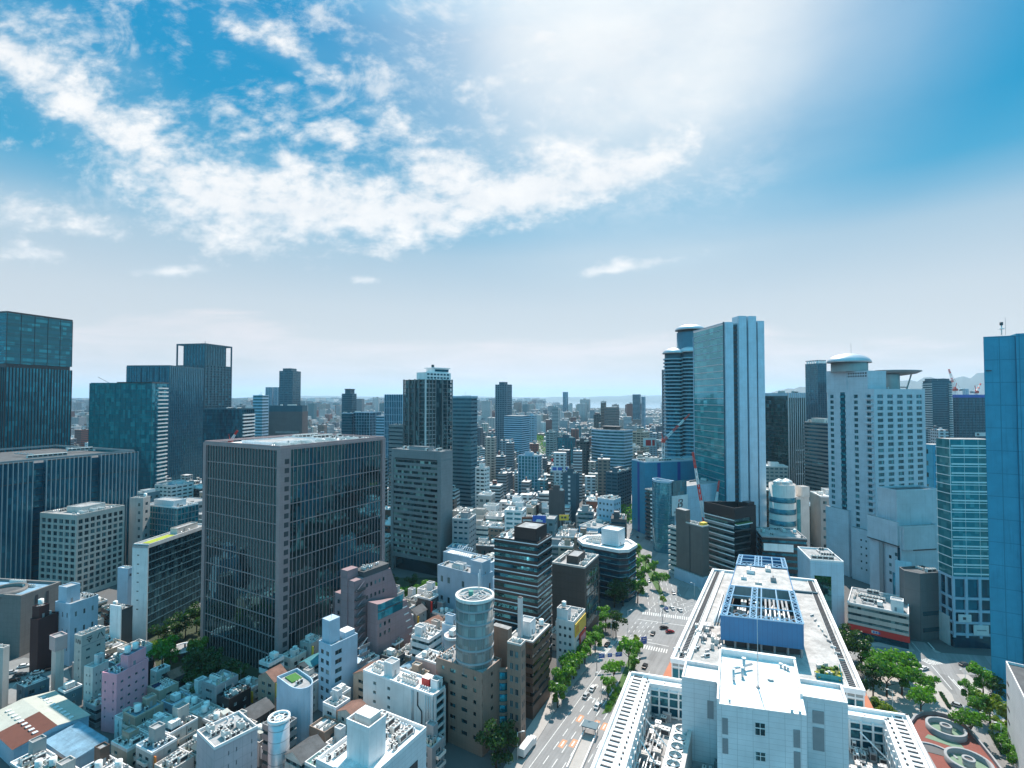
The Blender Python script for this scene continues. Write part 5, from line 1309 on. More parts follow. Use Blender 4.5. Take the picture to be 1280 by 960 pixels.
b = Bld('taupe_faceted_block', 'grey-brown faceted windowless block at the foot of the white complex', 1150, 256, 80, 1126, 1178, None, 32)
m_ = MB(); W, Dp = b.w, b.d; m_.prism([(0, 0), (W, 0), (W, Dp), (-1, Dp), (-3.5, Dp * .5)], 0, b.H, wall('taupe_panel', (.17, .165, .165), .6, .3, (4, 8, .05)), R_DARK); b.part('wall', m_)
g_ = MB(); g_.box(W * .1, -.1, 4, W * .9, -.01, 6, gDARK); g_.box(W * .1, -.1, 12, W * .9, -.01, 14, gDARK); b.part('glazing', g_); p_ = MB(); p_.ring([(0, 0), (W, 0), (W, Dp), (-1, Dp), (-3.5, Dp * .5)], .4, b.H - .02, b.H + .9, MATS['taupe_panel']); b.part('parapet', p_); gear(b, [('ac', 4), ('acb', 2)], seed=56); b.done()
# glass corner office
b = Bld('glass_corner_office', 'pale green glass corner office with white floor lines and shops at street level', 1187, 249, 95, 1170, 1240, 549)
W, Dp, H = b.w, b.d, b.H; zs = 34
b.curtain(gGREEN, STEELW, z0=zs, vs=6.4, hs=4.25, vw=.12, hw=.35, vd=.12, hd=.25)
i_ = MB(); n = round((H - zs) / 4.25)
for k in range(n): z = zs + (H - zs) * k / n; i_.box(.5, -.2, z + .9, W - .3, -.03, z + 1.6, STEELW)
b.part('floor_lines', i_)
m_ = MB(); m_.box(.4, .4, 0, W, Dp, zs, gNAVY); so = b.part('lower_glazing', m_)
m_ = MB()
for z in (zs - 1.2, 23, 17, 11.5, 6): m_.box(-.3, -.3, z, W, Dp + .2, z + 1.1, BLUEW)
for f in (0, .3, .62, .93): m_.box(W * f - .5 if f else -.3, -.35, 5, W * f + .7, .45, zs, BLUEW)
for f in (.5, 1.0): m_.box(-.35, Dp * f - .8, 5, .45, Dp * f, zs, BLUEW)
m_.box(W * .45, -.5, 6.5, W * .8, -.1, 11.2, WHITE); m_.box(W * .1, -.5, 12.5, W * .4, -.1, 16, WHITE2); b.part('stone_frame', m_, parent=so)
lg = MB(); lg.box(-.6, 2.0, 0, -.2, Dp, 14, WHITE); b.part('white_side_wall', lg)
sg = MB(); sg.box(W * .52, -.56, 8.6, W * .74, -.5, 9.1, STEELG); sg.box(W * .2, -.56, 13.6, W * .27, -.5, 14.8, STEELD); b.part('sign', sg); b.done()
# big blue-grey slab, right edge
p0 = at_d(1229, 205, 145); p1 = at_d(1256, 196)
ux = (Vector((235, 178, 0)) - p0); ang = math.atan2(ux.y, ux.x)
b = Bld.raw('blue_grey_slab_tower', 'huge sheer blue-grey slab tower at the right edge with a beacon mast on top', p0.x, p0.y, ang, 60, 30, 145)
m_ = MB(); m_.prism([(0, 0), (9.4, 0), (9.4, 26), (4.0 + 14, 26), (9, 12)][:2] + [(9.4, 11.5), (7.6, 9)], 0, b.H - .6, SLAB, R_GREY); m_.prism([(9.42, -.9), (60, -.9), (60, 29), (30, 29), (9.42, 11)], 0, b.H, SLAB, R_GREY); b.part('wall', m_)
m_ = MB(); bx, _by = to_local(b, *at_d(1262, 196, 146)[:2]); bx -= 16
m_ = MB(); m_.tube((16, 3, b.H), (16, 3, b.H + 4.2), .22, STEELW); m_.cyl(16, 3, b.H + 2.4, .9, .25, STEELW, 12); m_.cyl(16, 3, b.H + 4.0, .55, 1.2, STEELD, 10); m_.tube((17.2, 3, b.H), (17.2, 3, b.H + 7), .05, STEELG, 4); m_.tube((15.0, 3, b.H + 2.6), (17.2, 3, b.H + 2.6), .07, STEELW, 4); b.part('beacon_mast', m_, loc=(bx, 0, 0))
m_ = MB(); m_.box(.5, -.5, b.H - 14.4, 2.2, -.01, b.H - 14.1, STEELD); b.part('bracket', m_); b.done()
# white slotted block lower right
p0 = at_d(1257, 176, 33); p1 = at_d(1300, 140, 33); ux = p1 - p0
b = Bld.raw('white_slotted_block', 'white panelled block with a column of slot windows, lower right edge', p0.x, p0.y, math.atan2(ux.y, ux.x), 50, 25, 30)
b.block(WHITE2, R_DARK); b.parapet(WHITE, .8, .3); w_ = MB(); w_.box(0, -.08, 0, 3.2, -.01, .8, ACD); me = w_.data('window')
for k in range(6): link_mesh('window', me, b.root, (1.2, 0, 24 - 4.2 * k))
gear(b, [('ac', 6), ('acb', 2)], seed=57); b.done()
# red-banded low building
b = Bld('red_banded_shop_building', 'low cream building with long window rows and a red band with a white sign', 1137, 251, 87, 1057, 1170, None, 16)
cx0, _ = to_local(b, 0, 0)
W, Dp = 8, b.d
q0 = at_d(1060, 262); q1 = at_d(1137, 247); dv = q1 - q0
B_ALL.pop(); bpy.data.objects.remove(b.root)
b = Bld.raw('shop_building', 'low cream building with long window rows and a red band with a white sign', q0.x, q0.y, math.atan2(dv.y, dv.x), dv.length, 26, 16)
W, Dp = b.w, b.d
b.ribbon(CREAM, gBAND, 3.3, z0=6, wh=1.3, sill=1.2, inset=.25); m_ = MB(); m_.box(-.2, -.3, 3.2, W + .2, Dp, 6, RED); b.part('red_band', m_)
m_ = MB(); m_.box(.3, .3, 0, W - .3, Dp - .3, 3.2, gDARK); b.part('shop_front', m_)
m_ = MB(); m_.box(W * .4, -.42, 4.0, W * .52, -.31, 5.3, WHITE)
for k in range(3): m_.box(W * .42 + k * 1.1, -.46, 4.25, W * .42 + k * 1.1 + .8, -.42, 5.05, BLUEP)
b.part('sign', m_); b.parapet(WHITE, .7, .4); penthouse(b, W - 7, 2, 5, 5, 5, WHITE); gear(b, [('acb', 9), ('ac', 14), ('duct', 3), ('tankbox', 1), ('vent', 4)], 1, 1, W - 8, seed=58); b.done()
# green reflecting framed block
q0 = at_d(1014, 274); q1 = at_d(1056, 270); dv = q1 - q0
b = Bld.raw('framed_glass_block', 'narrow white framed block with a dark green glass strip beside the station roof', q0.x, q0.y, math.atan2(dv.y, dv.x), dv.length, 24, 33.5)
W, Dp = b.w, b.d
b.block(PALEBLUE, R_GREY); g_ = MB(); g_.box(W * .12, -.12, 0, W * .62, -.01, b.H - 7.5, gDARK); b.part('glass_strip', g_); b.parapet(WHITE, .9, .4); gear(b, [('acb', 4), ('ac', 7), ('duct', 1)], seed=59); b.done()
b = Bld('dark_sign_office', 'low dark office with a white sign strip beside the black wedge building', 1000, 312, 82, 950, 1015, None, 34)
q0 = at_d(953, 318); q1 = at_d(1010, 312); dv = q1 - q0
B_ALL.pop(); bpy.data.objects.remove(b.root)
b = Bld.raw('dark_office', 'low dark office with a white sign strip, right of the black wedge building', q0.x, q0.y, math.atan2(dv.y, dv.x), dv.length, 24, 34)
b.ribbon(BLACK, gNAVY, 3.9, wh=1.6); m_ = MB(); m_.box(1, -.2, 26, b.w * .7, -.01, 30.5, WHITE); b.part('sign_strip', m_); b.parapet(STEELG, .8, .4); gear(b, [('acb', 5), ('ac', 6), ('tank', 1)], seed=60); b.done()
# round domed white building
b = Bld('domed_white_hall', 'white building with a cluster of round glass domes on its roof', 985, 400, 80, 955, 1011, None, 50)
W, Dp = max(b.w, 16), b.d
m_ = MB(); m_.cyl(1, 8, 0, 9.5, 52, OFFWHITE, 24, top=R_GREY); m_.box(8, 2, 0, W + 2, 20, 42, OFFWHITE, R_GREY); m_.box(W - 5, 1, 42, W + 1.5, 8, 50, OFFWHITE, R_GREY); b.part('wall', m_)
m_ = MB()
for k in range(3): m_.annulus(1, 8, 20 + 9 * k, 24 + 9 * k, 9.7, 9.4, gSTRIPE, 24)
m_.box(9, 1.7, 8, W - 6, 1.97, 40, gGREEN); b.part('glazing', m_)
m_ = MB()
for (x, y, r) in ((-5, 6, 3.2), (0, 3, 3.2), (5, 6, 3.2), (1, 11, 3.2), (7, 11, 3.2)): m_.cyl(x, y, 50, r, 3, OFFWHITE, 18); cap_dome(m_, x, y, 53, r, 2.2, plain('milky_dome', (.6, .63, .62), .25), n=18, rings=4)
b.part('domes', m_); gear(b, [('ac', 4)], 9, 10, W, 19, z=42, seed=61); b.done()
# black wedge building
b = Bld('black_wedge_office', 'black wedge-shaped office with white slanting floor lines on its left face', 918, 322, 62, 881, 944, None, 44)
W, Dp, H = b.w, b.d, b.H
P3 = [(0, 0), (W, 0), (W, Dp * .55), (0, Dp)]
gm = MB(); gm.prism(P3, 0, H, gDARK, R_DARK); b.part('glazing', gm)
ln = MB(); n = 11
for k in range(n + 1): z = H - .5 - 3.75 * k; ln.box(-.45, .1, z - .55, .1, Dp, z, WHITE); ln.box(-.2, .3, z - 2.0, .05, Dp, z - .56, STEELG if k % 2 else DKGREY)
b.part('floor_lines', ln)
pr = MB(); pr.ring(offset_poly(P3, .3), .6, H - .1, H + 7, BLACK); pr.box(W - 5, -.35, 0, W + .35, 3, H - .12, BLACK); pr.box(W - 6, .5, H + 7, W, 5, H + 9, BLACK); b.part('parapet', pr)
gr = MB(); gr.box(.2, -2.2, H - 3.0, W * .7, -.3, H - 2.6, plain('terrace_plants', (.05, .12, .02), .9)); gr.box(.1, -2.3, H - 3.6, W * .72, -.2, H - 3.02, WHITE); b.part('terrace', gr)
fl_ = MB()
for k in range(9): fl_.box(.3, -.3, 4 + 4 * k, W - 5, -.02, 4.8 + 4 * k, DKGREY)
b.part('floor_bands', fl_); gear(b, [('acb', 6), ('ac', 6)], 1.5, 1.5, W - 1.5, Dp * .5, seed=62); b.done()
# brown block and striped strip
b = Bld('brown_concrete_block', 'tall brown concrete block with a round-cornered tower, left of the black wedge', 878, 326, 60, 845, 886, None, 38)
m_ = MB(); BR = wall('umber_concrete', (.14, .125, .115), .65, .35, (5, 20, .06)); m_.box(0, 0, 0, b.w, b.d, b.H, BR, R_GREY); m_.box(-.3, b.d * .62, b.H - .1, b.w * .7, b.d, b.H + 8, BR, R_GREY); m_.box(-1.5, -1, 0, b.w, b.d + .5, 7, BLUEW, R_GREY); m_.box(-.2, b.d * .45, 7, .05, b.d * .48, b.H - 1, STEELD); b.part('wall', m_); b.parapet(OFFWHITE, .8, .4)
m_ = MB(); m_.box(2, 1, b.H, 6, 4, b.H + 2.2, YELLOW); b.part('yellow_tarpaulin', m_); gear(b, [('ac', 6), ('acb', 2)], 1, 4.5, b.w, b.d * .6, seed=63); b.done()
b = Bld('white_striped_strip', 'slim building with white diagonal-looking balcony edges beside the curved sign building', 846, 350, 55, 835, 850, None, 31)
b.ribbon(OFFWHITE, gDARK, 3.4, wh=1.7, inset=1.0); b.parapet(OFFWHITE, .6, .3); gear(b, [('ac', 3)], seed=64); b.done()
# curved glass sign building
b = Bld('curved_sign_building', 'pale blue building with a bowed glass corner and a white emblem board on its wall', 836, 396, 60, 815, 900, None, 54)
W, Dp, H = b.w, b.d, b.H
m_ = MB(); m_.box(0, 0.4, 0, W, Dp, H - 4, PALEBLUE, R_GREY); b.part('wall', m_)
CG = curtain_glass('curved_pale_glazing', (.05, .17, .22), (.20, .38, .42), (1.5, 1.5, 3.6), .5, 2.0)
bw = [(-4.5 * math.sin(math.pi * k / 16) + .1, Dp * (1 - k / 16)) for k in range(17)] + [(6, 0.1), (6, Dp)]
m_ = MB(); m_.prism(bw, 0, H, CG, R_GREY); b.part('bowed_glazing', m_)
m_ = MB()
for k in range(14): m_.ring(offset_poly(bw, .15) if False else bw, .3, 3.8 * k + 3, 3.8 * k + 3.35, BLUEW)
m_.ring(bw, .6, H - .1, H + 1.6, BLUEW); b.part('floor_bands', m_)
s_ = MB(); S0, S1 = lx(b, 838), lx(b, 857.5); s_.box(S0, -1.0, H - 25, S1, -.3, H - 10, WHITE); s_.box(S0 + 1, -.7, H - 10, S1 - 1, -.3, H + 1.5, gNAVY); so = b.part('sign_board', s_)
lt = MB(); sx, sz = (S0 + S1) / 2, H - 16.2; u = 1.05 if S1 - S0 > 9 else .8
def quad2(pts, m): lt.face([(sx + x * u, -1.06, sz + z * u) for x, z in pts], m)
# slanted B emblem: black bowls with a red wedge at its upper left
def sh_(P): return [(x + z * .22, z) for x, z in P]
quad2(sh_([(-1, 3), (1.6, 3), (2.4, 2.3), (2.4, .9), (1.7, .2), (-.4, .2), (-.4, .9), (.9, .9), (1.2, 1.2), (1.2, 2), (.9, 2.3), (-1, 2.3)][::-1]), STEELD)
quad2(sh_([(-.4, 0), (2, 0), (2.8, -.7), (2.8, -2.3), (2, -3), (-2.2, -3), (-2.2, .2), (-1, .2), (-1, -2.3), (1.1, -2.3), (1.5, -2), (1.5, -1), (1.1, -.7), (-.4, -.7)][::-1]), STEELD)
quad2(sh_([(-2.2, 3), (-1.2, 3), (-1.2, .6), (-2.2, 1.4)][::-1]), RED)
b.part('emblem', lt, parent=so)
fc = bpy.data.curves.new('lettering', 'FONT'); fc.body = 'BRIDGESTONE'; fc.size = (S1 - S0) * .125; fc.align_x = 'CENTER'; fc.extrude = .04; fc.materials.append(STEELD)
tmp = bpy.data.objects.new('lettering', fc); COL.objects.link(tmp); bpy.context.view_layer.update(); fme_ = bpy.data.meshes.new_from_object(tmp.evaluated_get(bpy.context.evaluated_depsgraph_get())); bpy.data.objects.remove(tmp); bpy.data.curves.remove(fc)
fo = bpy.data.objects.new('lettering', fme_); COL.objects.link(fo); fo.parent = so; fo.location = (sx, -1.06, H - 23.3); fo.rotation_euler = (math.pi / 2, 0, 0)
m_ = MB(); m_.box(2, Dp * .2, H - 3.8, 12, Dp * .5, H - 2.2, YELLOW); b.part('yellow_roof_sheet', m_); gear(b, [('acb', 6), ('ac', 8)], 7, 2, z=H - 4, seed=65, avoid=[(7, Dp * .35, 6)]); b.done()
# blue screened building
b = Bld('blue_screened_building', 'big block wrapped in deep blue screens, below the domed tower', 806, 452, 72, 789.5, 905, None, 63)
b.block(BLUEWRAP, R_GREY, z1=b.H - .5); m_ = MB()
for a in (821, 846, 870): x = lx(b, a); m_.box(x, -.15, 0, x + 3.2, -.01, b.H - 1, BLUEDK)
m_.box(-.15, b.d * .4, 0, -.01, b.d * .55, b.H - 1, BLUEDK); b.part('dark_blue_strip', m_); b.parapet(BLUEW, 1, .5, z=b.H - .5); penthouse(b, 8, 4, 9, 8, 3, OFFWHITE, z=b.H - .5); gear(b, [('acb', 10), ('ac', 12), ('duct', 4), ('tank', 2)], seed=66, z=b.H - .5, avoid=[(12, 8, 7)]); b.done()
b = Bld('dark_balcony_block', 'dark block with white stair edges between the blue screened and the curved sign building', 822, 425, 60, 806, 830, None, 42)
b.ribbon(DKGREY, gDARK, 3.4, wh=1.8, inset=.8); f_ = MB()
for k in range(12): f_.box(-1, 1, 3.4 * k + .6, -.02, b.d * .5, 3.4 * k + 1.7, WHITE)
b.part('balconies', f_); b.parapet(OFFWHITE, .7, .3); gear(b, [('ac', 8)], seed=67); b.done()
# bright blue and white buildings left of the avenue
for (cx, D, l, r, y, H, m, lab, k) in ((770, 390, 747, 776, None, 42, BLUEW, 'bright bluish white block with three rows of windows, left of the avenue behind the octagon', 5),
                                     (750, 368, 724, 772, None, 26, wall('sky_blue_wall', (.10, .34, .52), .55, .2), 'sky blue block with a white cluttered roof behind the octagonal office', 2)):
    b = Bld('blue_block', lab, cx - 3, D, 38, l, r, y, H)
    b.punched(m, GLASSW, 3, 4, 8 if k == 5 else 5, fw=.5, fh=.35); b.parapet(WHITE, .8, .3); gear(b, [('ac', 9), ('acb', 4), ('tank', 1)], seed=70 + k); b.done()

# slabs of the middle distance
for (l, c, r, y, D, m, kind, lab) in (
    (686, 703, 706, 615, 420, DKGREY, 'b', 'dark grey windowless slab left of the sky blue block'),
    (703, 720, 724, 593, 470, DKBLUE, 'w', 'navy slab with one column of white windows behind the dark grey slab'),
    (648, 672, 676, 571, 590, BLUEW, 'g', 'teal glass mid-rise with three shafts left of the red roof sign'),
    (757, 772, 789, 592, 500, DKBLUE, 'r', 'dark apartment slab with pale balconies beside the blue screened building'),
    (682, 692, 696, 541, 800, CONC, 'r', 'concrete grey slab on the left of the far boulevard'),
    (697, 716, 719, 548, 760, DKBLUE, 'g', 'teal block on the right of the far boulevard'),
    (720, 733, 737, 553, 660, DKGREY, 'r', 'dark pair of slabs just left of the bowed banded office'),
    (594, 606, 612, 586, 470, WHITE, 'r', 'white slab right of the teal banded office block'),
    (790, 806, 812, 541, 720, BEIGE, 'r', 'beige mid-rise right of the bowed banded office'),
    (575, 592, 600, 560, 640, OFFWHITE, 'r', 'off-white mid-rise behind the white slab, left of centre'),
    (660, 668, 671, 520, 1050, BLUEW, 'r', 'pale blue mid-rise behind the far boulevard trees'),
    (742, 752, 756, 519, 1200, DKGREY, 'r', 'dark mid-rise left of the plain brown tower block')):
    b = Bld('slab_block', lab, c, D, 36 if c > 700 else 26, l, r, y)
    if kind == 'b': b.block(m, R_GREY)
    elif kind == 'g': b.curtain(gTEAL, m, vs=4.2, hs=3.8, vw=.9, hw=.5)
    elif kind == 'w':
        b.block(m, R_GREY); q_ = MB(); q_.box(-.1, b.d * .42, 0, -.01, b.d * .58, 2.0, WHITE); me = q_.data('window')
        for k in range(int(b.H / 4)): link_mesh('window', me, b.root, (0, 0, 2 + 4 * k))
    else: b.ribbon(m, gBAND if m is not DKBLUE else gNAVY, 3.5, wh=1.6, inset=.7, piers=6, pw=1.0)
    b.parapet(m, .9, .4); penthouse(b, b.w * .2, b.d * .3, b.w * .5, b.d * .4, 4, m); gear(b, [('acb', 4), ('ac', 4), ('tank', 1)], seed=90 + int(c), y1=b.d * .3); b.done()

# ================================================================== station complex, lower right
def wpart(root, name, mb, parent=None, label=None):
    """part whose mesh is drawn in place"""
    o = mb.build(name, parent or root)
    if not parent: o.location = -root.location
    if label: o['label'] = label
    return o
def lerp(a, b, t): return a + (b - a) * t
def V2(p): return Vector((p[0], p[1]))
def along(mb, A, Bp, t0, t1, z0, z1, out, dep, m):
    """box on an upright wall running from A to Bp (plan), standing out by `out` and going in by dep"""
    A, Bp = V2(A), V2(Bp); d = (Bp - A).normalized(); n = Vector((d.y, -d.x))
    P, Q = lerp(A, Bp, t0), lerp(A, Bp, t1)
    mb.prism([tuple(P + n * out), tuple(Q + n * out), tuple(Q - n * dep), tuple(P - n * dep)], z0, z1, m)
ZU = 34.0
A_, C_ = at_z(787, 842, ZU), at_z(1135, 897, ZU)
E_, G_ = at_z(812, 859, ZU), at_z(1105.6, 906, ZU)
B_ = A_ + (at_z(740, 960, ZU) - A_) * 1.7; D_ = C_ + (at_z(1165, 959, ZU) - C_) * 3.0
F_ = E_ + (at_z(784, 960, ZU) - E_) * 1.9; H_ = G_ + (at_z(1125.5, 959, ZU) - G_) * 3.2
root = thing('station_building', 'white station building with a U-shaped roof round a plant court, lower right', 'building', (60, 120, 0))
STB = root
m_ = MB(); U = [tuple(V2(p)) for p in (B_, A_, C_, D_, H_, G_, E_, F_)]
TERR = wall('terracotta_cladding', (.42, .14, .07), .7, .25, (1.2, .4, .03))
m_.prism(U, 0, ZU, WHITE2, R_WHITE); wpart(root, 'wall', m_)
B_ALL.append(([tuple(V2(p)) for p in (B_, D_, C_, A_)], None))
m_ = MB()
def ledge(mb, P, Q, w, z0, z1, m, side=1):
    P, Q = V2(P), V2(Q); d = (Q - P).normalized(); n = Vector((d.y, -d.x)) * side
    mb.prism([tuple(P), tuple(Q), tuple(Q + n * w), tuple(P + n * w)], z0, z1, m)
ledge(m_, B_, A_, .7, ZU - .05, ZU + .9, STEELW); ledge(m_, A_, C_, .7, ZU - .05, ZU + .9, STEELW); ledge(m_, C_, D_, .7, ZU - .05, ZU + .9, STEELW)
ledge(m_, F_, E_, .5, ZU - .05, ZU + 1.2, STEELW, -1); ledge(m_, E_, G_, .5, ZU - .05, ZU + 1.2, STEELW, -1); ledge(m_, G_, H_, .5, ZU - .05, ZU + 1.2, STEELW, -1)
wpart(root, 'parapet', m_)
m_ = MB()
def ladder(mb, P, Q, off, w, step, z, m, m2, side=1, rw=.35):
    P, Q = V2(P), V2(Q); L = (Q - P).length; d = (Q - P).normalized(); n = Vector((d.y, -d.x)) * side
    for k in range(int(L / step)):
        c = P + d * (k + .5) * step
        pts = [c + n * off - d * rw / 2, c + n * (off + w) - d * rw / 2, c + n * (off + w) + d * rw / 2, c + n * off + d * rw / 2]
        mb.prism([tuple(p) for p in pts], z, z + .25, m)
    for o in (off - .12, off + w):
        pts = [P + n * o, Q + n * o, Q + n * (o + .12), P + n * (o + .12)]
        mb.prism([tuple(p) for p in pts], z, z + .4, m2)
ladder(m_, A_, B_, 1.6, 2.6, 1.9, ZU, ACD, STEELW, -1); ladder(m_, C_, D_, 1.6, 2.2, 1.9, ZU, ACD, STEELW, 1)
for (P, Q, o, sd) in ((A_, B_, 5.6, -1), (C_, D_, 5.0, 1)):
    P2, Q2 = V2(P), V2(Q); d = (Q2 - P2).normalized(); n = Vector((d.y, -d.x)) * sd
    for k in range(int((Q2 - P2).length / 2.1)):
        c = P2 + d * (k * 2.1 + 1) + n * o; m_.cbox(c.x, c.y, ZU, .4, .4, .35, ACD)
for k in range(14):
    c = lerp(A_, C_, .08 + .9 * k / 14); d = (V2(C_) - V2(A_)).normalized(); n = Vector((d.y, -d.x)); q = V2(c) + n * -0.0 - Vector((-d.y, d.x)) * 3.2
    m_.cbox(q.x, q.y, ZU, .5, .5, .5, STEELG)
wpart(root, 'roof_vents', m_)
# court: floor, glazed inner walls
m_ = MB(); m_.prism([tuple(V2(p)) for p in (E_, G_, H_, F_)], 25.5, 26, CONC, R_GREY); wpart(root, 'court_floor', m_)
m_ = MB(); along(m_, E_, G_, .0, 1, 26.2, ZU - .6, .12, 0, gNAVY); along(m_, F_, E_, 0, 1, 26.2, ZU - 2, .12, 0, gBAND); along(m_, G_, H_, 0, 1, 26.2, ZU - 2, .12, 0, gNAVY); wpart(root, 'court_glazing', m_)
m_ = MB(); n = 22
for k in range(n + 1): along(m_, E_, G_, k / n - .004, k / n + .004, 26, ZU + .2, .45, 0, STEELW)
for z in (26.3, 29.0, 31.6, 33.4): along(m_, E_, G_, 0, 1, z, z + .35, .4, 0, STEELW)
for k in range(20): along(m_, F_, E_, k / 19 - .004, k / 19 + .004, 26, ZU + .2, .45, 0, STEELW); along(m_, G_, H_, k / 19 - .004, k / 19 + .004, 26, ZU + .2, .45, 0, STEELW)
for z in (28.5, 32): along(m_, F_, E_, 0, 1, z, z + .3, .4, 0, STEELW); along(m_, G_, H_, 0, 1, z, z + .3, .4, 0, STEELW)
wpart(root, 'court_frame', m_)
# upper blocks
nl, nr, fr_, fl_ = at_z(852, 850.5, 46), at_z(1060, 884, 46), at_z(1052, 860, 46), at_z(857, 829, 46)
bar = [tuple(V2(p)) for p in (nl, nr, fr_, fl_)]
m_ = MB(); m_.prism(bar, 26, 46, WHITE2, R_WHITE); cb = wpart(root, 'cross_block', m_)
m_ = MB(); m_.ring(bar, .45, 45.97, 47, WHITE); wpart(root, 'parapet', m_, cb)
m_ = MB(); 
for t0, t1, z0, z1 in ((.165, .205, 37.5, 42.0), (.80, .865, 41.0, 44.0), (.80, .865, 34.5, 40)): m_ = MB(); along(m_, nl, nr, t0, t1, z0, z1, .12, .02, STEELG); wpart(root, 'louvre', m_, cb)
m_ = MB(); P = lerp(nl, nr, .235); m_.tube((P.x - .2, P.y - .6, 27), (P.x - .2, P.y - .6, 46.6), .32, METAL, 8); m_.tube((P.x - .2, P.y - .6, 46.6), (P.x - .2, P.y + .3, 46.9), .34, METAL, 8); wpart(root, 'flue', m_, cb)
nl2, nr2, fr2, fl2 = at_z(896, 882, 50), at_z(1008, 897, 50), at_z(994, 829, 50), at_z(899.8, 816, 50)
mainb = [tuple(V2(p)) for p in (nl2, nr2, fr2, fl2)]
m_ = MB(); m_.prism(mainb, 26, 50, WHITE2, R_WHITE); mbk = wpart(root, 'main_block', m_)
m_ = MB(); m_.ring(mainb, .4, 49.97, 50.5, WHITE)
ledge(m_, fl2, fr2, 1.0, 49.98, 51.6, STEELW, -1 if False else 1); ledge(m_, nl2, fl2, .4, 50.4, 51.6, STEELW); ledge(m_, fr2, lerp(fr2, nr2, .72), .5, 50.4, 51.4, STEELW)
wpart(root, 'parapet', m_, mbk)
wl = [(.06, .126, 43.9, 47.5, 'louvre'), (.06, .126, 39.6, 43.0, 'louvre'), (.857, .93, 43.3, 47.1, 'louvre'), (.857, .93, 38.8, 42.4, 'louvre'), (.43, .55, 44.8, 47.4, 'window'), (.43, .55, 39.2, 41, 'window')]
for t0, t1, z0, z1, nm in wl:
    m_ = MB()
    if nm == 'louvre':
        along(m_, nl2, nr2, t0, t1, z0, z1, .1, .02, STEELG)
        for k in range(int((z1 - z0) / .3)): along(m_, nl2, nr2, t0 + .004, t1 - .004, z0 + .3 * k + .05, z0 + .3 * k + .12, .13, 0, GREY)
    else:
        along(m_, nl2, nr2, t0, t1, z0, z1, .06, .02, GLASSW)
        tm = (t0 + t1) / 2
        for a, c in ((t0, t0 + .006), (tm - .003, tm + .003), (t1 - .006, t1)): along(m_, nl2, nr2, a, c, z0, z1, .12, .01, STEELW)
        along(m_, nl2, nr2, t0, t1, z0 + (z1 - z0) * .55, z0 + (z1 - z0) * .62, .11, .01, STEELW)
    wpart(root, nm, m_, mbk)
# mast and vents on the upper roof
mp = at_z(947.6, 860, 50); m_ = MB(); m_.tube(mp, mp + Vector((0, 0, 16.5)), .13, METAL, 6, .06); m_.cbox(mp.x, mp.y, 50, .7, .7, .4, STEELG); wpart(root, 'mast', m_, mbk)
m_ = MB()
for (px, py, h, r) in ((917, 850, 2.6, .28), (917, 842, 1.6, .2), (930, 838, 3.0, .35), (928, 846, 2.2, .3), (963, 850, .35, .5), (976, 834, .8, .3), (981, 836, .8, .3), (985, 838, .8, .3), (990, 893, 1, .25), (1000, 895, 1, .25), (912, 880, 1, .22)):
    p = at_z(px, py, 50)
    m_.cyl(p.x, p.y, 50, r, h, METAL, 10); m_.cyl(p.x, p.y, 50 + h, r * 1.5, .2, STEELW, 10)
p = at_z(930, 838, 50); m_.tube((p.x - 3, p.y - 1, 51), (p.x + 2.4, p.y + .8, 51.2), .35, METAL, 8); wpart(root, 'roof_vents', m_, mbk)
# court plant: fans, ducts, pipes
def _unit(body, grille):
    mb = MB(); mb.box(-.5, -.5, .06, .5, .5, 1, body); mb.box(-.44, -.44, 0, -.3, .44, .06, STEELD); mb.box(.3, -.44, 0, .44, .44, .06, STEELD)
    mb.cyl(-.22, 0, 1, .17, .03, grille, 12); mb.cyl(.22, 0, 1, .17, .03, grille, 12); mb.box(-.42, -.51, .2, .42, -.5, .85, grille); mb.box(.5, -.4, .3, .51, .4, .8, grille); mb.box(-.52, -.52, .93, .52, .52, .97, body)
    return mb.data('plant_unit')
UNITS = [_unit(ACW, ACD), _unit(METAL, STEELG), _unit(STEELW, ACD), _unit(STEELG, ACD), _unit(OFFWHITE, STEELG)]
def unit(root, x, y, z, sx, sy, sz, rot, parent=None):
    o = link_mesh('plant_unit', rnd.choice(UNITS), parent or root, (x - root.location.x, y - root.location.y, z) if not parent else (x, y, z), rot, (sx, sy, sz)); return o
def pipe(root, p, q, r, m, parent=None):
    mb = MB(); mb.tube(p, q, r, m, 8); wpart(root, 'pipe', mb, parent)
rnd = random.Random(5)
fan = MB(); fan.annulus(0, 0, 0, 1.3, 1.75, 1.6, ACW, 20); fan.annulus(0, 0, 1.0, 1.35, 2.0, 1.6, ACW, 20); fan.cyl(0, 0, .2, .45, .9, ACW, 10); fan.cyl(0, 0, -.1, 1.6, .15, ACD, 20)
for k in range(5): a = k * 2 * math.pi / 5; fan.bar((0, 0, .7), (1.55 * math.cos(a), 1.55 * math.sin(a), .95), .26, METAL)
fme = fan.data('cooling_fan')
for q in range(7):
    p = at_z(852 - q * 2.6, 911 + q * 11, 32.5); link_mesh('cooling_fan', fme, root, (p.x - 60, p.y - 120, 31.2))
m_ = MB(); pa, pb = at_z(851, 908, 31), at_z(833, 985, 31); d = (V2(pb) - V2(pa)).normalized(); n = Vector((d.y, -d.x))
m_.prism([tuple(V2(pa) + n * 2.1), tuple(V2(pb) + n * 2.1), tuple(V2(pb) - n * 2.1), tuple(V2(pa) - n * 2.1)], 26, 30.9, ACW); m_.prism([tuple(V2(pa) - n * 2.4), tuple(V2(pb) - n * 2.4), tuple(V2(pb) - n * 3.4), tuple(V2(pa) - n * 3.4)], 26, 33.5, OFFWHITE); wpart(root, 'fan_casing', m_)
m_ = MB()
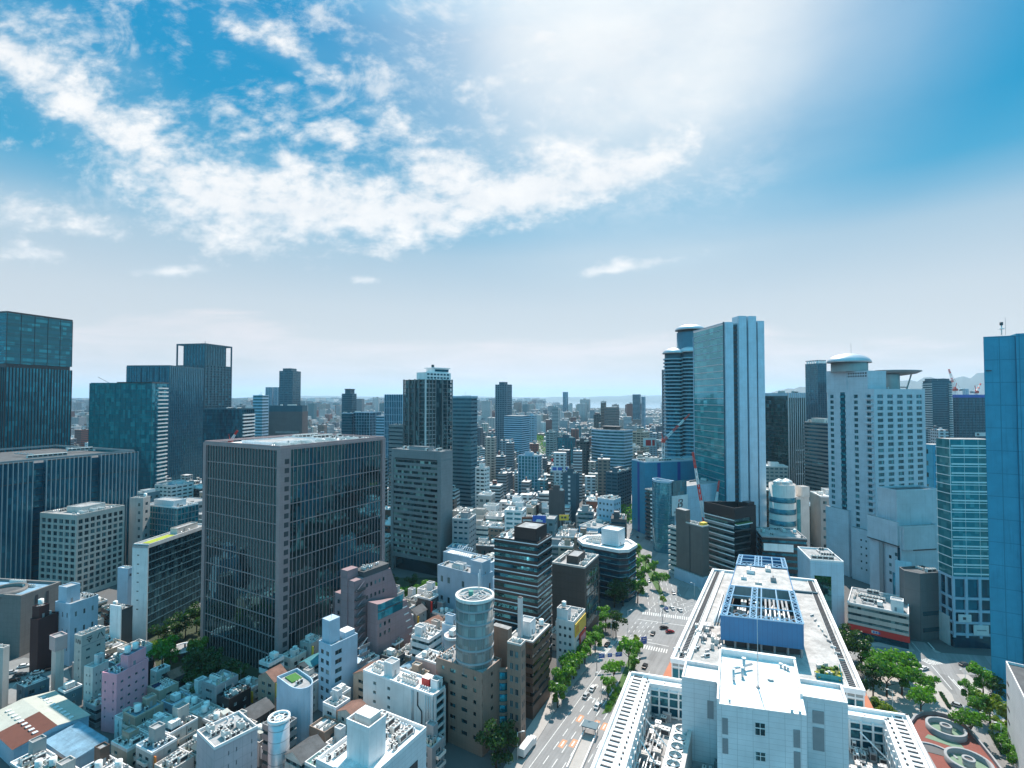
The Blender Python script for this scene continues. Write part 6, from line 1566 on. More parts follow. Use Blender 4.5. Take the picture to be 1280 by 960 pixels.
for q in range(46):
    px, py = rnd.uniform(800, 836), rnd.uniform(885, 960); px = px - (py - 885) * .12
    p = at_z(px, py, 27); s1, s2, h = rnd.uniform(.6, 2.6), rnd.uniform(.5, 1.8), rnd.uniform(.6, 2.6)
    unit(root, p.x, p.y, 26, s1, s2, h, math.atan2(d.y, d.x) + rnd.choice((0, math.pi / 2)))
for q in range(7):
    o = -9.5 + q * .95; z = 27.2 + .5 * (q % 3)
    P, Q = V2(pa) + n * (o + 14), V2(pb) + n * (o + 14); pipe(root, (P.x, P.y, z), (Q.x, Q.y, z), .2, STEELW if q % 2 else METAL)
for q in range(60):
    px, py = rnd.uniform(1064, 1110), rnd.uniform(915, 985); p = at_z(px, py, 27); s1, s2, h = rnd.uniform(.6, 2.8), rnd.uniform(.5, 1.8), rnd.uniform(.5, 2.8)
    unit(root, p.x, p.y, 26, s1, s2, h, math.atan2(d.y, d.x) + rnd.choice((0, math.pi / 2)))
for q in range(40):
    px, py = rnd.uniform(870, 1060), rnd.uniform(955, 985); p = at_z(px, py, 27); unit(root, p.x, p.y, 26, rnd.uniform(.6, 2.4), rnd.uniform(.5, 1.6), rnd.uniform(.5, 2.4), 1.1)
m_ = MB()
for q in range(5):
    p = at_z(872 + 6 * q, 940, 28); m_ = MB(); m_.tube((p.x, p.y, 26), (p.x, p.y, 32), .25, plain('blue_grey_pipe', (.22, .36, .44), .4), 8); m_.tube((p.x, p.y, 32), (p.x + 1.6, p.y + 2.5, 32), .25, MATS['blue_grey_pipe'], 8); wpart(root, 'pipe', m_)
for (a, c) in (((803, 893), (835, 935)), ((800, 925), (820, 955)), ((1075, 915), (1110, 950))):
    p, q = at_z(*a, 32), at_z(*c, 28); m_ = MB(); m_.bar(p, q, .3, STEELW); wpart(root, 'strut', m_)

# rear hall with the blue plant enclosure
r0, r1, r2, r3 = at_z(840, 826, ZU), at_z(1079.6, 866.5, ZU), at_z(1019, 727, ZU), at_z(891.5, 713.5, ZU)
root = thing('terracotta_station_hall', 'long flat-roofed hall with terracotta ledges and a blue plant enclosure on its roof', 'building', (95, 205, 0))
HALL = [tuple(V2(p)) for p in (r0, r1, r2, r3)]
STAIN = roof_mat('stained_concrete_roof', (.50, .48, .46))
m_ = MB(); m_.prism(HALL, 0, ZU, CONC, STAIN); wpart(root, 'wall', m_)
B_ALL.append((offset_poly(HALL, 9), None))
m_ = MB(); m_.ring(offset_poly(HALL, .4), 1.0, ZU - .5, ZU + 1.0, WHITE); wpart(root, 'parapet', m_)
m_ = MB()
L0, L1 = r3 + (r0 - r3) * .0, r0
m_.prism([tuple(V2(r3)), tuple(V2(r0)), tuple(V2(r0) + Vector((-6.0, 4.0))), tuple(V2(r3) + Vector((-5.5, 2.0)))], 0, 19, TERR)
m_.prism([tuple(V2(r1)), tuple(V2(r2)), tuple(V2(r2) + Vector((4.5, -2.0))), tuple(V2(r1) + Vector((7.5, -1.0)))], 0, 19, TERR); wpart(root, 'terracotta_ledge', m_)
m_ = MB()
for z in (ZU - 6, ZU - 12): along(m_, r0, r1, .005, .995, z, z + 3.6, .06, .02, gNAVY); 
for k in range(26): along(m_, r0, r1, k / 25 - .003, k / 25 + .003, ZU - 14, ZU - .6, .2, .01, STEELW)
for z in (ZU - 2, ZU - 8): along(m_, r0, r1, 0, 1, z, z + .5, .18, .01, STEELW)
wpart(root, 'end_glazing', m_)
m_ = MB(); ladder(m_, r3, r0, 1.6, 1.7, 1.25, ZU, ACD, STEELW, -1, .5); ladder(m_, r2, r1, 1.4, 1.9, 1.25, ZU, ACD, STEELW, 1, .5); wpart(root, 'roof_vents', m_)
m_ = MB()
dl = (V2(r3) - V2(r0)).normalized(); nn_ = Vector((dl.y, -dl.x))
m_.prism([tuple(V2(r0) + nn_ * 4.2 + dl * 2), tuple(V2(r3) + nn_ * 4.2 - dl * 2), tuple(V2(r3) + nn_ * 5.4 - dl * 2), tuple(V2(r0) + nn_ * 5.4 + dl * 2)], ZU, ZU + 1.1, STEELW); wpart(root, 'duct', m_)
ZB = 46.0
e0, e1, e2, e3 = at_z(900.4, 769, ZB), at_z(1004.6, 780.5, ZB), at_z(980.6, 698, ZB), at_z(924, 693.5, ZB)
ENC = wall('blue_enclosure_sheet', (.004, .15, .33), .4, .35, (1.0, 30, .03), .5)
TRUSS = plain('blue_truss_paint', (.30, .45, .58), .5)
m_ = MB()
def uq(s, t): return V2(e0) * (1 - s) * (1 - t) + V2(e1) * s * (1 - t) + V2(e2) * s * t + V2(e3) * (1 - s) * t
def slabpart(mb, s0, t0, s1, t1, z0, z1, m, top=None): mb.prism([tuple(uq(s0, t0)), tuple(uq(s1, t0)), tuple(uq(s1, t1)), tuple(uq(s0, t1))], z0, z1, m, top)
slabpart(m_, 0, 0, 1, .012, ZU + 3.8, ZB, ENC); slabpart(m_, 0, .012, .012, 1, ZU + 3.8, ZB, ENC); slabpart(m_, .988, .012, 1, 1, ZU + 3.8, ZB, ENC); slabpart(m_, .012, .99, .988, 1, ZU + 3.8, ZB, ENC)
encl = wpart(root, 'blue_enclosure', m_)
m_ = MB(); slabpart(m_, .013, .42, .987, .78, ZB - 5, ZB - .3, CONC, STAIN); slabpart(m_, .013, .013, .987, .419, ZU + 4, ZU + 4.4, CONC, R_DARK); slabpart(m_, .013, .781, .987, .989, ZU + 4, ZU + 4.4, CONC, R_DARK); wpart(root, 'deck', m_, encl)
m_ = MB()
for k in range(7):
    s = k / 6 * .97 + .015
    P, Q = uq(s, .03), uq(s, .97); m_.prism([tuple(P + Vector((-.3, 0))), tuple(P + Vector((.3, 0))), tuple(P + Vector((.3, .6))), tuple(P + Vector((-.3, .6)))], ZU, ZU + 3.8, STEELG)
slabpart(m_, .03, .06, .97, .95, ZU, ZU + 3.7, DKGREY); wpart(root, 'undercroft', m_, encl)
m_ = MB()
def beam(s0, t0, s1, t1, z=ZB + .1, w=.32): P, Q = uq(s0, t0), uq(s1, t1); m_.bar((P.x, P.y, z), (Q.x, Q.y, z), w, TRUSS)
for (ta, tb) in ((0.0, .41), (.79, 1.0)):
    m_ = MB()
    ns = 8
    for s in (0, .08, .36, .44, .5, .72, .92, 1.0): beam(s, ta, s, tb)
    for t in (ta, ta + (tb - ta) * .33, ta + (tb - ta) * .66, tb): beam(0, t, 1, t)
    nz = 9 if ta == 0 else 5
    for (sa, sb) in ((0, .08), (.92, 1.0), (.36, .44)):
        for k in range(nz):
            t0, t1 = ta + (tb - ta) * k / nz, ta + (tb - ta) * (k + 1) / nz
            beam(sa, t0, sb, t1, w=.2); beam(sb, t0, sa, t1, w=.2)
    for k in range(10): beam(k / 10, ta, (k + 1) / 10, ta + .045, w=.2); beam((k + 1) / 10, ta, k / 10, ta + .045, w=.2)
    wpart(root, 'roof_truss', m_, encl)
m_ = MB()
for q in range(60):
    far_ = q > 42
    c = uq(rnd.uniform(.08, .92), rnd.uniform(.82, .96) if far_ else rnd.uniform(.07, .38)); unit(root, c.x, c.y, ZU + 4.4, rnd.uniform(1, 3), rnd.uniform(.8, 2), rnd.uniform(1.5, 5.5), 1.12, encl)
for q in range(6): P, Q = uq(.56 + .06 * q, .08), uq(.56 + .06 * q, .36); pipe(root, (P.x, P.y, ZB - 2.4), (Q.x, Q.y, ZB - 2.4), .4, METAL, encl)
for s_, t_, a_, b_, h_ in ((.3, .68, 5, 3, 1.6), (.62, .74, 4, 2, 1.4), (.45, .5, 3, 2.4, .8), (.7, .56, 3, 2, 1.8), (.2, .55, 2, 2, 1.2)): c = uq(s_, t_); unit(root, c.x, c.y, ZB - .3, a_, b_, h_, 1.12, encl)
# pipes left of the enclosure, clutter near the left front, garden at the right front
m_ = MB()
for q in range(5):
    P, Q = at_z(893 + 3.5 * q, 778, ZU + 1), at_z(904 + 3.2 * q, 740, ZU + 1); pipe(root, (P.x, P.y, ZU + .9), (Q.x, Q.y, ZU + .9), .35, METAL if q % 2 else STEELW)
for q in range(26):
    p = at_z(rnd.uniform(868, 906), rnd.uniform(782, 815), ZU); unit(root, p.x, p.y, ZU, rnd.uniform(.5, 2.4), rnd.uniform(.5, 1.8), rnd.uniform(.4, 2), 1.1)
p = at_z(884, 788, ZU); unit(root, p.x, p.y, ZU, 3, 2.4, 2.4, 1.1)
for q in range(9): p = at_z(912 + 9.5 * q, 818 + q * 1.6, ZU); m_ = MB(); m_.cbox(p.x, p.y, ZU, 2.6, 1, .9, plain('blue_tarpaulin', (.04, .22, .5), .6) if q % 3 == 0 else STEELG, .2); m_.cbox(p.x, p.y, ZU + .9, 2.7, 1.1, .08, STEELG, .2); wpart(root, 'crate', m_)
for q in range(12): p = at_z(rnd.uniform(846, 895), rnd.uniform(812, 822), ZU); unit(root, p.x, p.y, ZU, rnd.uniform(.6, 2.8), .6, rnd.uniform(.4, 1.2), .3)
m_ = MB(); g0, g1, g2, g3 = at_z(1020, 848, ZU), at_z(1052, 853, ZU), at_z(1049, 837, ZU), at_z(1021, 833, ZU)
m_.prism([tuple(V2(p)) for p in (g0, g1, g2, g3)], ZU, ZU + .5, plain('planting_soil', (.08, .10, .03), .9)); gd = wpart(root, 'roof_garden', m_)
m_ = MB(); along(m_, g0, g1, 0, 1, ZU, ZU + 1.6, .2, .05, gGREEN); along(m_, g1, g2, 0, 1, ZU, ZU + 1.6, .2, .05, gGREEN)
for q in range(26): t, u_ = rnd.random(), rnd.random(); c = lerp(lerp(g0, g1, t), lerp(g3, g2, t), u_); m_.cbox(c.x, c.y, ZU + .5, rnd.uniform(.5, 1.4), rnd.uniform(.5, 1.2), rnd.uniform(.3, 1.2), rnd.choice((plain('terrace_plants', (.05, .12, .02), .9), plain('yellow_shrub', (.30, .28, .03), .9), OFFWHITE)), rnd.random())
wpart(root, 'planting', m_, gd)
for q in range(14):
    c = lerp(lerp(e1, r1, .2 + .06 * q), lerp(e2, r2, .5), .1); 
m_ = MB(); 
for q in range(9): P = lerp(at_z(1015, 770, ZU), at_z(1052, 826, ZU), q / 8); unit(root, P.x, P.y, ZU, 1.6, .5, .7, .4 + q * .3)
p = at_z(1003, 741, ZU); m_.cbox(p.x, p.y, ZU, 12, 1.2, .8, DKBLUE, -.3); wpart(root, 'roof_fittings', m_)

# ================================================================== ground, roads
GROUNDM = None
def ground_mat(name, col, var=0.5, scale=.08, rough=.9, streak=None):
    m, g, bs = new_mat(name)
    v = g.node('ShaderNodeTexCoord').outputs['Object']
    n1 = g.noise(v, scale, 6, .65); n2 = g.noise(v, 1.6, 3, .6)
    f = g.m('ADD', g.m('MULTIPLY_ADD', g.m('SUBTRACT', n1, .5), var, 1.0), g.m('MULTIPLY', g.m('SUBTRACT', n2, .5), .25))
    if streak is not None:      # tyre wear along the lanes and mended patches
        rv = g.node('ShaderNodeVectorRotate', {'Vector': v}, rotation_type='Z_AXIS'); rv.inputs['Angle'].default_value = streak
        rr = rv.outputs[0]
        n4 = g.noise(g.vm('MULTIPLY', rr, (1.0, .035, 1.0)), .9, 5, .65)
        pt = g.node('ShaderNodeTexWhiteNoise', {'Vector': g.node('ShaderNodeVectorMath', {0: g.vm('ADD', rr, (.3, .7, 0.5)), 1: (3.15, 17.0, 50.0)}, operation='SNAP').outputs[0]}, noise_dimensions='3D').outputs[0]
        f = g.m('MULTIPLY', f, g.m('ADD', g.m('MULTIPLY_ADD', g.m('SUBTRACT', n4, .5), .75, .98), g.m('MULTIPLY', g.m('GREATER_THAN', pt, .86), -.16)))
    c = g.mix(1.0, (*col, 1), g.node('ShaderNodeCombineColor', {0: f, 1: f, 2: f}).outputs[0], 'MULTIPLY')
    g.put(bs.inputs['Base Color'], c); bs.inputs['Roughness'].default_value = rough
    MATS[name] = m; return m
def sheet(name, pts, z, m, kind=True):
    mb = MB(); mb.face([(p[0], p[1], 0) for p in pts], m)
    o = mb.build(name); o.location = (0, 0, z)
    if kind: struct(o)
    return o
ASPH = ground_mat('asphalt', (.225, .225, .225), .5, .12, streak=R(29.5))
PAVE = ground_mat('paving', (.36, .34, .32), .4, .3)
mb = MB(); mb.face([(-35500, -20500, 0), (35500, -20500, 0), (35500, 36500, 0), (-35500, 36500, 0)], ground_mat('city_ground', (.10, .10, .10), .8, .02)); struct(mb.build('ground'))
def g0_(px, py): p = at_z(px, py, 0); return (p.x, p.y)
Lk = [g0_(*p) for p in ((640, 985), (652, 962), (672, 925), (700, 880), (722, 850), (745, 823), (768, 797), (772, 770), (785, 745), (799, 722), (799, 700), (789, 680), (777, 655), (766, 630), (757, 605), (750, 585))]
Rk = [(22, 140), (34, 158), (48, 184), (80, 240), (108, 290), (116, 312), (119, 352), (121, 398), (127, 486), (139, 600), (154, 720)]
AVE = Lk + Rk[::-1]
sheet('avenue', AVE, .012, ASPH)
EAST = [g0_(*p) for p in ((1133, 800), (1160, 835), (1190, 868), (1202, 900), (1240, 962), (1290, 990), (1266, 930), (1228, 880), (1202, 850), (1176, 822), (1156, 803))]
CROSS = [(92, 264), (150, 238), (190, 226), (225, 222), (228, 240), (190, 246), (160, 256), (118, 302)]
sheet('cross_street', CROSS, .008, ASPH)
PLAZA = [g0_(*p) for p in ((1075, 805), (1133, 799), (1175, 815), (1262, 885), (1310, 990), (1140, 990), (1085, 880))]
sheet('plaza', PLAZA, .004, PAVE); sheet('east_street', EAST, .016, ASPH)
# pavements as raised kerbs
mb = MB(); mb.prism([(p[0] - 5.5, p[1] + 1.5) for p in Lk[:7]][::-1] + [(p[0] - .1, p[1]) for p in Lk[:7]], 0, .13, PAVE); struct(mb.build('pavement'))
mb = MB(); mb.prism([(p[0] - 5, p[1]) for p in Lk[8:]][::-1] + [(p[0] - .1, p[1]) for p in Lk[8:]], 0, .13, PAVE); struct(mb.build('pavement'))
mb = MB(); mb.prism([(p[0] + .1, p[1]) for p in Rk[:5]] + [(p[0] + 4.0, p[1] - 1.5) for p in Rk[:5]][::-1], 0, .13, PAVE); struct(mb.build('pavement'))
mb = MB(); mb.prism([(p[0] + .1, p[1]) for p in Rk[5:]] + [(p[0] + 5, p[1]) for p in Rk[5:]][::-1], 0, .13, PAVE); struct(mb.build('pavement'))
sheet('car_park', [g0_(*p) for p in ((-30, 885), (-30, 838), (30, 822), (84, 830), (92, 862), (40, 876))], .006, ground_mat('pale_asphalt', (.20, .20, .195), .5, .2))
sheet('boulevard', [(50, 960), (66, 960), (76, 1900), (52, 1900)], .01, ground_mat('light_asphalt', (.26, .26, .26), .3, .1))  # asphalt in a lighter grey than the avenue
# markings
PAINT = ground_mat('road_paint', (.58, .58, .56), 1.3, 1.1); OPAINT = plain('orange_road_paint', (.46, .22, .12), .7)
mk = MB()
def strip(mb, p, q, w, m, z=.02):
    p, q = V2(p), V2(q); d = (q - p).normalized(); n = Vector((-d.y, d.x)) * w / 2
    mb.face([(*(p - n), z), (*(q - n), z), (*(q + n), z), (*(p + n), z)], m)
da = Vector((math.sin(R(29.5)), math.cos(R(29.5)))); na = Vector((da.y, -da.x))
base = V2(g0_(660, 960)) + na * .3
for k in range(1, 7):
    o = base + na * 3.15 * k
    if k == 6: strip(mk, o, o + da * 78, .2, PAINT); continue
    for q in range(11): strip(mk, o + da * (q * 8 - 20), o + da * (q * 8 - 15.5), .28, PAINT)
strip(mk, base, base + da * 70, .22, PAINT)
for (i_, q_) in ((1.5, 14), (2.5, 16), (3.5, 30), (4.5, 30), (1.5, 30)):     # orange bus lane panels
    c = base + na * 3.15 * i_ + da * q_; strip(mk, c, c + da * 4.5, 1.9, OPAINT, .019)
    strip(mk, c + da * .8, c + da * 3.6, .5, PAINT, .022)
for k in range(8): c = base + na * (2.2 + 3.0 * (k % 4)) + da * (44 + 10 * (k // 4)); strip(mk, c, c + da * 3.4, .45, PAINT); strip(mk, c + da * 2.4 - na * .6, c + da * 3.6, .3, PAINT); strip(mk, c + da * 2.4 + na * .6, c + da * 3.6, .3, PAINT)
# zebra crossings
def zebra(P, Q, w=4.0, step=1.15):
    P, Q = V2(P), V2(Q); d = (Q - P).normalized(); n = Vector((-d.y, d.x)); L = (Q - P).length
    for k in range(int(L / step)): c = P + d * (k * step + .4); strip(mk, c - n * w / 2, c + n * w / 2, .55, PAINT)
zebra(g0_(769, 801), g0_(838, 815)); zebra(g0_(803, 766), g0_(866, 774)); zebra(g0_(1157, 828), g0_(1174, 826), 5); zebra(g0_(745, 826), g0_(766, 800), 4)
for a, c in (((786, 797), (815, 800)), ((770, 795), (836, 808)), ((797, 774), (862, 783))): strip(mk, g0_(*a), g0_(*c), .4, PAINT)
# stop-line and turning guides in the crossing
for r_, a0, a1 in ((20, 1.9, 2.9), (24, 1.9, 2.9), (28, 1.95, 2.9), (32, 2.0, 2.9), (38, 2.1, 2.8)):
    c = Vector((112, 276))
    for k in range(9):
        t0 = a0 + (a1 - a0) * k / 9; t1 = t0 + (a1 - a0) / 16
        strip(mk, c + Vector((math.cos(t0), math.sin(t0))) * r_, c + Vector((math.cos(t1), math.sin(t1))) * r_, .3, PAINT)
for k in range(7):
    P, Q = g0_(812 + 7.5 * k, 765 - .2 * k), g0_(812 + 6.5 * k - 6, 722 + 1.2 * k)
    P, Q = V2(P), V2(Q); d = (Q - P)
    for q in range(6): strip(mk, P + d * q / 6, P + d * (q / 6 + .09), .25, PAINT)
for k in range(5):
    P, Q = V2(g0_(781 + 6 * k, 796)), V2(g0_(797 + 7 * k, 775)); d = Q - P
    for q in range(4): strip(mk, P + d * q / 4, P + d * (q / 4 + .12), .25, PAINT)
strip(mk, g0_(1140, 803), g0_(1190, 862), .3, PAINT); strip(mk, g0_(1148, 812), g0_(1157, 823), .3, PAINT); strip(mk, g0_(1160, 803), g0_(1168, 812), .6, PAINT)
for k in range(3): strip(mk, g0_(1185 + 6 * k, 845 + 4 * k), g0_(1206 + 6 * k, 868 + 4 * k), .35, PAINT)
for k in range(9): strip(mk, g0_(5 + 9 * k, 850 + .3 * k), g0_(-2 + 9 * k, 858 + .3 * k), .15, PAINT)
struct(mk.build('road_markings'))
# medians
def island(pts, name='median', m=None, h=.16):
    mb = MB(); mb.prism([g0_(*p) for p in pts], 0, h, PAVE, m or ground_mat('median_grass', (.05, .11, .025), .7, .5) if 'median_grass' not in MATS else MATS['median_grass']); return struct(mb.build(name))
island(((752, 893), (764, 890), (786, 845), (799, 803), (794, 802), (780, 838), (768, 868)))
island(((795, 690), (799, 689), (820, 722), (834, 752), (829, 753), (812, 722)))
# ramp with round planters, lower right
RB = ground_mat('red_brown_paving', (.20, .06, .045), .4, .4)
root = thing('parking_ramp', 'red-brown curving car park ramp with grey walls round two ring planters, lower right', 'ramp', tuple(at_z(1190, 930, 0)))
dk = [(1137, 903), (1143, 895), (1152, 891), (1167, 890), (1180, 893), (1194, 898), (1206, 907), (1218, 918), (1229, 932), (1242, 948), (1262, 975), (1185, 985), (1168, 962), (1150, 930)]
P = [tuple(V2(at_z(*p, 5))) for p in dk]
m_ = MB(); m_.prism(P, .3, 4.4, CONC, RB); wpart(root, 'deck', m_)
m_ = MB(); m_.ring(P, .6, 4.3, 5.6, GREY); wpart(root, 'parapet', m_)
g_ = plain('green_paving', (.14, .22, .15), .8)
m_ = MB(); m_.prism([tuple(V2(at_z(*p, 4.4))) for p in ((1160, 918), (1200, 930), (1206, 936), (1192, 934), (1156, 922))], 4.41, 4.46, g_); wpart(root, 'green_strip', m_)
for k, (px, py, r) in enumerate(((1182.5, 911, 5.6), (1211, 953, 6.0))):
    p = at_z(px, py, 5.5); m_ = MB(); m_.annulus(p.x, p.y, 4.3, 6.4, r, r - .7, GREY, 36); m_.cyl(p.x, p.y, 4.35, r - .7, .3, g_, 36); m_.cyl(p.x, p.y, 4.6, 1.6, 1.6, CONC, 20); m_.annulus(p.x, p.y, 6.2, 6.8, 1.7, 1.1, GREY, 20); m_.cyl(p.x, p.y, 6.2, 1.1, .2, ACD, 20); wpart(root, 'ring_planter', m_)
p = at_z(1168, 945, 4.4); m_ = MB(); m_.annulus(p.x, p.y, 4.42, 4.9, 6.4, 5.8, GREY, 30, -.3, 2.4); m_.prism([(p.x + 5.8 * math.cos(t), p.y + 5.8 * math.sin(t)) for t in [-.3 + 2.7 * q / 14 for q in range(15)]], 4.42, 4.5, DKGREY); wpart(root, 'ramp_mouth', m_)
# round garden dish below the smoked glass office
p = at_z(229, 811, 3); root = thing('round_pavilion', 'round white-rimmed pavilion roof in the dark garden beside the smoked glass office', 'pavilion', (p.x, p.y, 0))
m_ = MB(); m_.cyl(0, 0, 0, 4.2, 3.2, DKGREY, 30, r2=5.4); m_.annulus(0, 0, 3.2, 3.7, 5.6, 5.0, WHITE, 30); m_.cyl(0, 0, 3.2, 5.0, .12, R_GREY, 30); m_.cyl(.3, .8, 3.3, .35, 1.6, STEELD, 10); m_.build('roof', root)
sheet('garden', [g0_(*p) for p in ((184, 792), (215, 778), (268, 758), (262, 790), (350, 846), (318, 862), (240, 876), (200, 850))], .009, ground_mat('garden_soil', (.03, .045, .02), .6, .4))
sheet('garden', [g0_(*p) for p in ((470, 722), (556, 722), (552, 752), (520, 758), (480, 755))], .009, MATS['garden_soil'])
# park-and-ride style ramp mouth in the near avenue
a, c = V2(g0_(716, 965)), V2(g0_(737, 918)); d = (c - a).normalized(); n = Vector((d.y, -d.x))
root = thing('underpass_ramp', 'white-walled underpass ramp with a small dark canopy in the near avenue', 'ramp', (a.x, a.y, 0))
m_ = MB()
for o in (-2.2, 2.2): m_.prism([tuple(a + n * o), tuple(c + n * o), tuple(c + n * (o + .35)), tuple(a + n * (o + .35))], 0, 1.1, WHITE)
m_.prism([tuple(a - n * 2.2), tuple(c - n * 2.2), tuple(c + n * 2.2), tuple(a + n * 2.2)], .02, .06, PAVE); wpart(root, 'wall', m_)
m_ = MB(); q = c - d * 1.5; m_.prism([tuple(q - n * 2.6), tuple(q + n * 2.9), tuple(q + n * 2.9 + d * 4), tuple(q - n * 2.6 + d * 4)], 3.0, 3.3, DKBLUE)
for o in (-2.2, 2.4):
    for e in (.3, 3.5): pp = q + n * o + d * e; m_.tube((pp.x, pp.y, 0), (pp.x, pp.y, 3.1), .12, STEELG)
wpart(root, 'canopy', m_)

# ================================================================== trees
def leaf_mat(name, c1, c2):
    m = bpy.data.materials.new(name); m.use_nodes = True; g = G(m.node_tree)
    for n in list(g.n): g.n.remove(n)
    rnd = g.node('ShaderNodeNewGeometry').outputs['Random Per Island']; ob = g.node('ShaderNodeObjectInfo').outputs['Random']
    cl = g.noise(g.node('ShaderNodeTexCoord').outputs['Object'], .55, 3, .6)
    col = g.mix(g.m('ADD', g.m('MULTIPLY', rnd, .35), g.m('ADD', g.m('MULTIPLY', ob, .3), g.m('MULTIPLY', g.ss(cl, .35, .65), .4))), tuple(k * .75 for k in c1) + (1,), tuple(k * 1.15 for k in c2) + (1,))
    d = g.node('ShaderNodeBsdfDiffuse', {'Color': col}); t = g.node('ShaderNodeBsdfTranslucent', {'Color': g.mix(1.0, col, (1.2, 1.5, .55, 1), 'MULTIPLY')})
    mx = g.node('ShaderNodeMixShader', {0: .42, 1: d.outputs[0], 2: t.outputs[0]})
    gl = g.node('ShaderNodeBsdfGlossy', {'Color': (.6, .6, .6, 1), 'Roughness': .45}); m2 = g.node('ShaderNodeMixShader', {0: .05, 1: mx.outputs[0], 2: gl.outputs[0]})
    g.node('ShaderNodeOutputMaterial', {'Surface': m2.outputs[0]}); MATS[name] = m; return m
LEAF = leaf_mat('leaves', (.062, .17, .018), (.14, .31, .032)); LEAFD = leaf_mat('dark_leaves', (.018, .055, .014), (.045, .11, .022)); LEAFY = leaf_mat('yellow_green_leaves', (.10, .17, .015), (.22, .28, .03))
BARK = wall('bark', (.07, .05, .035), .9, .4)
def crown_mesh(seed, r, h, zc, m, n=1500, lobes=9):
    rnd = random.Random(seed); mb = MB(); L = []
    for k in range(lobes):
        a = rnd.uniform(0, 6.28); q = rnd.uniform(.25, .85) * r; L.append((q * math.cos(a), q * math.sin(a), zc + rnd.uniform(-.4, .46) * h, rnd.uniform(.22, .5) * r))
    L.append((0, 0, zc + .1 * h, .52 * r))
    i = mb.mat(m)
    for k in range(n):
        lx_, ly_, lz, lr = rnd.choice(L)
        d = Vector((rnd.gauss(0, 1), rnd.gauss(0, 1), rnd.gauss(0, 1))).normalized()
        if d.z < -.55: d.z *= -.5
        p = Vector((lx_, ly_, lz)) + d * lr * (rnd.random() ** .38) * Vector((1, 1, .85)).length / 1.65
        s = rnd.uniform(.22, .48) * (r / 4.2) ** .5
        u = d.orthogonal().normalized(); u.rotate(Quaternion(d, rnd.uniform(0, 6.28))); nrm = (d + Vector((rnd.gauss(0, .6), rnd.gauss(0, .6), rnd.gauss(0, .6)))).normalized()
        u = (u - nrm * u.dot(nrm)).normalized(); w = nrm.cross(u)
        b_ = len(mb.v); mb.v += [tuple(p + u * s), tuple(p + w * s * .7), tuple(p - u * s), tuple(p - w * s * .7)]
        mb.f.append((b_, b_ + 1, b_ + 2, b_ + 3)); mb.mi.append(i); mb.smooth.append(False)
    return mb.data('crown'), L
def trunk_mesh(L, zc, r):
    mb = MB(); mb.tube((0, 0, 0), (.1, 0, zc * .62), .26, BARK, 7, .17)
    for (x, y, z, lr) in L[:6]: mb.tube((.1, 0, zc * rndT.uniform(.45, .62)), (x * .8, y * .8, z), .12, BARK, 5, .03)
    return mb.data('trunk')
rndT = random.Random(3)
TREES = {}
for key, args in {'round': (1, 4.2, 6, 6.4, LEAF), 'wide': (2, 5.0, 6, 6.6, LEAF), 'tall': (4, 3.4, 8, 7.6, LEAF), 'dark': (5, 4.2, 7, 6.6, LEAFD), 'yellow': (6, 3.0, 4.5, 4.8, LEAFY)}.items():
    me, L = crown_mesh(*args, n=1700); TREES[key] = (me, trunk_mesh(L, args[3], args[1]))
ORD = ['first', 'second', 'third', 'fourth', 'fifth', 'sixth', 'seventh', 'eighth', 'ninth', 'tenth', 'eleventh', 'twelfth', 'thirteenth', 'fourteenth', 'fifteenth', 'sixteenth', 'seventeenth', 'eighteenth', 'nineteenth', 'twentieth']
def ordw(k): return ORD[k] if k < len(ORD) else ORD[9] + ' again'
rt_ = random.Random(11)
def plant(px, py, kind, sc, label, group, zc=6.3):
    p = at_z(px, py, zc * sc); o = thing('tree', label, 'tree', (p.x, p.y, 0), rt_.uniform(0, 6.28), group); sc *= 1.22; o.scale = (sc, sc, sc * rt_.uniform(.92, 1.1))
    link_mesh('crown', TREES[kind][0], o); link_mesh('trunk', TREES[kind][1], o); return o
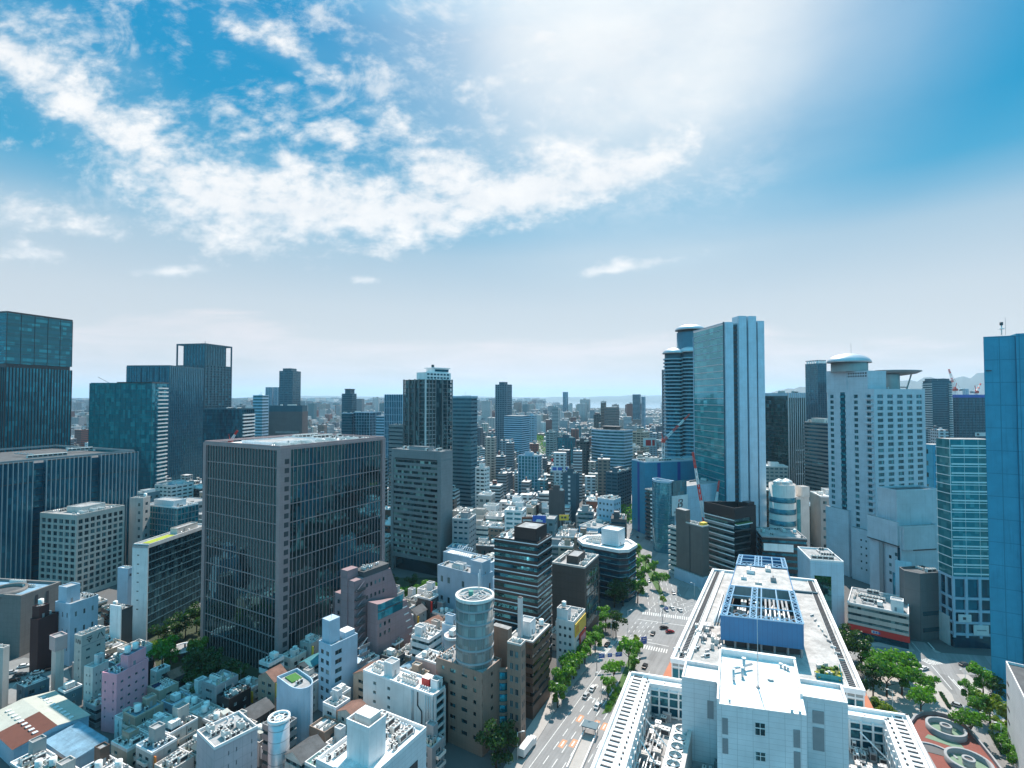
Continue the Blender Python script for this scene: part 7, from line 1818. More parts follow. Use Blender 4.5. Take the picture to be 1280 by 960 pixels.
rows = [
 ('green tree on the left pavement of the avenue, %s from the bottom', 'trees along the left pavement', [(704, 853, 'round', 1.05), (717, 830, 'wide', 1.0), (731, 814, 'round', .9), (744, 801, 'round', .85), (697, 868, 'round', .8), (711, 841, 'round', .85), (724, 821, 'wide', .85), (738, 806, 'round', .8), (750, 793, 'round', .75), (757, 772, 'round', 1.0), (770, 782, 'dark', .95)]),
 ('leafy tree on the near median of the avenue, %s from the bottom', 'trees on the near median', [(760, 856, 'round', .75), (767, 838, 'wide', .85), (786, 815, 'wide', .95), (792, 834, 'tall', .6), (797, 800, 'yellow', .7)]),
 ('small tree on the median beyond the crossing, %s from the crossing', 'trees on the far median', [(829, 748, 'yellow', .55), (824, 725, 'wide', .95), (817, 712, 'round', .8), (807, 702, 'round', .8), (798, 688, 'round', .8)]),
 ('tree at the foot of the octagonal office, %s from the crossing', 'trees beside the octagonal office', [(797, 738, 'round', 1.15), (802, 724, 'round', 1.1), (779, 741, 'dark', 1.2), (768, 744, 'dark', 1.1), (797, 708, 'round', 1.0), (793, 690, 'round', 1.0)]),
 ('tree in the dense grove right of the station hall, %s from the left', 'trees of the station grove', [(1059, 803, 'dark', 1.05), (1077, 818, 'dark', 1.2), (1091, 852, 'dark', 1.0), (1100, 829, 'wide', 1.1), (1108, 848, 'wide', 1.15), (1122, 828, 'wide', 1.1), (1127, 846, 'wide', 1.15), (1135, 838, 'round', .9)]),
 ('broad low tree on the plaza beside the ramp, %s from the left', 'plaza trees by the ramp', [(1105, 885, 'yellow', 1.15), (1151, 877, 'wide', 1.0), (1157, 858, 'wide', .85), (1212, 905, 'wide', .95)]),
 ('tree in the planted strip under the blue-grey slab, %s from the left', 'trees under the slab tower', [(1213, 866, 'round', .75), (1229, 853, 'round', 1.0), (1224, 886, 'round', .8), (1237, 878, 'yellow', 1.2), (1245, 868, 'dark', .8), (1258, 886, 'yellow', 1.35), (1250, 908, 'yellow', .8), (1257, 922, 'round', .7), (1263, 936, 'round', .7), (1272, 952, 'round', .7)]),
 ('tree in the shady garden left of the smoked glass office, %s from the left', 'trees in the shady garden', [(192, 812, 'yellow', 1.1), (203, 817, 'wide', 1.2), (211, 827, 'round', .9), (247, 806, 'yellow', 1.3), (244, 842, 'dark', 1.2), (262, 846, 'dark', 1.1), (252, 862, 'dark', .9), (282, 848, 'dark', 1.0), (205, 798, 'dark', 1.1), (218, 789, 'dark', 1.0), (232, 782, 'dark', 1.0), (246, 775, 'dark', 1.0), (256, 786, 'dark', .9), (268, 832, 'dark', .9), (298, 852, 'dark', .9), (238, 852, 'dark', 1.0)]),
 ('tree in the small park before the striped office, %s from the left', 'trees in the small park', [(489, 733, 'dark', 1.0), (494, 748, 'round', 1.0), (505, 743, 'round', .9), (527, 741, 'round', 1.1), (539, 736, 'round', 1.0), (516, 731, 'dark', .9)]),
 ('tree beside the glass drum building at the lower kerb, %s from the left', 'trees at the lower kerb', [(620, 935, 'dark', 1.1), (633, 926, 'dark', .9)])]
for lab, grp, pts in rows:
    pts = sorted(pts, key=lambda e: -e[1]) if 'from the bottom' in lab else sorted(pts, key=lambda e: -e[1]) if 'crossing' in lab else sorted(pts, key=lambda e: e[0]) if 'from the left' in lab else pts
    for k, (px, py, kind, sc) in enumerate(pts): plant(px, py, kind, sc, lab % ordw(k), grp)
def hedge(p, q, w, h, label, m=LEAFD):
    rnd = random.Random(int(p[0] * 10)); P, Q = Vector(at_z(*p, .5)), Vector(at_z(*q, .5)); mb = MB(); i = mb.mat(m); n = int((Q - P).length * 60)
    for k in range(min(n, 2500)):
        c = P + (Q - P) * rnd.random() + Vector((rnd.uniform(-w, w), rnd.uniform(-w, w), rnd.uniform(-.4, h))); s = rnd.uniform(.18, .4); u = Vector((rnd.gauss(0, 1), rnd.gauss(0, 1), rnd.gauss(0, 1))).normalized(); v = u.orthogonal().normalized()
        b_ = len(mb.v); mb.v += [tuple(c + u * s), tuple(c + v * s), tuple(c - u * s), tuple(c - v * s)]; mb.f.append((b_, b_ + 1, b_ + 2, b_ + 3)); mb.mi.append(i); mb.smooth.append(False)
    o = mb.build('hedge'); tag(o, label, 'hedge')
hedge((759, 888), (772, 862), .9, .9, 'clipped hedge on the lower part of the near median', LEAF); hedge((790, 842), (797, 806), .7, 1.0, 'clipped hedge on the upper part of the near median', LEAF)
hedge((1176, 866), (1187, 884), .5, .6, 'low hedge on a kerbed island in the plaza'); hedge((1262, 905), (1285, 960), .6, .8, 'hedge on the upper terrace under the slotted block', LEAFY); hedge((1238, 915), (1252, 940), .5, .6, 'low hedge by the street at the lower right')

# ================================================================== vehicles
CARC = {'white': (.78, .78, .77), 'silver': (.42, .43, .44), 'black': (.012, .012, .014), 'dark red': (.22, .012, .02), 'dark grey': (.06, .065, .07), 'blue': (.03, .08, .28)}
TYRE = plain('tyre', (.015, .015, .015), .8); RIM = plain('rim', (.4, .4, .41), .3, .8); LAMP = plain('lamp_lens', (.6, .6, .55), .15); TAIL = plain('tail_lens', (.4, .01, .01), .2); CARG = plain('car_glass', (.012, .016, .018), .05)
def car_body(col):
    m = plain('car_paint_' + col.replace(' ', '_'), CARC[col], .22, .0, .6); mb = MB()
    prof = [(-2.2, .35), (2.15, .35), (2.25, .55), (2.15, .82), (1.15, .95), (.45, 1.43), (-1.15, 1.46), (-1.95, .98), (-2.25, .9)]
    def sec(y, k): return [(x, y, z if z < 1 else 1 + (z - 1) * 1.0) for x, z in prof]
    ys = [(-.86, .0), (.86, .0)]
    n = len(prof)
    b_ = len(mb.v); i = mb.mat(m)
    for y, inn in ((-.80, 1), (-.88, 0), (.88, 0), (.80, 1)):
        for x, z in prof:
            yy = y * (.80 if z > 1.2 else 1); mb.v.append((x * (.985 if inn else 1), yy, z))
    for r in range(3):
        for k in range(n): mb.f.append((b_ + r * n + k, b_ + r * n + (k + 1) % n, b_ + (r + 1) * n + (k + 1) % n, b_ + (r + 1) * n + k)); mb.mi.append(i); mb.smooth.append(False)
    mb.f.append(tuple(b_ + k for k in reversed(range(n)))); mb.mi.append(i); mb.smooth.append(False); mb.f.append(tuple(b_ + 3 * n + k for k in range(n))); mb.mi.append(i); mb.smooth.append(False)
    return mb.data('body')
def car_parts():
    P = {}
    g_ = MB(); g_.face([(1.12, -.72, 1.0), (1.12, .72, 1.0), (.50, .64, 1.42), (.50, -.64, 1.42)], CARG); P['windscreen'] = g_.data('windscreen')
    g_ = MB(); g_.face([(-1.22, -.64, 1.45), (-1.22, .64, 1.45), (-1.93, .72, 1.02), (-1.93, -.72, 1.02)], CARG); P['rear_window'] = g_.data('rear_window')
    for s in (-1, 1):
        g_ = MB(); pts = [(.95, .895 * s, .98), (.42, .735 * s, 1.38), (-1.1, .735 * s, 1.40), (-1.7, .895 * s, 1.0)]; g_.face(pts if s < 0 else pts[::-1], CARG); P['side_window', s] = g_.data('side_window')
    w = MB(); w.tube((0, -.1, 0), (0, .1, 0), .32, TYRE, 14); w.tube((0, -.11, 0), (0, .11, 0), .2, RIM, 10); P['wheel'] = w.data('wheel')
    h = MB(); h.box(-.03, -.2, -.08, .04, .2, .08, LAMP); P['headlight'] = h.data('headlight'); h = MB(); h.box(-.04, -.2, -.08, .03, .2, .08, TAIL); P['tail_light'] = h.data('tail_light')
    return P
CP_ = car_parts(); CB_ = {}
def car(x, y, rz, col, label, group, sc=1.0):
    if col not in CB_: CB_[col] = car_body(col)
    o = thing('parked_car' if 'parked' in label else 'car', label, 'car', (x, y, .02), rz, group); o.scale = (sc,) * 3
    link_mesh('body', CB_[col], o); link_mesh('windscreen', CP_['windscreen'], o, (.02, 0, .015)); link_mesh('rear_window', CP_['rear_window'], o, (-.02, 0, .015))
    for s in (-1, 1):
        link_mesh('side_window', CP_['side_window', s], o)
        for wx_ in (-1.35, 1.4): link_mesh('wheel', CP_['wheel'], o, (wx_, .8 * s, .32))
        link_mesh('headlight', CP_['headlight'], o, (2.19, .6 * s, .68)); link_mesh('tail_light', CP_['tail_light'], o, (-2.22, .6 * s, .8))
    return o
HA = math.pi / 2 - R(29.5); HB = math.pi / 2 - R(9); GA = 'cars on the avenue'
for px, py, rz, col, lab in (
 (732.5, 871, HA, 'silver', 'silver car driving alone on the near avenue'), (747, 884, HA, 'white', 'white car beside the near median, the lowest white car on the avenue'), (806, 834, HA, 'black', 'black car half hidden behind the station roof edge'),
 (759, 807, HA, 'black', 'black car waiting at the left kerb by the zebra crossing'), (830, 786, .25, 'black', 'black car crossing in the middle of the junction'), (837.5, 791, .2, 'dark red', 'dark red car right behind the black one in the junction'),
 (816, 793, HA, 'dark grey', 'dark grey car turning in the junction, left of the dark red one'), (832.5, 763, HB + .3, 'white', 'white car waiting above the junction, leftmost of three'), (840, 761, HB + .3, 'white', 'white car waiting above the junction, middle of three'),
 (849.5, 763.5, HB + .3, 'white', 'white car waiting above the junction, rightmost of three'), (842, 742, HB, 'silver', 'silver car behind the three white ones above the junction'), (812, 727, HB, 'white', 'white car left of the far median'), (836, 722, HB, 'black', 'black car right of the far median in the shade'),
 (806, 700, HB, 'silver', 'silver car far up the avenue beside the median trees'), (789, 668, HB, 'white', 'farthest white car up the avenue'), (797, 672, HB, 'black', 'farthest black car up the avenue'),
 (741, 862, HA, 'white', 'white car in the left lane of the near avenue'), (797, 826, HA, 'silver', 'silver car on the right carriageway of the near avenue')):
    x, y = g0_(px, py); car(x, y, rz, col, lab, GA)
HE = math.atan2(-1, .9)
for px, py, rz, col, lab in ((1155, 837, .35, 'white', 'white car turning in the street right of the grove'), (1220, 840, .1, 'white', 'white car under the glass corner office, left of two'), (1231, 840, .1, 'white', 'white car under the glass corner office, right of two'), (1205, 832, .2, 'dark grey', 'dark grey car in the shade under the glass corner office'), (1198, 884, HE, 'silver', 'silver car on the street below the zebra, right side')):
    x, y = g0_(px, py); car(x, y, rz, col, lab, 'cars on the east street')
for k, (px, py, rz, col, lab) in enumerate(((47, 842, .5, 'white', 'white car parked in the open lot, topmost'), (40, 850, .5, 'silver', 'silver car parked in the open lot beside the topmost white one'), (47, 856, .5, 'white', 'white car parked in the open lot, lower of two'), (25, 845, .5, 'dark grey', 'dark grey car parked in the middle of the open lot'), (17, 852, .5, 'black', 'black car parked in the open lot, lowest left'), (14, 842, .5, 'silver', 'silver car parked at the left end of the open lot'), (62, 838, .5, 'black', 'black car parked at the right end of the open lot'), (30, 834, .5, 'white', 'white car parked at the back of the open lot'))):
    x, y = g0_(px, py); car(x, y, rz, col, lab, 'cars in the open lot')
# white lorry at the lower kerb
x, y = g0_(660, 938); root = thing('box_lorry', 'white box lorry stopped at the lower left kerb of the avenue', 'lorry', (x, y, .02), HA)
m_ = MB(); m_.box(-5, -1.15, .9, 2.2, 1.15, 3.4, STEELW, R_WHITE); m_.build('box', root); m_ = MB(); m_.box(2.35, -1.1, .5, 4.2, 1.1, 2.6, STEELW); m_.box(-5, -.5, .55, 2.3, .5, .88, STEELD); cb = m_.build('cab', root); m_ = MB(); m_.box(4.18, -1, 1.5, 4.24, 1, 2.4, CARG); m_.build('windscreen', cb)
for wx_ in (-3.8, -2.6, 3.2):
    for s in (-1, 1): link_mesh('wheel', CP_['wheel'], root, (wx_, .95 * s, .45), 0, 1.4)

# ================================================================== street furniture
lm = MB(); lm.tube((0, 0, 0), (0, 0, 9), .11, STEELW, 7, .07); lm.tube((0, 0, 8.9), (1.8, 0, 9.4), .06, STEELW, 6); lpole = lm.data('pole'); lm = MB(); lm.box(1.4, -.18, 9.3, 2.3, .18, 9.48, STEELW); lhead = lm.data('lamp_head')
for k, (px, py, rz) in enumerate(((647, 950, 0), (690, 885, 0), (745, 905, math.pi), (752, 870, math.pi), (785, 785, 0), (824, 765, 0), (764, 800, 0), (868, 748, math.pi))):
    x, y = g0_(px, py); o = thing('street_lamp', 'white single-arm street lamp by the avenue, %s from the bottom' % ordw((0, 2, 1, 3, 5, 6, 4, 7)[k]), 'street lamp', (x, y, 0), rz, 'street lamps by the avenue'); link_mesh('pole', lpole, o); link_mesh('lamp_head', lhead, o)
for k, (px, py) in enumerate(((1207, 866), (1116, 893), (1252, 938))):
    x, y = g0_(px, py); o = thing('street_lamp', 'white single-arm street lamp on the plaza, %s' % ('by the planted strip', 'below the grove', 'by the lower right street')[k], 'street lamp', (x, y, 0), math.pi, 'street lamps on the plaza'); link_mesh('pole', lpole, o); link_mesh('lamp_head', lhead, o)
def gantry(px, py, rz, span, panels, label):
    x, y = g0_(px, py); o = thing('road_sign', label, 'road sign', (x, y, 0), rz); m_ = MB(); m_.tube((0, 0, 0), (0, 0, 6.6), .16, STEELG, 8); m_.tube((0, 0, 6.4), (span, 0, 6.4), .12, STEELG, 6); m_.tube((0, 0, 5.6), (span, 0, 5.9), .08, STEELG, 6); m_.build('pole', o)
    for a, w, h in panels:
        s_ = MB(); s_.box(a, -.12, 6.2 - h / 2, a + w, .0, 6.2 + h / 2, BLUEP); s_.box(a + .1, -.15, 6.2 - .12, a + w * .7, -.12, 6.25, STEELW); s_.box(a + w * .3, -.15, 6.2 + h * .2, a + w * .8, -.12, 6.2 + h * .3, STEELW); s_.build('sign_panel', o)
gantry(746, 838, .15, 12, ((1.0, 2.6, 2.0), (5.0, 2.0, 1.6), (8.6, 3.0, 1.8)), 'road sign arm with blue panels across the left lanes of the near avenue')
gantry(800, 818, .3, 4, ((.6, 3.0, 3.4),), 'big square blue road sign at the zebra crossing before the junction')
gantry(828, 775, .1, 4, ((1.0, 2.2, 1.2),), 'small blue road sign on the near tip of the far median')

# ================================================================== cranes
REDW = plain('crane_red', (.70, .06, .04), .45); WHW = plain('crane_white', (.74, .74, .74), .45)
def crane(name, label, base, jib0, jib1, w, counter=None, mast=True, seg=14, alt=3, t=.16):
    root = thing(name, label, 'crane', tuple(base))
    if mast: m_ = MB(); m_.lattice(base, jib0, w, WHW, None, max(4, int((Vector(jib0) - Vector(base)).length / 5)), t); wpart(root, 'mast', m_)
    m_ = MB(); m_.lattice(jib0, jib1, w * .9, REDW, WHW, seg, t, .5, alt); wpart(root, 'jib', m_)
    m_ = MB(); j0, j1 = Vector(jib0), Vector(jib1); d = (j1 - j0); back = Vector((-d.x, -d.y, 0)).normalized() if Vector((d.x, d.y)).length > .1 else Vector((1, 0, 0))
    m_.cbox(j0.x, j0.y, j0.z - 1.5, w * 1.6, w * 1.6, 3, REDW); m_.bar(j0, j0 + back * w * 3.5 + Vector((0, 0, 1)), w * .5, WHW); q = j0 + back * w * 3.2; m_.cbox(q.x, q.y, q.z - 1.5, w * 1.3, w * 1.3, 2.6, STEELG); ap = j0 + Vector((0, 0, w * 3.5)) + back * w * .8; m_.bar(j0, ap, w * .25, REDW); m_.tube(ap, j1, .1, STEELD, 4); m_.tube(ap, q, .1, STEELD, 4); wpart(root, 'machine_deck', m_)
D = 480; z0 = h_at(551, D)
crane('tower_crane', 'red and white crane jib leaning right in front of the domed tower', at_d(829, D, 0), at_d(829, D, z0), at_d(862, D + 6, h_at(518, D)), 2.0, t=.22)
D = 372
crane('tower_crane', 'tall red and white crane jib in front of the finned glass tower, leaning left', at_d(884, D, 0), at_d(882, D, h_at(660, D)), at_d(866, D + 4, h_at(566, D)), 2.0, t=.22, alt=3)
crane('tower_crane', 'short red-tipped crane boom right of the tall leaning one', at_d(893, D + 4, 0), at_d(893, D + 4, h_at(640, D)), at_d(899, D + 8, h_at(603, D)), 1.5, t=.16, seg=8)
D = 690; z0 = h_at(487, D)
crane('tower_crane', 'white luffing crane with a red machine deck on the netted tower, left of two', at_d(1195, D + 8, 0), at_d(1194, D + 8, z0), at_d(1186, D + 8, h_at(461, D)), 2.6, t=.24)
crane('tower_crane', 'luffing crane with a low red jib on the netted tower, right of two', at_d(1220, D + 10, 0), at_d(1220, D + 10, h_at(490, D)), at_d(1226, D + 14, h_at(479, D)), 2.6, t=.24)
D = 330
crane('tower_crane', 'small red and white crane jib rising behind the smoked glass office roof', at_d(288, D, 0), at_d(288, D, h_at(552, D)), at_d(297, D, h_at(538, D)), 1.4, t=.16, seg=8)
p = at_d(467, 3600, 0); m_ = MB(); m_.lattice(p, p + Vector((0, 0, 125)), 26, plain('far_steel', (.3, .32, .34), .6), None, 8, 1.5, .1); o = m_.build('radio_mast'); o.location = (0, 0, 0); tag(o, 'tiny radio mast on the far skyline left of the ribbed blue tower', 'mast')

# ================================================================== fill-in buildings of the districts
def sat(A, Bq):
    for P, Q in ((A, Bq), (Bq, A)):
        n = len(P)
        for k in range(n):
            ex, ey = P[(k + 1) % n][0] - P[k][0], P[(k + 1) % n][1] - P[k][1]
            nx, ny = ey, -ex
            a = [p[0] * nx + p[1] * ny for p in P]; b_ = [q[0] * nx + q[1] * ny for q in Q]
            if max(a) <= min(b_) or max(b_) <= min(a): return False
    return True
def inside(p, poly):
    c = False; n = len(poly); x, y = p
    for k in range(n):
        x1, y1 = poly[k]; x2, y2 = poly[k - 1]
        if (y1 > y) != (y2 > y) and x < (x2 - x1) * (y - y1) / (y2 - y1) + x1: c = not c
    return c
AVEX = [(p[0] - 6, p[1]) for p in Lk] + [(p[0] + 6, p[1]) for p in Rk[::-1]]
KEEP = [AVEX, EAST, CROSS, PLAZA, [g0_(*p) for p in ((-30, 885), (-30, 838), (30, 822), (84, 830), (92, 862), (40, 876))],
        [g0_(*p) for p in ((180, 792), (215, 776), (270, 756), (262, 785), (350, 842), (318, 862), (240, 876), (198, 852))], [(114, 340), (168, 340), (180, 396), (120, 396)], [(160, 322), (222, 322), (232, 392), (172, 396)], [g0_(*p) for p in ((556, 1010), (566, 938), (600, 925), (648, 905), (640, 1010))], [g0_(*p) for p in ((470, 720), (556, 720), (552, 754), (520, 760), (480, 757))],
        [g0_(*p) for p in ((1130, 890), (1180, 880), (1300, 960), (1300, 1000), (1130, 990))], [(49, 930), (66, 930), (76, 1900), (52, 1900)]]
def blocked(fp):
    cx_ = sum(p[0] for p in fp) / 4; cy_ = sum(p[1] for p in fp) / 4
    pts = fp + [(cx_, cy_)] + [((fp[k][0] + fp[k - 1][0]) / 2, (fp[k][1] + fp[k - 1][1]) / 2) for k in range(4)]
    for K in KEEP:
        if any(inside(p, K) for p in pts) or any(inside(q, fp) for q in K): return True
    r = 90
    for f, _ in B_ALL:
        if abs(f[0][0] - cx_) > r + 120 or abs(f[0][1] - cy_) > r + 120: continue
        if sat(fp, f): return True
    return False
def scr(x, y, z):
    dx, dy, dz = x, y, z - CAMZ; yc = CP * dy + SP * dz; zc = -SP * dy + CP * dz
    if yc < 5: return None
    return CX0 + FPX * dx / yc, CY0 - FPX * zc / yc
HERO = []
for f, o in B_ALL:
    if o is None: continue
    ps = [scr(x, y, o.H) for x, y in f]
    if None in ps: continue
    HERO.append((min(p[0] for p in ps), max(p[0] for p in ps), max(p[1] for p in ps), min(y for x, y in f), o))
def hidden(fp, H):
    t = [scr(x, y, H) for x, y in fp]
    if None in t: return True
    x0, x1, y0 = min(p[0] for p in t), max(p[0] for p in t), min(p[1] for p in t)
    if x1 < -30 or x0 > 1310: return True
    g_ = [scr(x, y, 0) for x, y in fp]
    if None in g_ or y0 > 985: return True
    d = min(y for x, y in fp)
    left = x0
    for q in range(6):       # columns across the candidate: all must be covered by nearer heroes
        px = x0 + (x1 - x0) * q / 5
        if not any(h[0] <= px <= h[1] and h[2] < y0 and h[3] < d for h in HERO): return False
    return True
PALW = [('white', WHITE, 4), ('off-white', OFFWHITE, 4), ('cream', CREAM, 2), ('beige', BEIGE, 2), ('grey', GREY, 3), ('pale blue', BLUEW, 2), ('teal', wall('teal_tile', (0.10, 0.20, 0.24)), 1.2), ('slate blue', DKBLUE, 1.2), ('tan', TAN, 1.2), ('brown', BROWN, 1.2), ('dark grey', DKGREY, 2.5), ('concrete grey', CONC, 2), ('pinkish', wall('pinkish_wall', (.52, .44, .46)), 1), ('black', BLACK, 1), ('rust brown', RUST, .5)]
ROOFS = [('white', R_WHITE, 7), ('grey', R_GREY, 4), ('dark', R_DARK, 2), ('pale blue', R_BLUE, 1), ('green', R_GREEN, .6)]
rf_ = random.Random(21)
def pick(lst): return rf_.choices(lst, [e[2] for e in lst])[0]
# landmarks used to say where a filler stands
MARKS = [('smoked glass office', 351, 223), ('pink building', 146, 186), ('glass drum', 594, 172), ('black striped office', 655, 224), ('steel cylinder', 353, 160), ('market hall', 50, 174), ('striped office', 535, 344), ('octagonal office', 765, 300),
         ('gridded tower', 535, 425), ('bowed banded office', 762, 640), ('blue screened building', 830, 452), ('white hotel tower', 1100, 330), ('finned glass tower', 910, 415), ('cream hotel', 100, 308), ('grass-roofed slab', 200, 255), ('white sheer office', 480, 122), ('lone grey tower', 630, 900), ('white piped office', 507, 176), ('lettered building', 110, 206), ('mirror glass tower', 160, 500), ('curved sign building', 855, 396), ('station hall', 950, 205), ('lone dark slab tower', 362, 1080), ('slim dark blue tower', 436, 960)]
FILL = []
def relate(x, y):
    px = CX0 + FPX * x / y; best = None
    for nm, mx_, md in MARKS:
        dpx = px - mx_; dd = (y - md) / md * 260
        s_ = dpx * dpx + dd * dd
        if best is None or s_ < best[0]: best = (s_, nm, dpx, y - md, md)
    _, nm, dpx, dd, md = best
    w = 'behind' if dd > .12 * md else 'in front of' if dd < -.1 * md else ('left of' if dpx < 0 else 'right of')
    return w, nm
BALC = {}
def filler(x, y, rz, w, d, H, near):
    cn, cm, _ = pick(PALW); rn, rm, _ = pick(ROOFS)
    fl = 3.2; n = max(2, int(H / fl)); H = n * fl + .6
    b = Bld.raw('house' if n <= 3 else 'apartment_block' if rf_.random() < .5 else 'office_block', 'x', x, y, rz, w, d, H)
    kind = rf_.random(); seed = len(FILL) + 500; b.root['category'] = b.root.name.split('.')[0].replace('_', ' ')
    gable = near and n <= 4 and rf_.random() < .10
    desc = ''
    if near:
        if kind < .72:
            nx, ny = max(1, int(w / 3.6)), max(1, int(d / 3.6))
            while nx * n + ny * n > 14 and nx + ny > 2: nx, ny = max(1, nx - 1), max(1, ny - 1)
            skx = tuple(k for k in range(nx) if nx > 1 and rf_.random() < .25); sky_ = tuple(k for k in range(ny) if ny > 1 and rf_.random() < .25)
            b.punched(cm, GLASSW, nx, ny, n, fw=rf_.uniform(.25, .6), fwy=rf_.uniform(.2, .55), fh=rf_.uniform(.28, .55), base=.8, cap=.6, top=rm, mx=rf_.uniform(.5, 1.2), skipx=skx, skipy=sky_, frame=rf_.choice((STEELG, STEELW, STEELD)))
            if rf_.random() < .45:      # balconies on one face
                ax = rf_.choice((0, 1)); L_ = w if ax == 0 else d; bm_ = rf_.choice((WHITE, cm, OFFWHITE, STEELG))
                q_ = MB()
                a0, a1 = L_ * rf_.uniform(.05, .3), L_ * rf_.uniform(.7, .97)
                if ax == 0: q_.box(a0, -1.0, 0, a1, -.003, .14, bm_); q_.box(a0, -1.0, .14, a1, -.9, 1.05, bm_); q_.box(a0, -.9, .14, a0 + .1, -.003, 1.05, bm_); q_.box(a1 - .1, -.9, .14, a1, -.003, 1.05, bm_)
                else: q_.box(-1.0, a0, 0, -.003, a1, .14, bm_); q_.box(-1.0, a0, .14, -.9, a1, 1.05, bm_); q_.box(-.9, a0, .14, -.003, a0 + .1, 1.05, bm_); q_.box(-.9, a1 - .1, .14, -.003, a1, 1.05, bm_)
                me_ = q_.data('balcony')
                for k in range(1, n): link_mesh('balcony', me_, b.root, (0, 0, k * fl + .1))
            if rf_.random() < .5:
                q_ = MB(); xx = rf_.uniform(.3, w - .3); q_.tube((xx, -.1, 0), (xx, -.1, b.H), .07, rf_.choice((STEELG, STEELW, STEELD)), 6); q_.tube((-.1, d * .4, 0), (-.1, d * .4, b.H), .07, STEELG, 6); b.part('drain_pipe', q_)
            if rf_.random() < .22:
                q_ = MB(); hh = min(b.H * .6, rf_.uniform(3, 7)); q_.box(w * .1 - .25, -1.1, b.H - hh - .6, w * .1, -.05, b.H - .6, rf_.choice((RED, YELLOW, BLUEP, STEELW, ORANGE))); b.part('sign', q_)
            if rf_.random() < .4:
                for k in range(rf_.randint(1, 3)): link_mesh('air_conditioner', KIT['ac'][0], b.root, (w * rf_.uniform(.15, .85), -.45, fl * rf_.randint(0, max(0, n - 1)) + .3), 0, .8)
        else:
            b.ribbon(cm, gBAND, fl, wh=1.3, sill=1.0, inset=.25, top=rm)
    else:
        if kind < .55: b.ribbon(cm, rf_.choice((gBAND, gDARK, gNAVY)), fl + .3, wh=rf_.choice((1.3, 1.6)), sill=.9, inset=rf_.choice((.25, .8)), top=rm, piers=rf_.choice((0, 4, 6)), pw=1.2)
        else:
            nx, ny = max(1, min(4, int(w / 5))), max(1, min(4, int(d / 5))); b.punched(cm, GLASSW, nx, ny, max(2, n // 2), fw=.55, fh=.34, base=1, cap=1, top=rm, frame=cm)
    if gable:
        r_ = MB(); rm2 = rf_.choice((R_BLUE, R_GREY, R_DARK, R_BROWN, R_TEAL)); h = rf_.uniform(1.8, 3)
        rn = {R_BLUE: 'blue', R_GREY: 'grey', R_DARK: 'dark', R_BROWN: 'brown', R_TEAL: 'teal'}[rm2]
        z = b.H
        r_.face([(-.4, -.4, z), (w + .4, -.4, z), (w + .4, d / 2, z + h), (-.4, d / 2, z + h)], rm2); r_.face([(w + .4, d + .4, z), (-.4, d + .4, z), (-.4, d / 2, z + h), (w + .4, d / 2, z + h)], rm2)
        r_.face([(0, 0, z), (0, d / 2, z + h - .1), (0, d, z)], cm); r_.face([(w, d, z), (w, d / 2, z + h - .1), (w, 0, z)], cm); b.part('roof', r_); desc = '%s gable roof' % rn
    else:
        b.parapet(cm if rf_.random() < .6 else WHITE, rf_.uniform(.5, 1.1), .3)
        av = []
        if rf_.random() < .6 and w > 6 and d > 6:
            pw_, pd_ = w * rf_.uniform(.3, .45), d * rf_.uniform(.3, .45); px_, py_ = rf_.uniform(.5, w - pw_ - .5), rf_.uniform(.5, d - pd_ - .5); ph = rf_.uniform(2.4, 5)
            penthouse(b, px_, py_, pw_, pd_, ph, cm if rf_.random() < .7 else WHITE, door=near); av.append((px_ + pw_ / 2, py_ + pd_ / 2, max(pw_, pd_) * .75)); desc = 'roof box'
        tk = rf_.random()
        it = []
        if tk < .3: it.append(('tank', rf_.choice((1, 2)))); desc = 'round water tank'
        elif tk < .5: it.append(('tankbox', 1)); desc = 'square water tank'
        if near: it += [('acb', rf_.randint(0, 3)), ('duct', rf_.randint(0, 1)), (rf_.choice(('shed', 'solar', 'dish', 'pipes')), 1), (rf_.choice(('pipes', 'shed', 'ac2')), rf_.randint(0, 2)), (rf_.choice(('ac', 'ac', 'ac2')), rf_.randint(4, 11)), ('vent', rf_.randint(1, 4)), ('hatch', rf_.randint(0, 1))] + ([('pole', 1)] if rf_.random() < .3 else [])
        else: it += [('acb', rf_.randint(2, 5)), ('ac', rf_.randint(1, 4))]
        gear(b, it, .4, .4, w - .4, d - .4, seed=seed, avoid=av)
        desc = desc or 'open roof'
        desc = '%s %s' % (rn + ' roof,', desc)
    b.done()
    rel, nm = relate(x, y)
    FILL.append((b, '%s %s, %s, %s the %s' % (cn, 'low-rise' if n <= 3 else 'mid-rise' if n <= 8 else 'tall block', desc.split(',')[0], rel, nm), x / y))
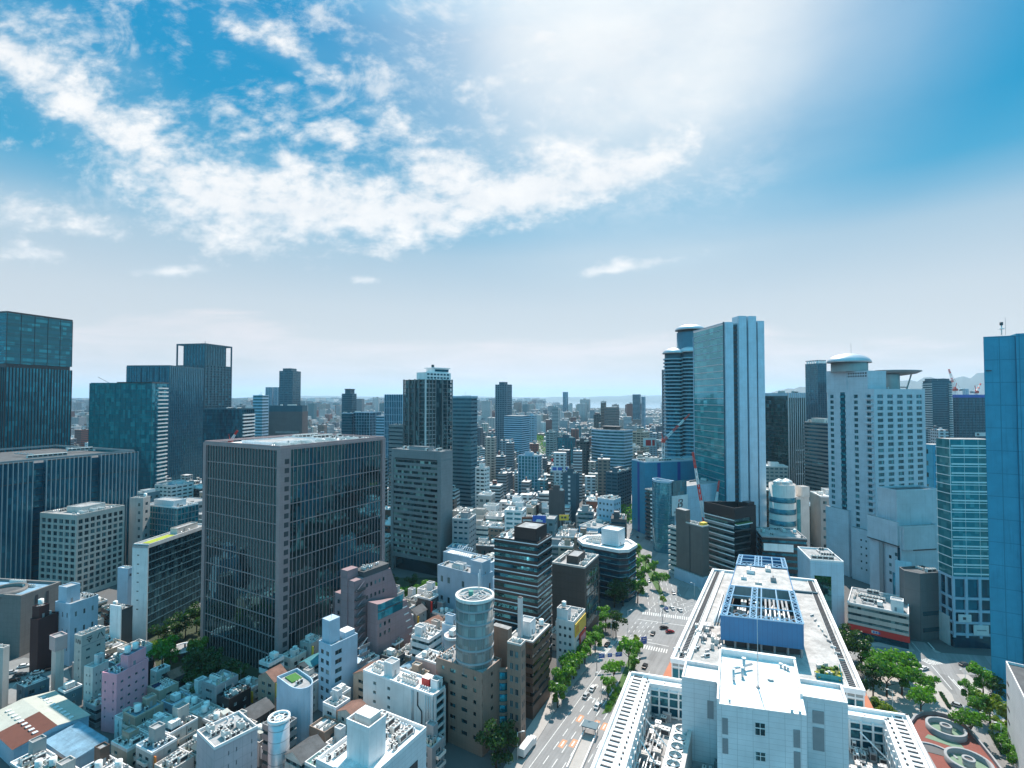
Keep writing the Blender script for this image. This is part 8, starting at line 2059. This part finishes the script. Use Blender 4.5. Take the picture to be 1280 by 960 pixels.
def zone(ang, d0, d1, x0, x1, lot, hts, near, cond=None, gap=(.6, 2.2), street=5, limit=999):
    a = R(ang); u = Vector((math.sin(a), math.cos(a))); v = Vector((-math.cos(a), math.sin(a))); rz = math.pi / 2 - a
    cnt = 0
    c0 = Vector(((x0 + x1) / 2, (d0 + d1) / 2)); ext = max(d1 - d0, x1 - x0) * .9
    rows = []; t = -ext; q = 0
    while t < ext:
        w = rf_.uniform(*lot); rows.append((t, w)); q += 1
        t += w + (street if q % 2 == 0 else rf_.uniform(*gap))
    for t, w in rows:
        s = -ext + rf_.uniform(0, 4); q = 0
        while s < ext:
            d = rf_.uniform(*lot); s_next = s + d + rf_.uniform(*gap) + (street if q % 6 == 5 else 0); q += 1
            o = c0 + u * t + v * s
            s = s_next
            if cnt >= limit: return
            if not (d0 < o.y < d1 and x0 < o.x < x1): continue
            if cond and not cond(o): continue
            H = rf_.uniform(*hts) if rf_.random() < .8 else rf_.uniform(hts[0], hts[1] * 1.35)
            if near and o.x < -112 and o.y < 178: H = rf_.uniform(3.5, 7)
            w2 = w
            fp = [tuple(o), tuple(o + u * w2), tuple(o + u * w2 + v * d), tuple(o + v * d)]
            if blocked(fp):
                w2, d = w * .6, d * .6
                fp = [tuple(o), tuple(o + u * w2), tuple(o + u * w2 + v * d), tuple(o + v * d)]
                if w2 < 5 or blocked(fp): continue
            if hidden(fp, H): continue
            filler(o.x, o.y, rz, w2, d, H, near); cnt += 1
zone(26, 112, 268, -250, -72, (5.5, 9.5), (5, 14), True, gap=(.4, 1.4), street=3.5)
zone(29, 108, 300, -74, 40, (6, 10), (6, 15), True, gap=(.4, 1.4), street=3.5)
zone(29, 225, 330, -30, 95, (8, 12), (9, 20), True)
NEARN = len(FILL)
zone(14, 300, 450, -150, 118, (10, 17), (11, 32), False, gap=(.5, 1.8), street=5)
zone(20, 330, 620, -420, -150, (16, 26), (16, 42), False, gap=(1, 4), street=9, limit=14)
zone(12, 330, 700, 110, 480, (16, 26), (16, 44), False, gap=(1, 4), street=9, limit=26)
# every label singles out one block
byl = {}
print('NEAR/ALL', NEARN, len(FILL))
for b, l, k in FILL: byl.setdefault(l, []).append((k, b))
for l, v in byl.items():
    v.sort(key=lambda e: e[0])
    for q, (k, b) in enumerate(v):
        b.root['label'] = l if len(v) == 1 else '%s, %s from left' % (l, ordw(q))
        b.root['group'] = 'roofs of the old quarter' if v[0][1].y < 300 else 'mid-city blocks'
print('FILLERS', NEARN, len(FILL), 'objects', len(bpy.data.objects))

# sign boards standing on roofs
def board(label, px, d, py, w, h, m, marks, post=5):
    p = at_d(px, d, h_at(py, d)); o = thing('roof_sign', label, 'sign', (p.x, p.y, p.z - h / 2 - post)); m_ = MB(); m_.box(-w / 2, -.2, post, w / 2, .2, post + h, m); pn = m_.build('sign_panel', o)
    m_ = MB()
    for x in (-w * .35, 0, w * .35): m_.box(x - .15, .2, 0, x + .15, .5, post + h, STEELG)
    m_.build('frame', o); m_ = MB()
    for (a, c, e, f, mm) in marks: m_.box(w * a, -.28, post + h * c, w * e, -.19, post + h * f, mm)
    m_.build('lettering', pn)
board('blue billboard with a white mark on a roof behind the black striped office', 674, 252, 651, 6.5, 5.0, BLUEP, ((-.25, .42, .25, .55, STEELW), (-.2, .55, .1, .65, STEELW)), 12)
board('yellow sign board on a dark block behind the octagonal office', 705, 385, 647, 7, 4, YELLOW, ((-.3, .35, -.1, .7, STEELD), (.0, .35, .25, .7, STEELD)), 14)
board('white sign board with three blue squares far up the street', 700, 560, 586, 20, 6, STEELW, ((-.42, .2, -.18, .8, BLUEP), (-.13, .2, .13, .8, BLUEP), (.18, .2, .42, .8, BLUEP)), 16)
board('red roof sign far up the street beside the three blue squares', 694, 590, 575, 9, 3.4, RED, ((-.4, .4, .4, .55, RED),), 24)
board('brown sign box on a roof left of the blue billboard', 659, 258, 650, 5.5, 3, RUST, ((-.4, .3, .4, .6, OFFWHITE),), 12)
board('white and red sign board low beside the domed tower', 812, 560, 553, 14, 9, STEELW, ((-.3, .1, .1, .8, RED), (.2, .1, .4, .8, RED)), 40)

# ================================================================== the far city: one mass
FARW = None
m, g, bs = new_mat('far_city_wall')
v = g.node('ShaderNodeTexCoord').outputs['Object']; geo = g.node('ShaderNodeNewGeometry'); ri = geo.outputs['Random Per Island']
ramp = g.node('ShaderNodeValToRGB', {0: ri}); ramp.color_ramp.interpolation = 'CONSTANT'; e = ramp.color_ramp.elements
cols = [(.26, .09, .07), (.08, .24, .28), (.55, .56, .57), (.42, .42, .42), (.30, .32, .34), (.62, .62, .62), (.48, .50, .52), (.40, .36, .32), (.28, .20, .17), (.10, .13, .16), (.46, .52, .56), (.20, .26, .30), (.50, .46, .42), (.66, .66, .66)]
e[0].position = 0; e[0].color = (*cols[0], 1); e[1].position = 1 / len(cols); e[1].color = (*cols[1], 1)
for k in range(2, len(cols)): q = e.new(k / len(cols)); q.color = (*cols[k], 1)
sep = g.node('ShaderNodeSeparateXYZ', {0: v}); up = g.node('ShaderNodeSeparateXYZ', {0: geo.outputs['Normal']}).outputs[2]
hz = g.m('ADD', sep.outputs[0], sep.outputs[1])
fz = g.m('FRACT', g.m('DIVIDE', sep.outputs[2], 3.4)); fx = g.m('FRACT', g.m('ADD', g.m('DIVIDE', hz, 4.0), ri))
win = g.m('MULTIPLY', g.m('GREATER_THAN', fz, .5), g.m('GREATER_THAN', fx, g.m('MULTIPLY', g.m('GREATER_THAN', g.m('FRACT', g.m('MULTIPLY', ri, 17.0)), .5), .4)))
win = g.m('MULTIPLY', win, g.m('LESS_THAN', g.m('ABSOLUTE', up), .5))
c = g.mix(win, ramp.outputs[0], (.03, .045, .055, 1)); rn_ = g.noise(v, .12, 4, .6)
roofc = g.mix(g.ss(rn_, .42, .6), (.62, .61, .60, 1), (.30, .30, .30, 1)); c = g.mix(g.m('MULTIPLY', g.m('GREATER_THAN', up, .5), .75), c, roofc)
g.put(bs.inputs['Base Color'], c); bs.inputs['Roughness'].default_value = .6; FARW = m
rc = random.Random(99); mb = MB()
def cityblock(x, y, a, w, d, h):
    mb.cbox(x, y, 0, w, d, h, FARW, a)
    if w > 9:
        for q in range(rc.randint(1, 3)): mb.cbox(x + rc.uniform(-.25, .25) * w, y + rc.uniform(-.25, .25) * d, h, w * rc.uniform(.12, .35), d * rc.uniform(.12, .35), rc.uniform(2, 5), FARW, a)
def sector(y0, y1, step, hts, tall, ang, xl=1.12, big=1.0):
    a = R(ang); u = Vector((math.sin(a), math.cos(a))); vv = Vector((-math.cos(a), math.sin(a))); n = int(y1 * 1.6 / step)
    for i in range(-n, n):
        for j in range(-n, n):
            if i % 5 == 0 and rc.random() < .9: continue
            if j % 7 == 0 and rc.random() < .9: continue
            p = u * (i * step + rc.uniform(-.16, .16) * step) + vv * (j * step + rc.uniform(-.16, .16) * step)
            if not (y0 <= p.y < y1 and abs(p.x) < p.y * xl): continue
            px = CX0 + FPX * p.x / p.y
            w, d = step * rc.uniform(.5, .86) * big, step * rc.uniform(.5, .86) * big
            h = rc.uniform(*hts) if rc.random() < .85 else rc.uniform(hts[1], hts[1] * 1.9)
            if rc.random() < tall: h = rc.uniform(60, 120)
            if 900 < p.y < 1900 and 42 < p.x < 82: continue
            if y0 < 1300 or p.y < 1300:
                fp = [(p.x - w / 2, p.y - d / 2), (p.x + w / 2, p.y - d / 2), (p.x + w / 2, p.y + d / 2), (p.x - w / 2, p.y + d / 2)]
                if blocked(fp) or hidden(fp, h): continue
            if p.y > 3000 and 680 < px < 850: h = min(h, 24)
            if p.y > 4700 and 702 < px < 829 or p.y > 7600 and px > 890: continue
            cityblock(p.x, p.y, math.pi / 2 - a + rc.uniform(-.06, .06), w, d, h)
sector(445, 900, 17, (9, 34), .008, 12)
sector(900, 1300, 20, (9, 34), .010, 12)
sector(1300, 2600, 30, (9, 36), .010, 8, big=1.1)
sector(2600, 5200, 56, (12, 52), .016, 20)
sector(5200, 11500, 130, (14, 60), .02, 5, big=1.1)
# the city goes on behind the viewpoint too
a = R(28); u = Vector((math.sin(a), math.cos(a))); vv = Vector((-math.cos(a), math.sin(a)))
for i in range(-30, 0):
    for j in range(-22, 22):
        p = u * i * 24 + vv * j * 24 + Vector((rc.uniform(-3, 3), rc.uniform(-3, 3)))
        if p.y > -60 or p.y < -620 or rc.random() < .18: continue
        h = rc.uniform(12, 46) if rc.random() < .9 else rc.uniform(60, 110)
        cityblock(p.x, p.y, math.pi / 2 - a, rc.uniform(12, 20), rc.uniform(12, 20), h)
o = mb.build('distant_city'); o['kind'] = 'stuff'; o['label'] = 'hazy low city of pale blocks reaching to the bay and the horizon'
print('FAR verts', len(mb.v))
# green patches in the middle distance
mb = MB(); i = mb.mat(LEAF); rg_ = random.Random(4)
for (px, py, wd, n) in ((668, 548, 26, 900), (690, 556, 20, 500), (640, 563, 40, 900), (655, 568, 30, 700), (625, 572, 18, 400), (700, 545, 30, 500), (610, 600, 12, 300), (745, 610, 12, 260), (785, 640, 8, 260), (600, 560, 20, 400), (420, 560, 20, 300), (478, 600, 8, 200)):
    c = at_z(px, py, 8)
    for k in range(n):
        q = c + Vector((rg_.gauss(0, wd), rg_.gauss(0, wd * 1.5), rg_.uniform(-6, 7))); s = rg_.uniform(.8, 2.0); uu = Vector((rg_.gauss(0, 1), rg_.gauss(0, 1), rg_.gauss(0, 1))).normalized(); ww = uu.orthogonal().normalized()
        b_ = len(mb.v); mb.v += [tuple(q + uu * s), tuple(q + ww * s), tuple(q - uu * s), tuple(q - ww * s)]; mb.f.append((b_, b_ + 1, b_ + 2, b_ + 3)); mb.mi.append(i); mb.smooth.append(False)
o = mb.build('distant_trees'); o['kind'] = 'stuff'; o['label'] = 'clumps of far-off street trees in the middle distance'
# bay and hills
m, g, bs = new_mat('bay_water'); v = g.node('ShaderNodeTexCoord').outputs['Object']
bs.inputs['Base Color'].default_value = (.05, .09, .11, 1); bs.inputs['Roughness'].default_value = .08; bs.inputs['IOR'].default_value = 1.33
bp = g.node('ShaderNodeBump', {'Height': g.noise(v, .02, 5, .6)}); bp.inputs['Strength'].default_value = .08; g.put(bs.inputs['Normal'], bp.outputs[0])
def gp(px, d): return ((px - 640) / 640 * d, d)
sheet('bay', [gp(693, 6900), gp(706, 5300), gp(740, 4900), gp(800, 5000), gp(832, 5800), gp(838, 14000), gp(905, 30000), gp(560, 30000), gp(650, 14000)], .6, m)
def ridge(name, pts, d, m, thick=2600):
    """hill range: a strip of terrain with a broken crest line; pts are (photo column, crest height in metres)"""
    rnd = random.Random(len(pts)); P = []
    for k in range(len(pts) - 1):
        (a, h0), (c, h1) = pts[k], pts[k + 1]
        for q in range(6): t = q / 6; P.append((a + (c - a) * t, (h0 + (h1 - h0) * t) * rnd.uniform(.94, 1.05)))
    P.append(pts[-1]); mb = MB(); i = mb.mat(m); n = len(P)
    for (off, f) in ((-thick, 0), (-thick * .5, .5), (0, 1), (thick, .4), (thick * 2, 0)):
        mb.v += [((px - 640) / 640 * d * (1 + off / d), d + off, max(.2, h * f * rnd.uniform(.9, 1.08)) if f else -1) for px, h in P]
    for r in range(4):
        for k in range(n - 1): mb.f.append((r * n + k, r * n + k + 1, (r + 1) * n + k + 1, (r + 1) * n + k)); mb.mi.append(i); mb.smooth.append(True)
    struct(mb.build(name))
HILL = ground_mat('wooded_hill', (.05, .065, .06), .6, .002)
ridge('hills', [(900, 40), (950, 160), (985, 290), (1030, 320), (1080, 280), (1130, 430), (1180, 500), (1230, 550), (1290, 580), (1400, 400)], 9300, HILL, 1500)
ridge('hills', [(270, 60), (320, 150), (380, 190), (470, 150), (560, 170), (660, 130), (720, 150), (800, 210), (860, 170), (930, 120)], 19000, HILL, 3000)

# ================================================================== air
m = bpy.data.materials.new('haze_air'); m.use_nodes = True; g = G(m.node_tree)
for n in list(g.n): g.n.remove(n)
pv = g.node('ShaderNodeVolumePrincipled'); pv.inputs['Color'].default_value = (.52, .79, 1.0, 1); pv.inputs['Density'].default_value = HAZE_D; pv.inputs['Anisotropy'].default_value = 0.3
g.node('ShaderNodeOutputMaterial', {'Volume': pv.outputs[0]})
mb = MB(); mb.box(-36000, -21000, -2.0, 36000, 37000, 640, m); o = mb.build('haze'); o['kind'] = 'stuff'
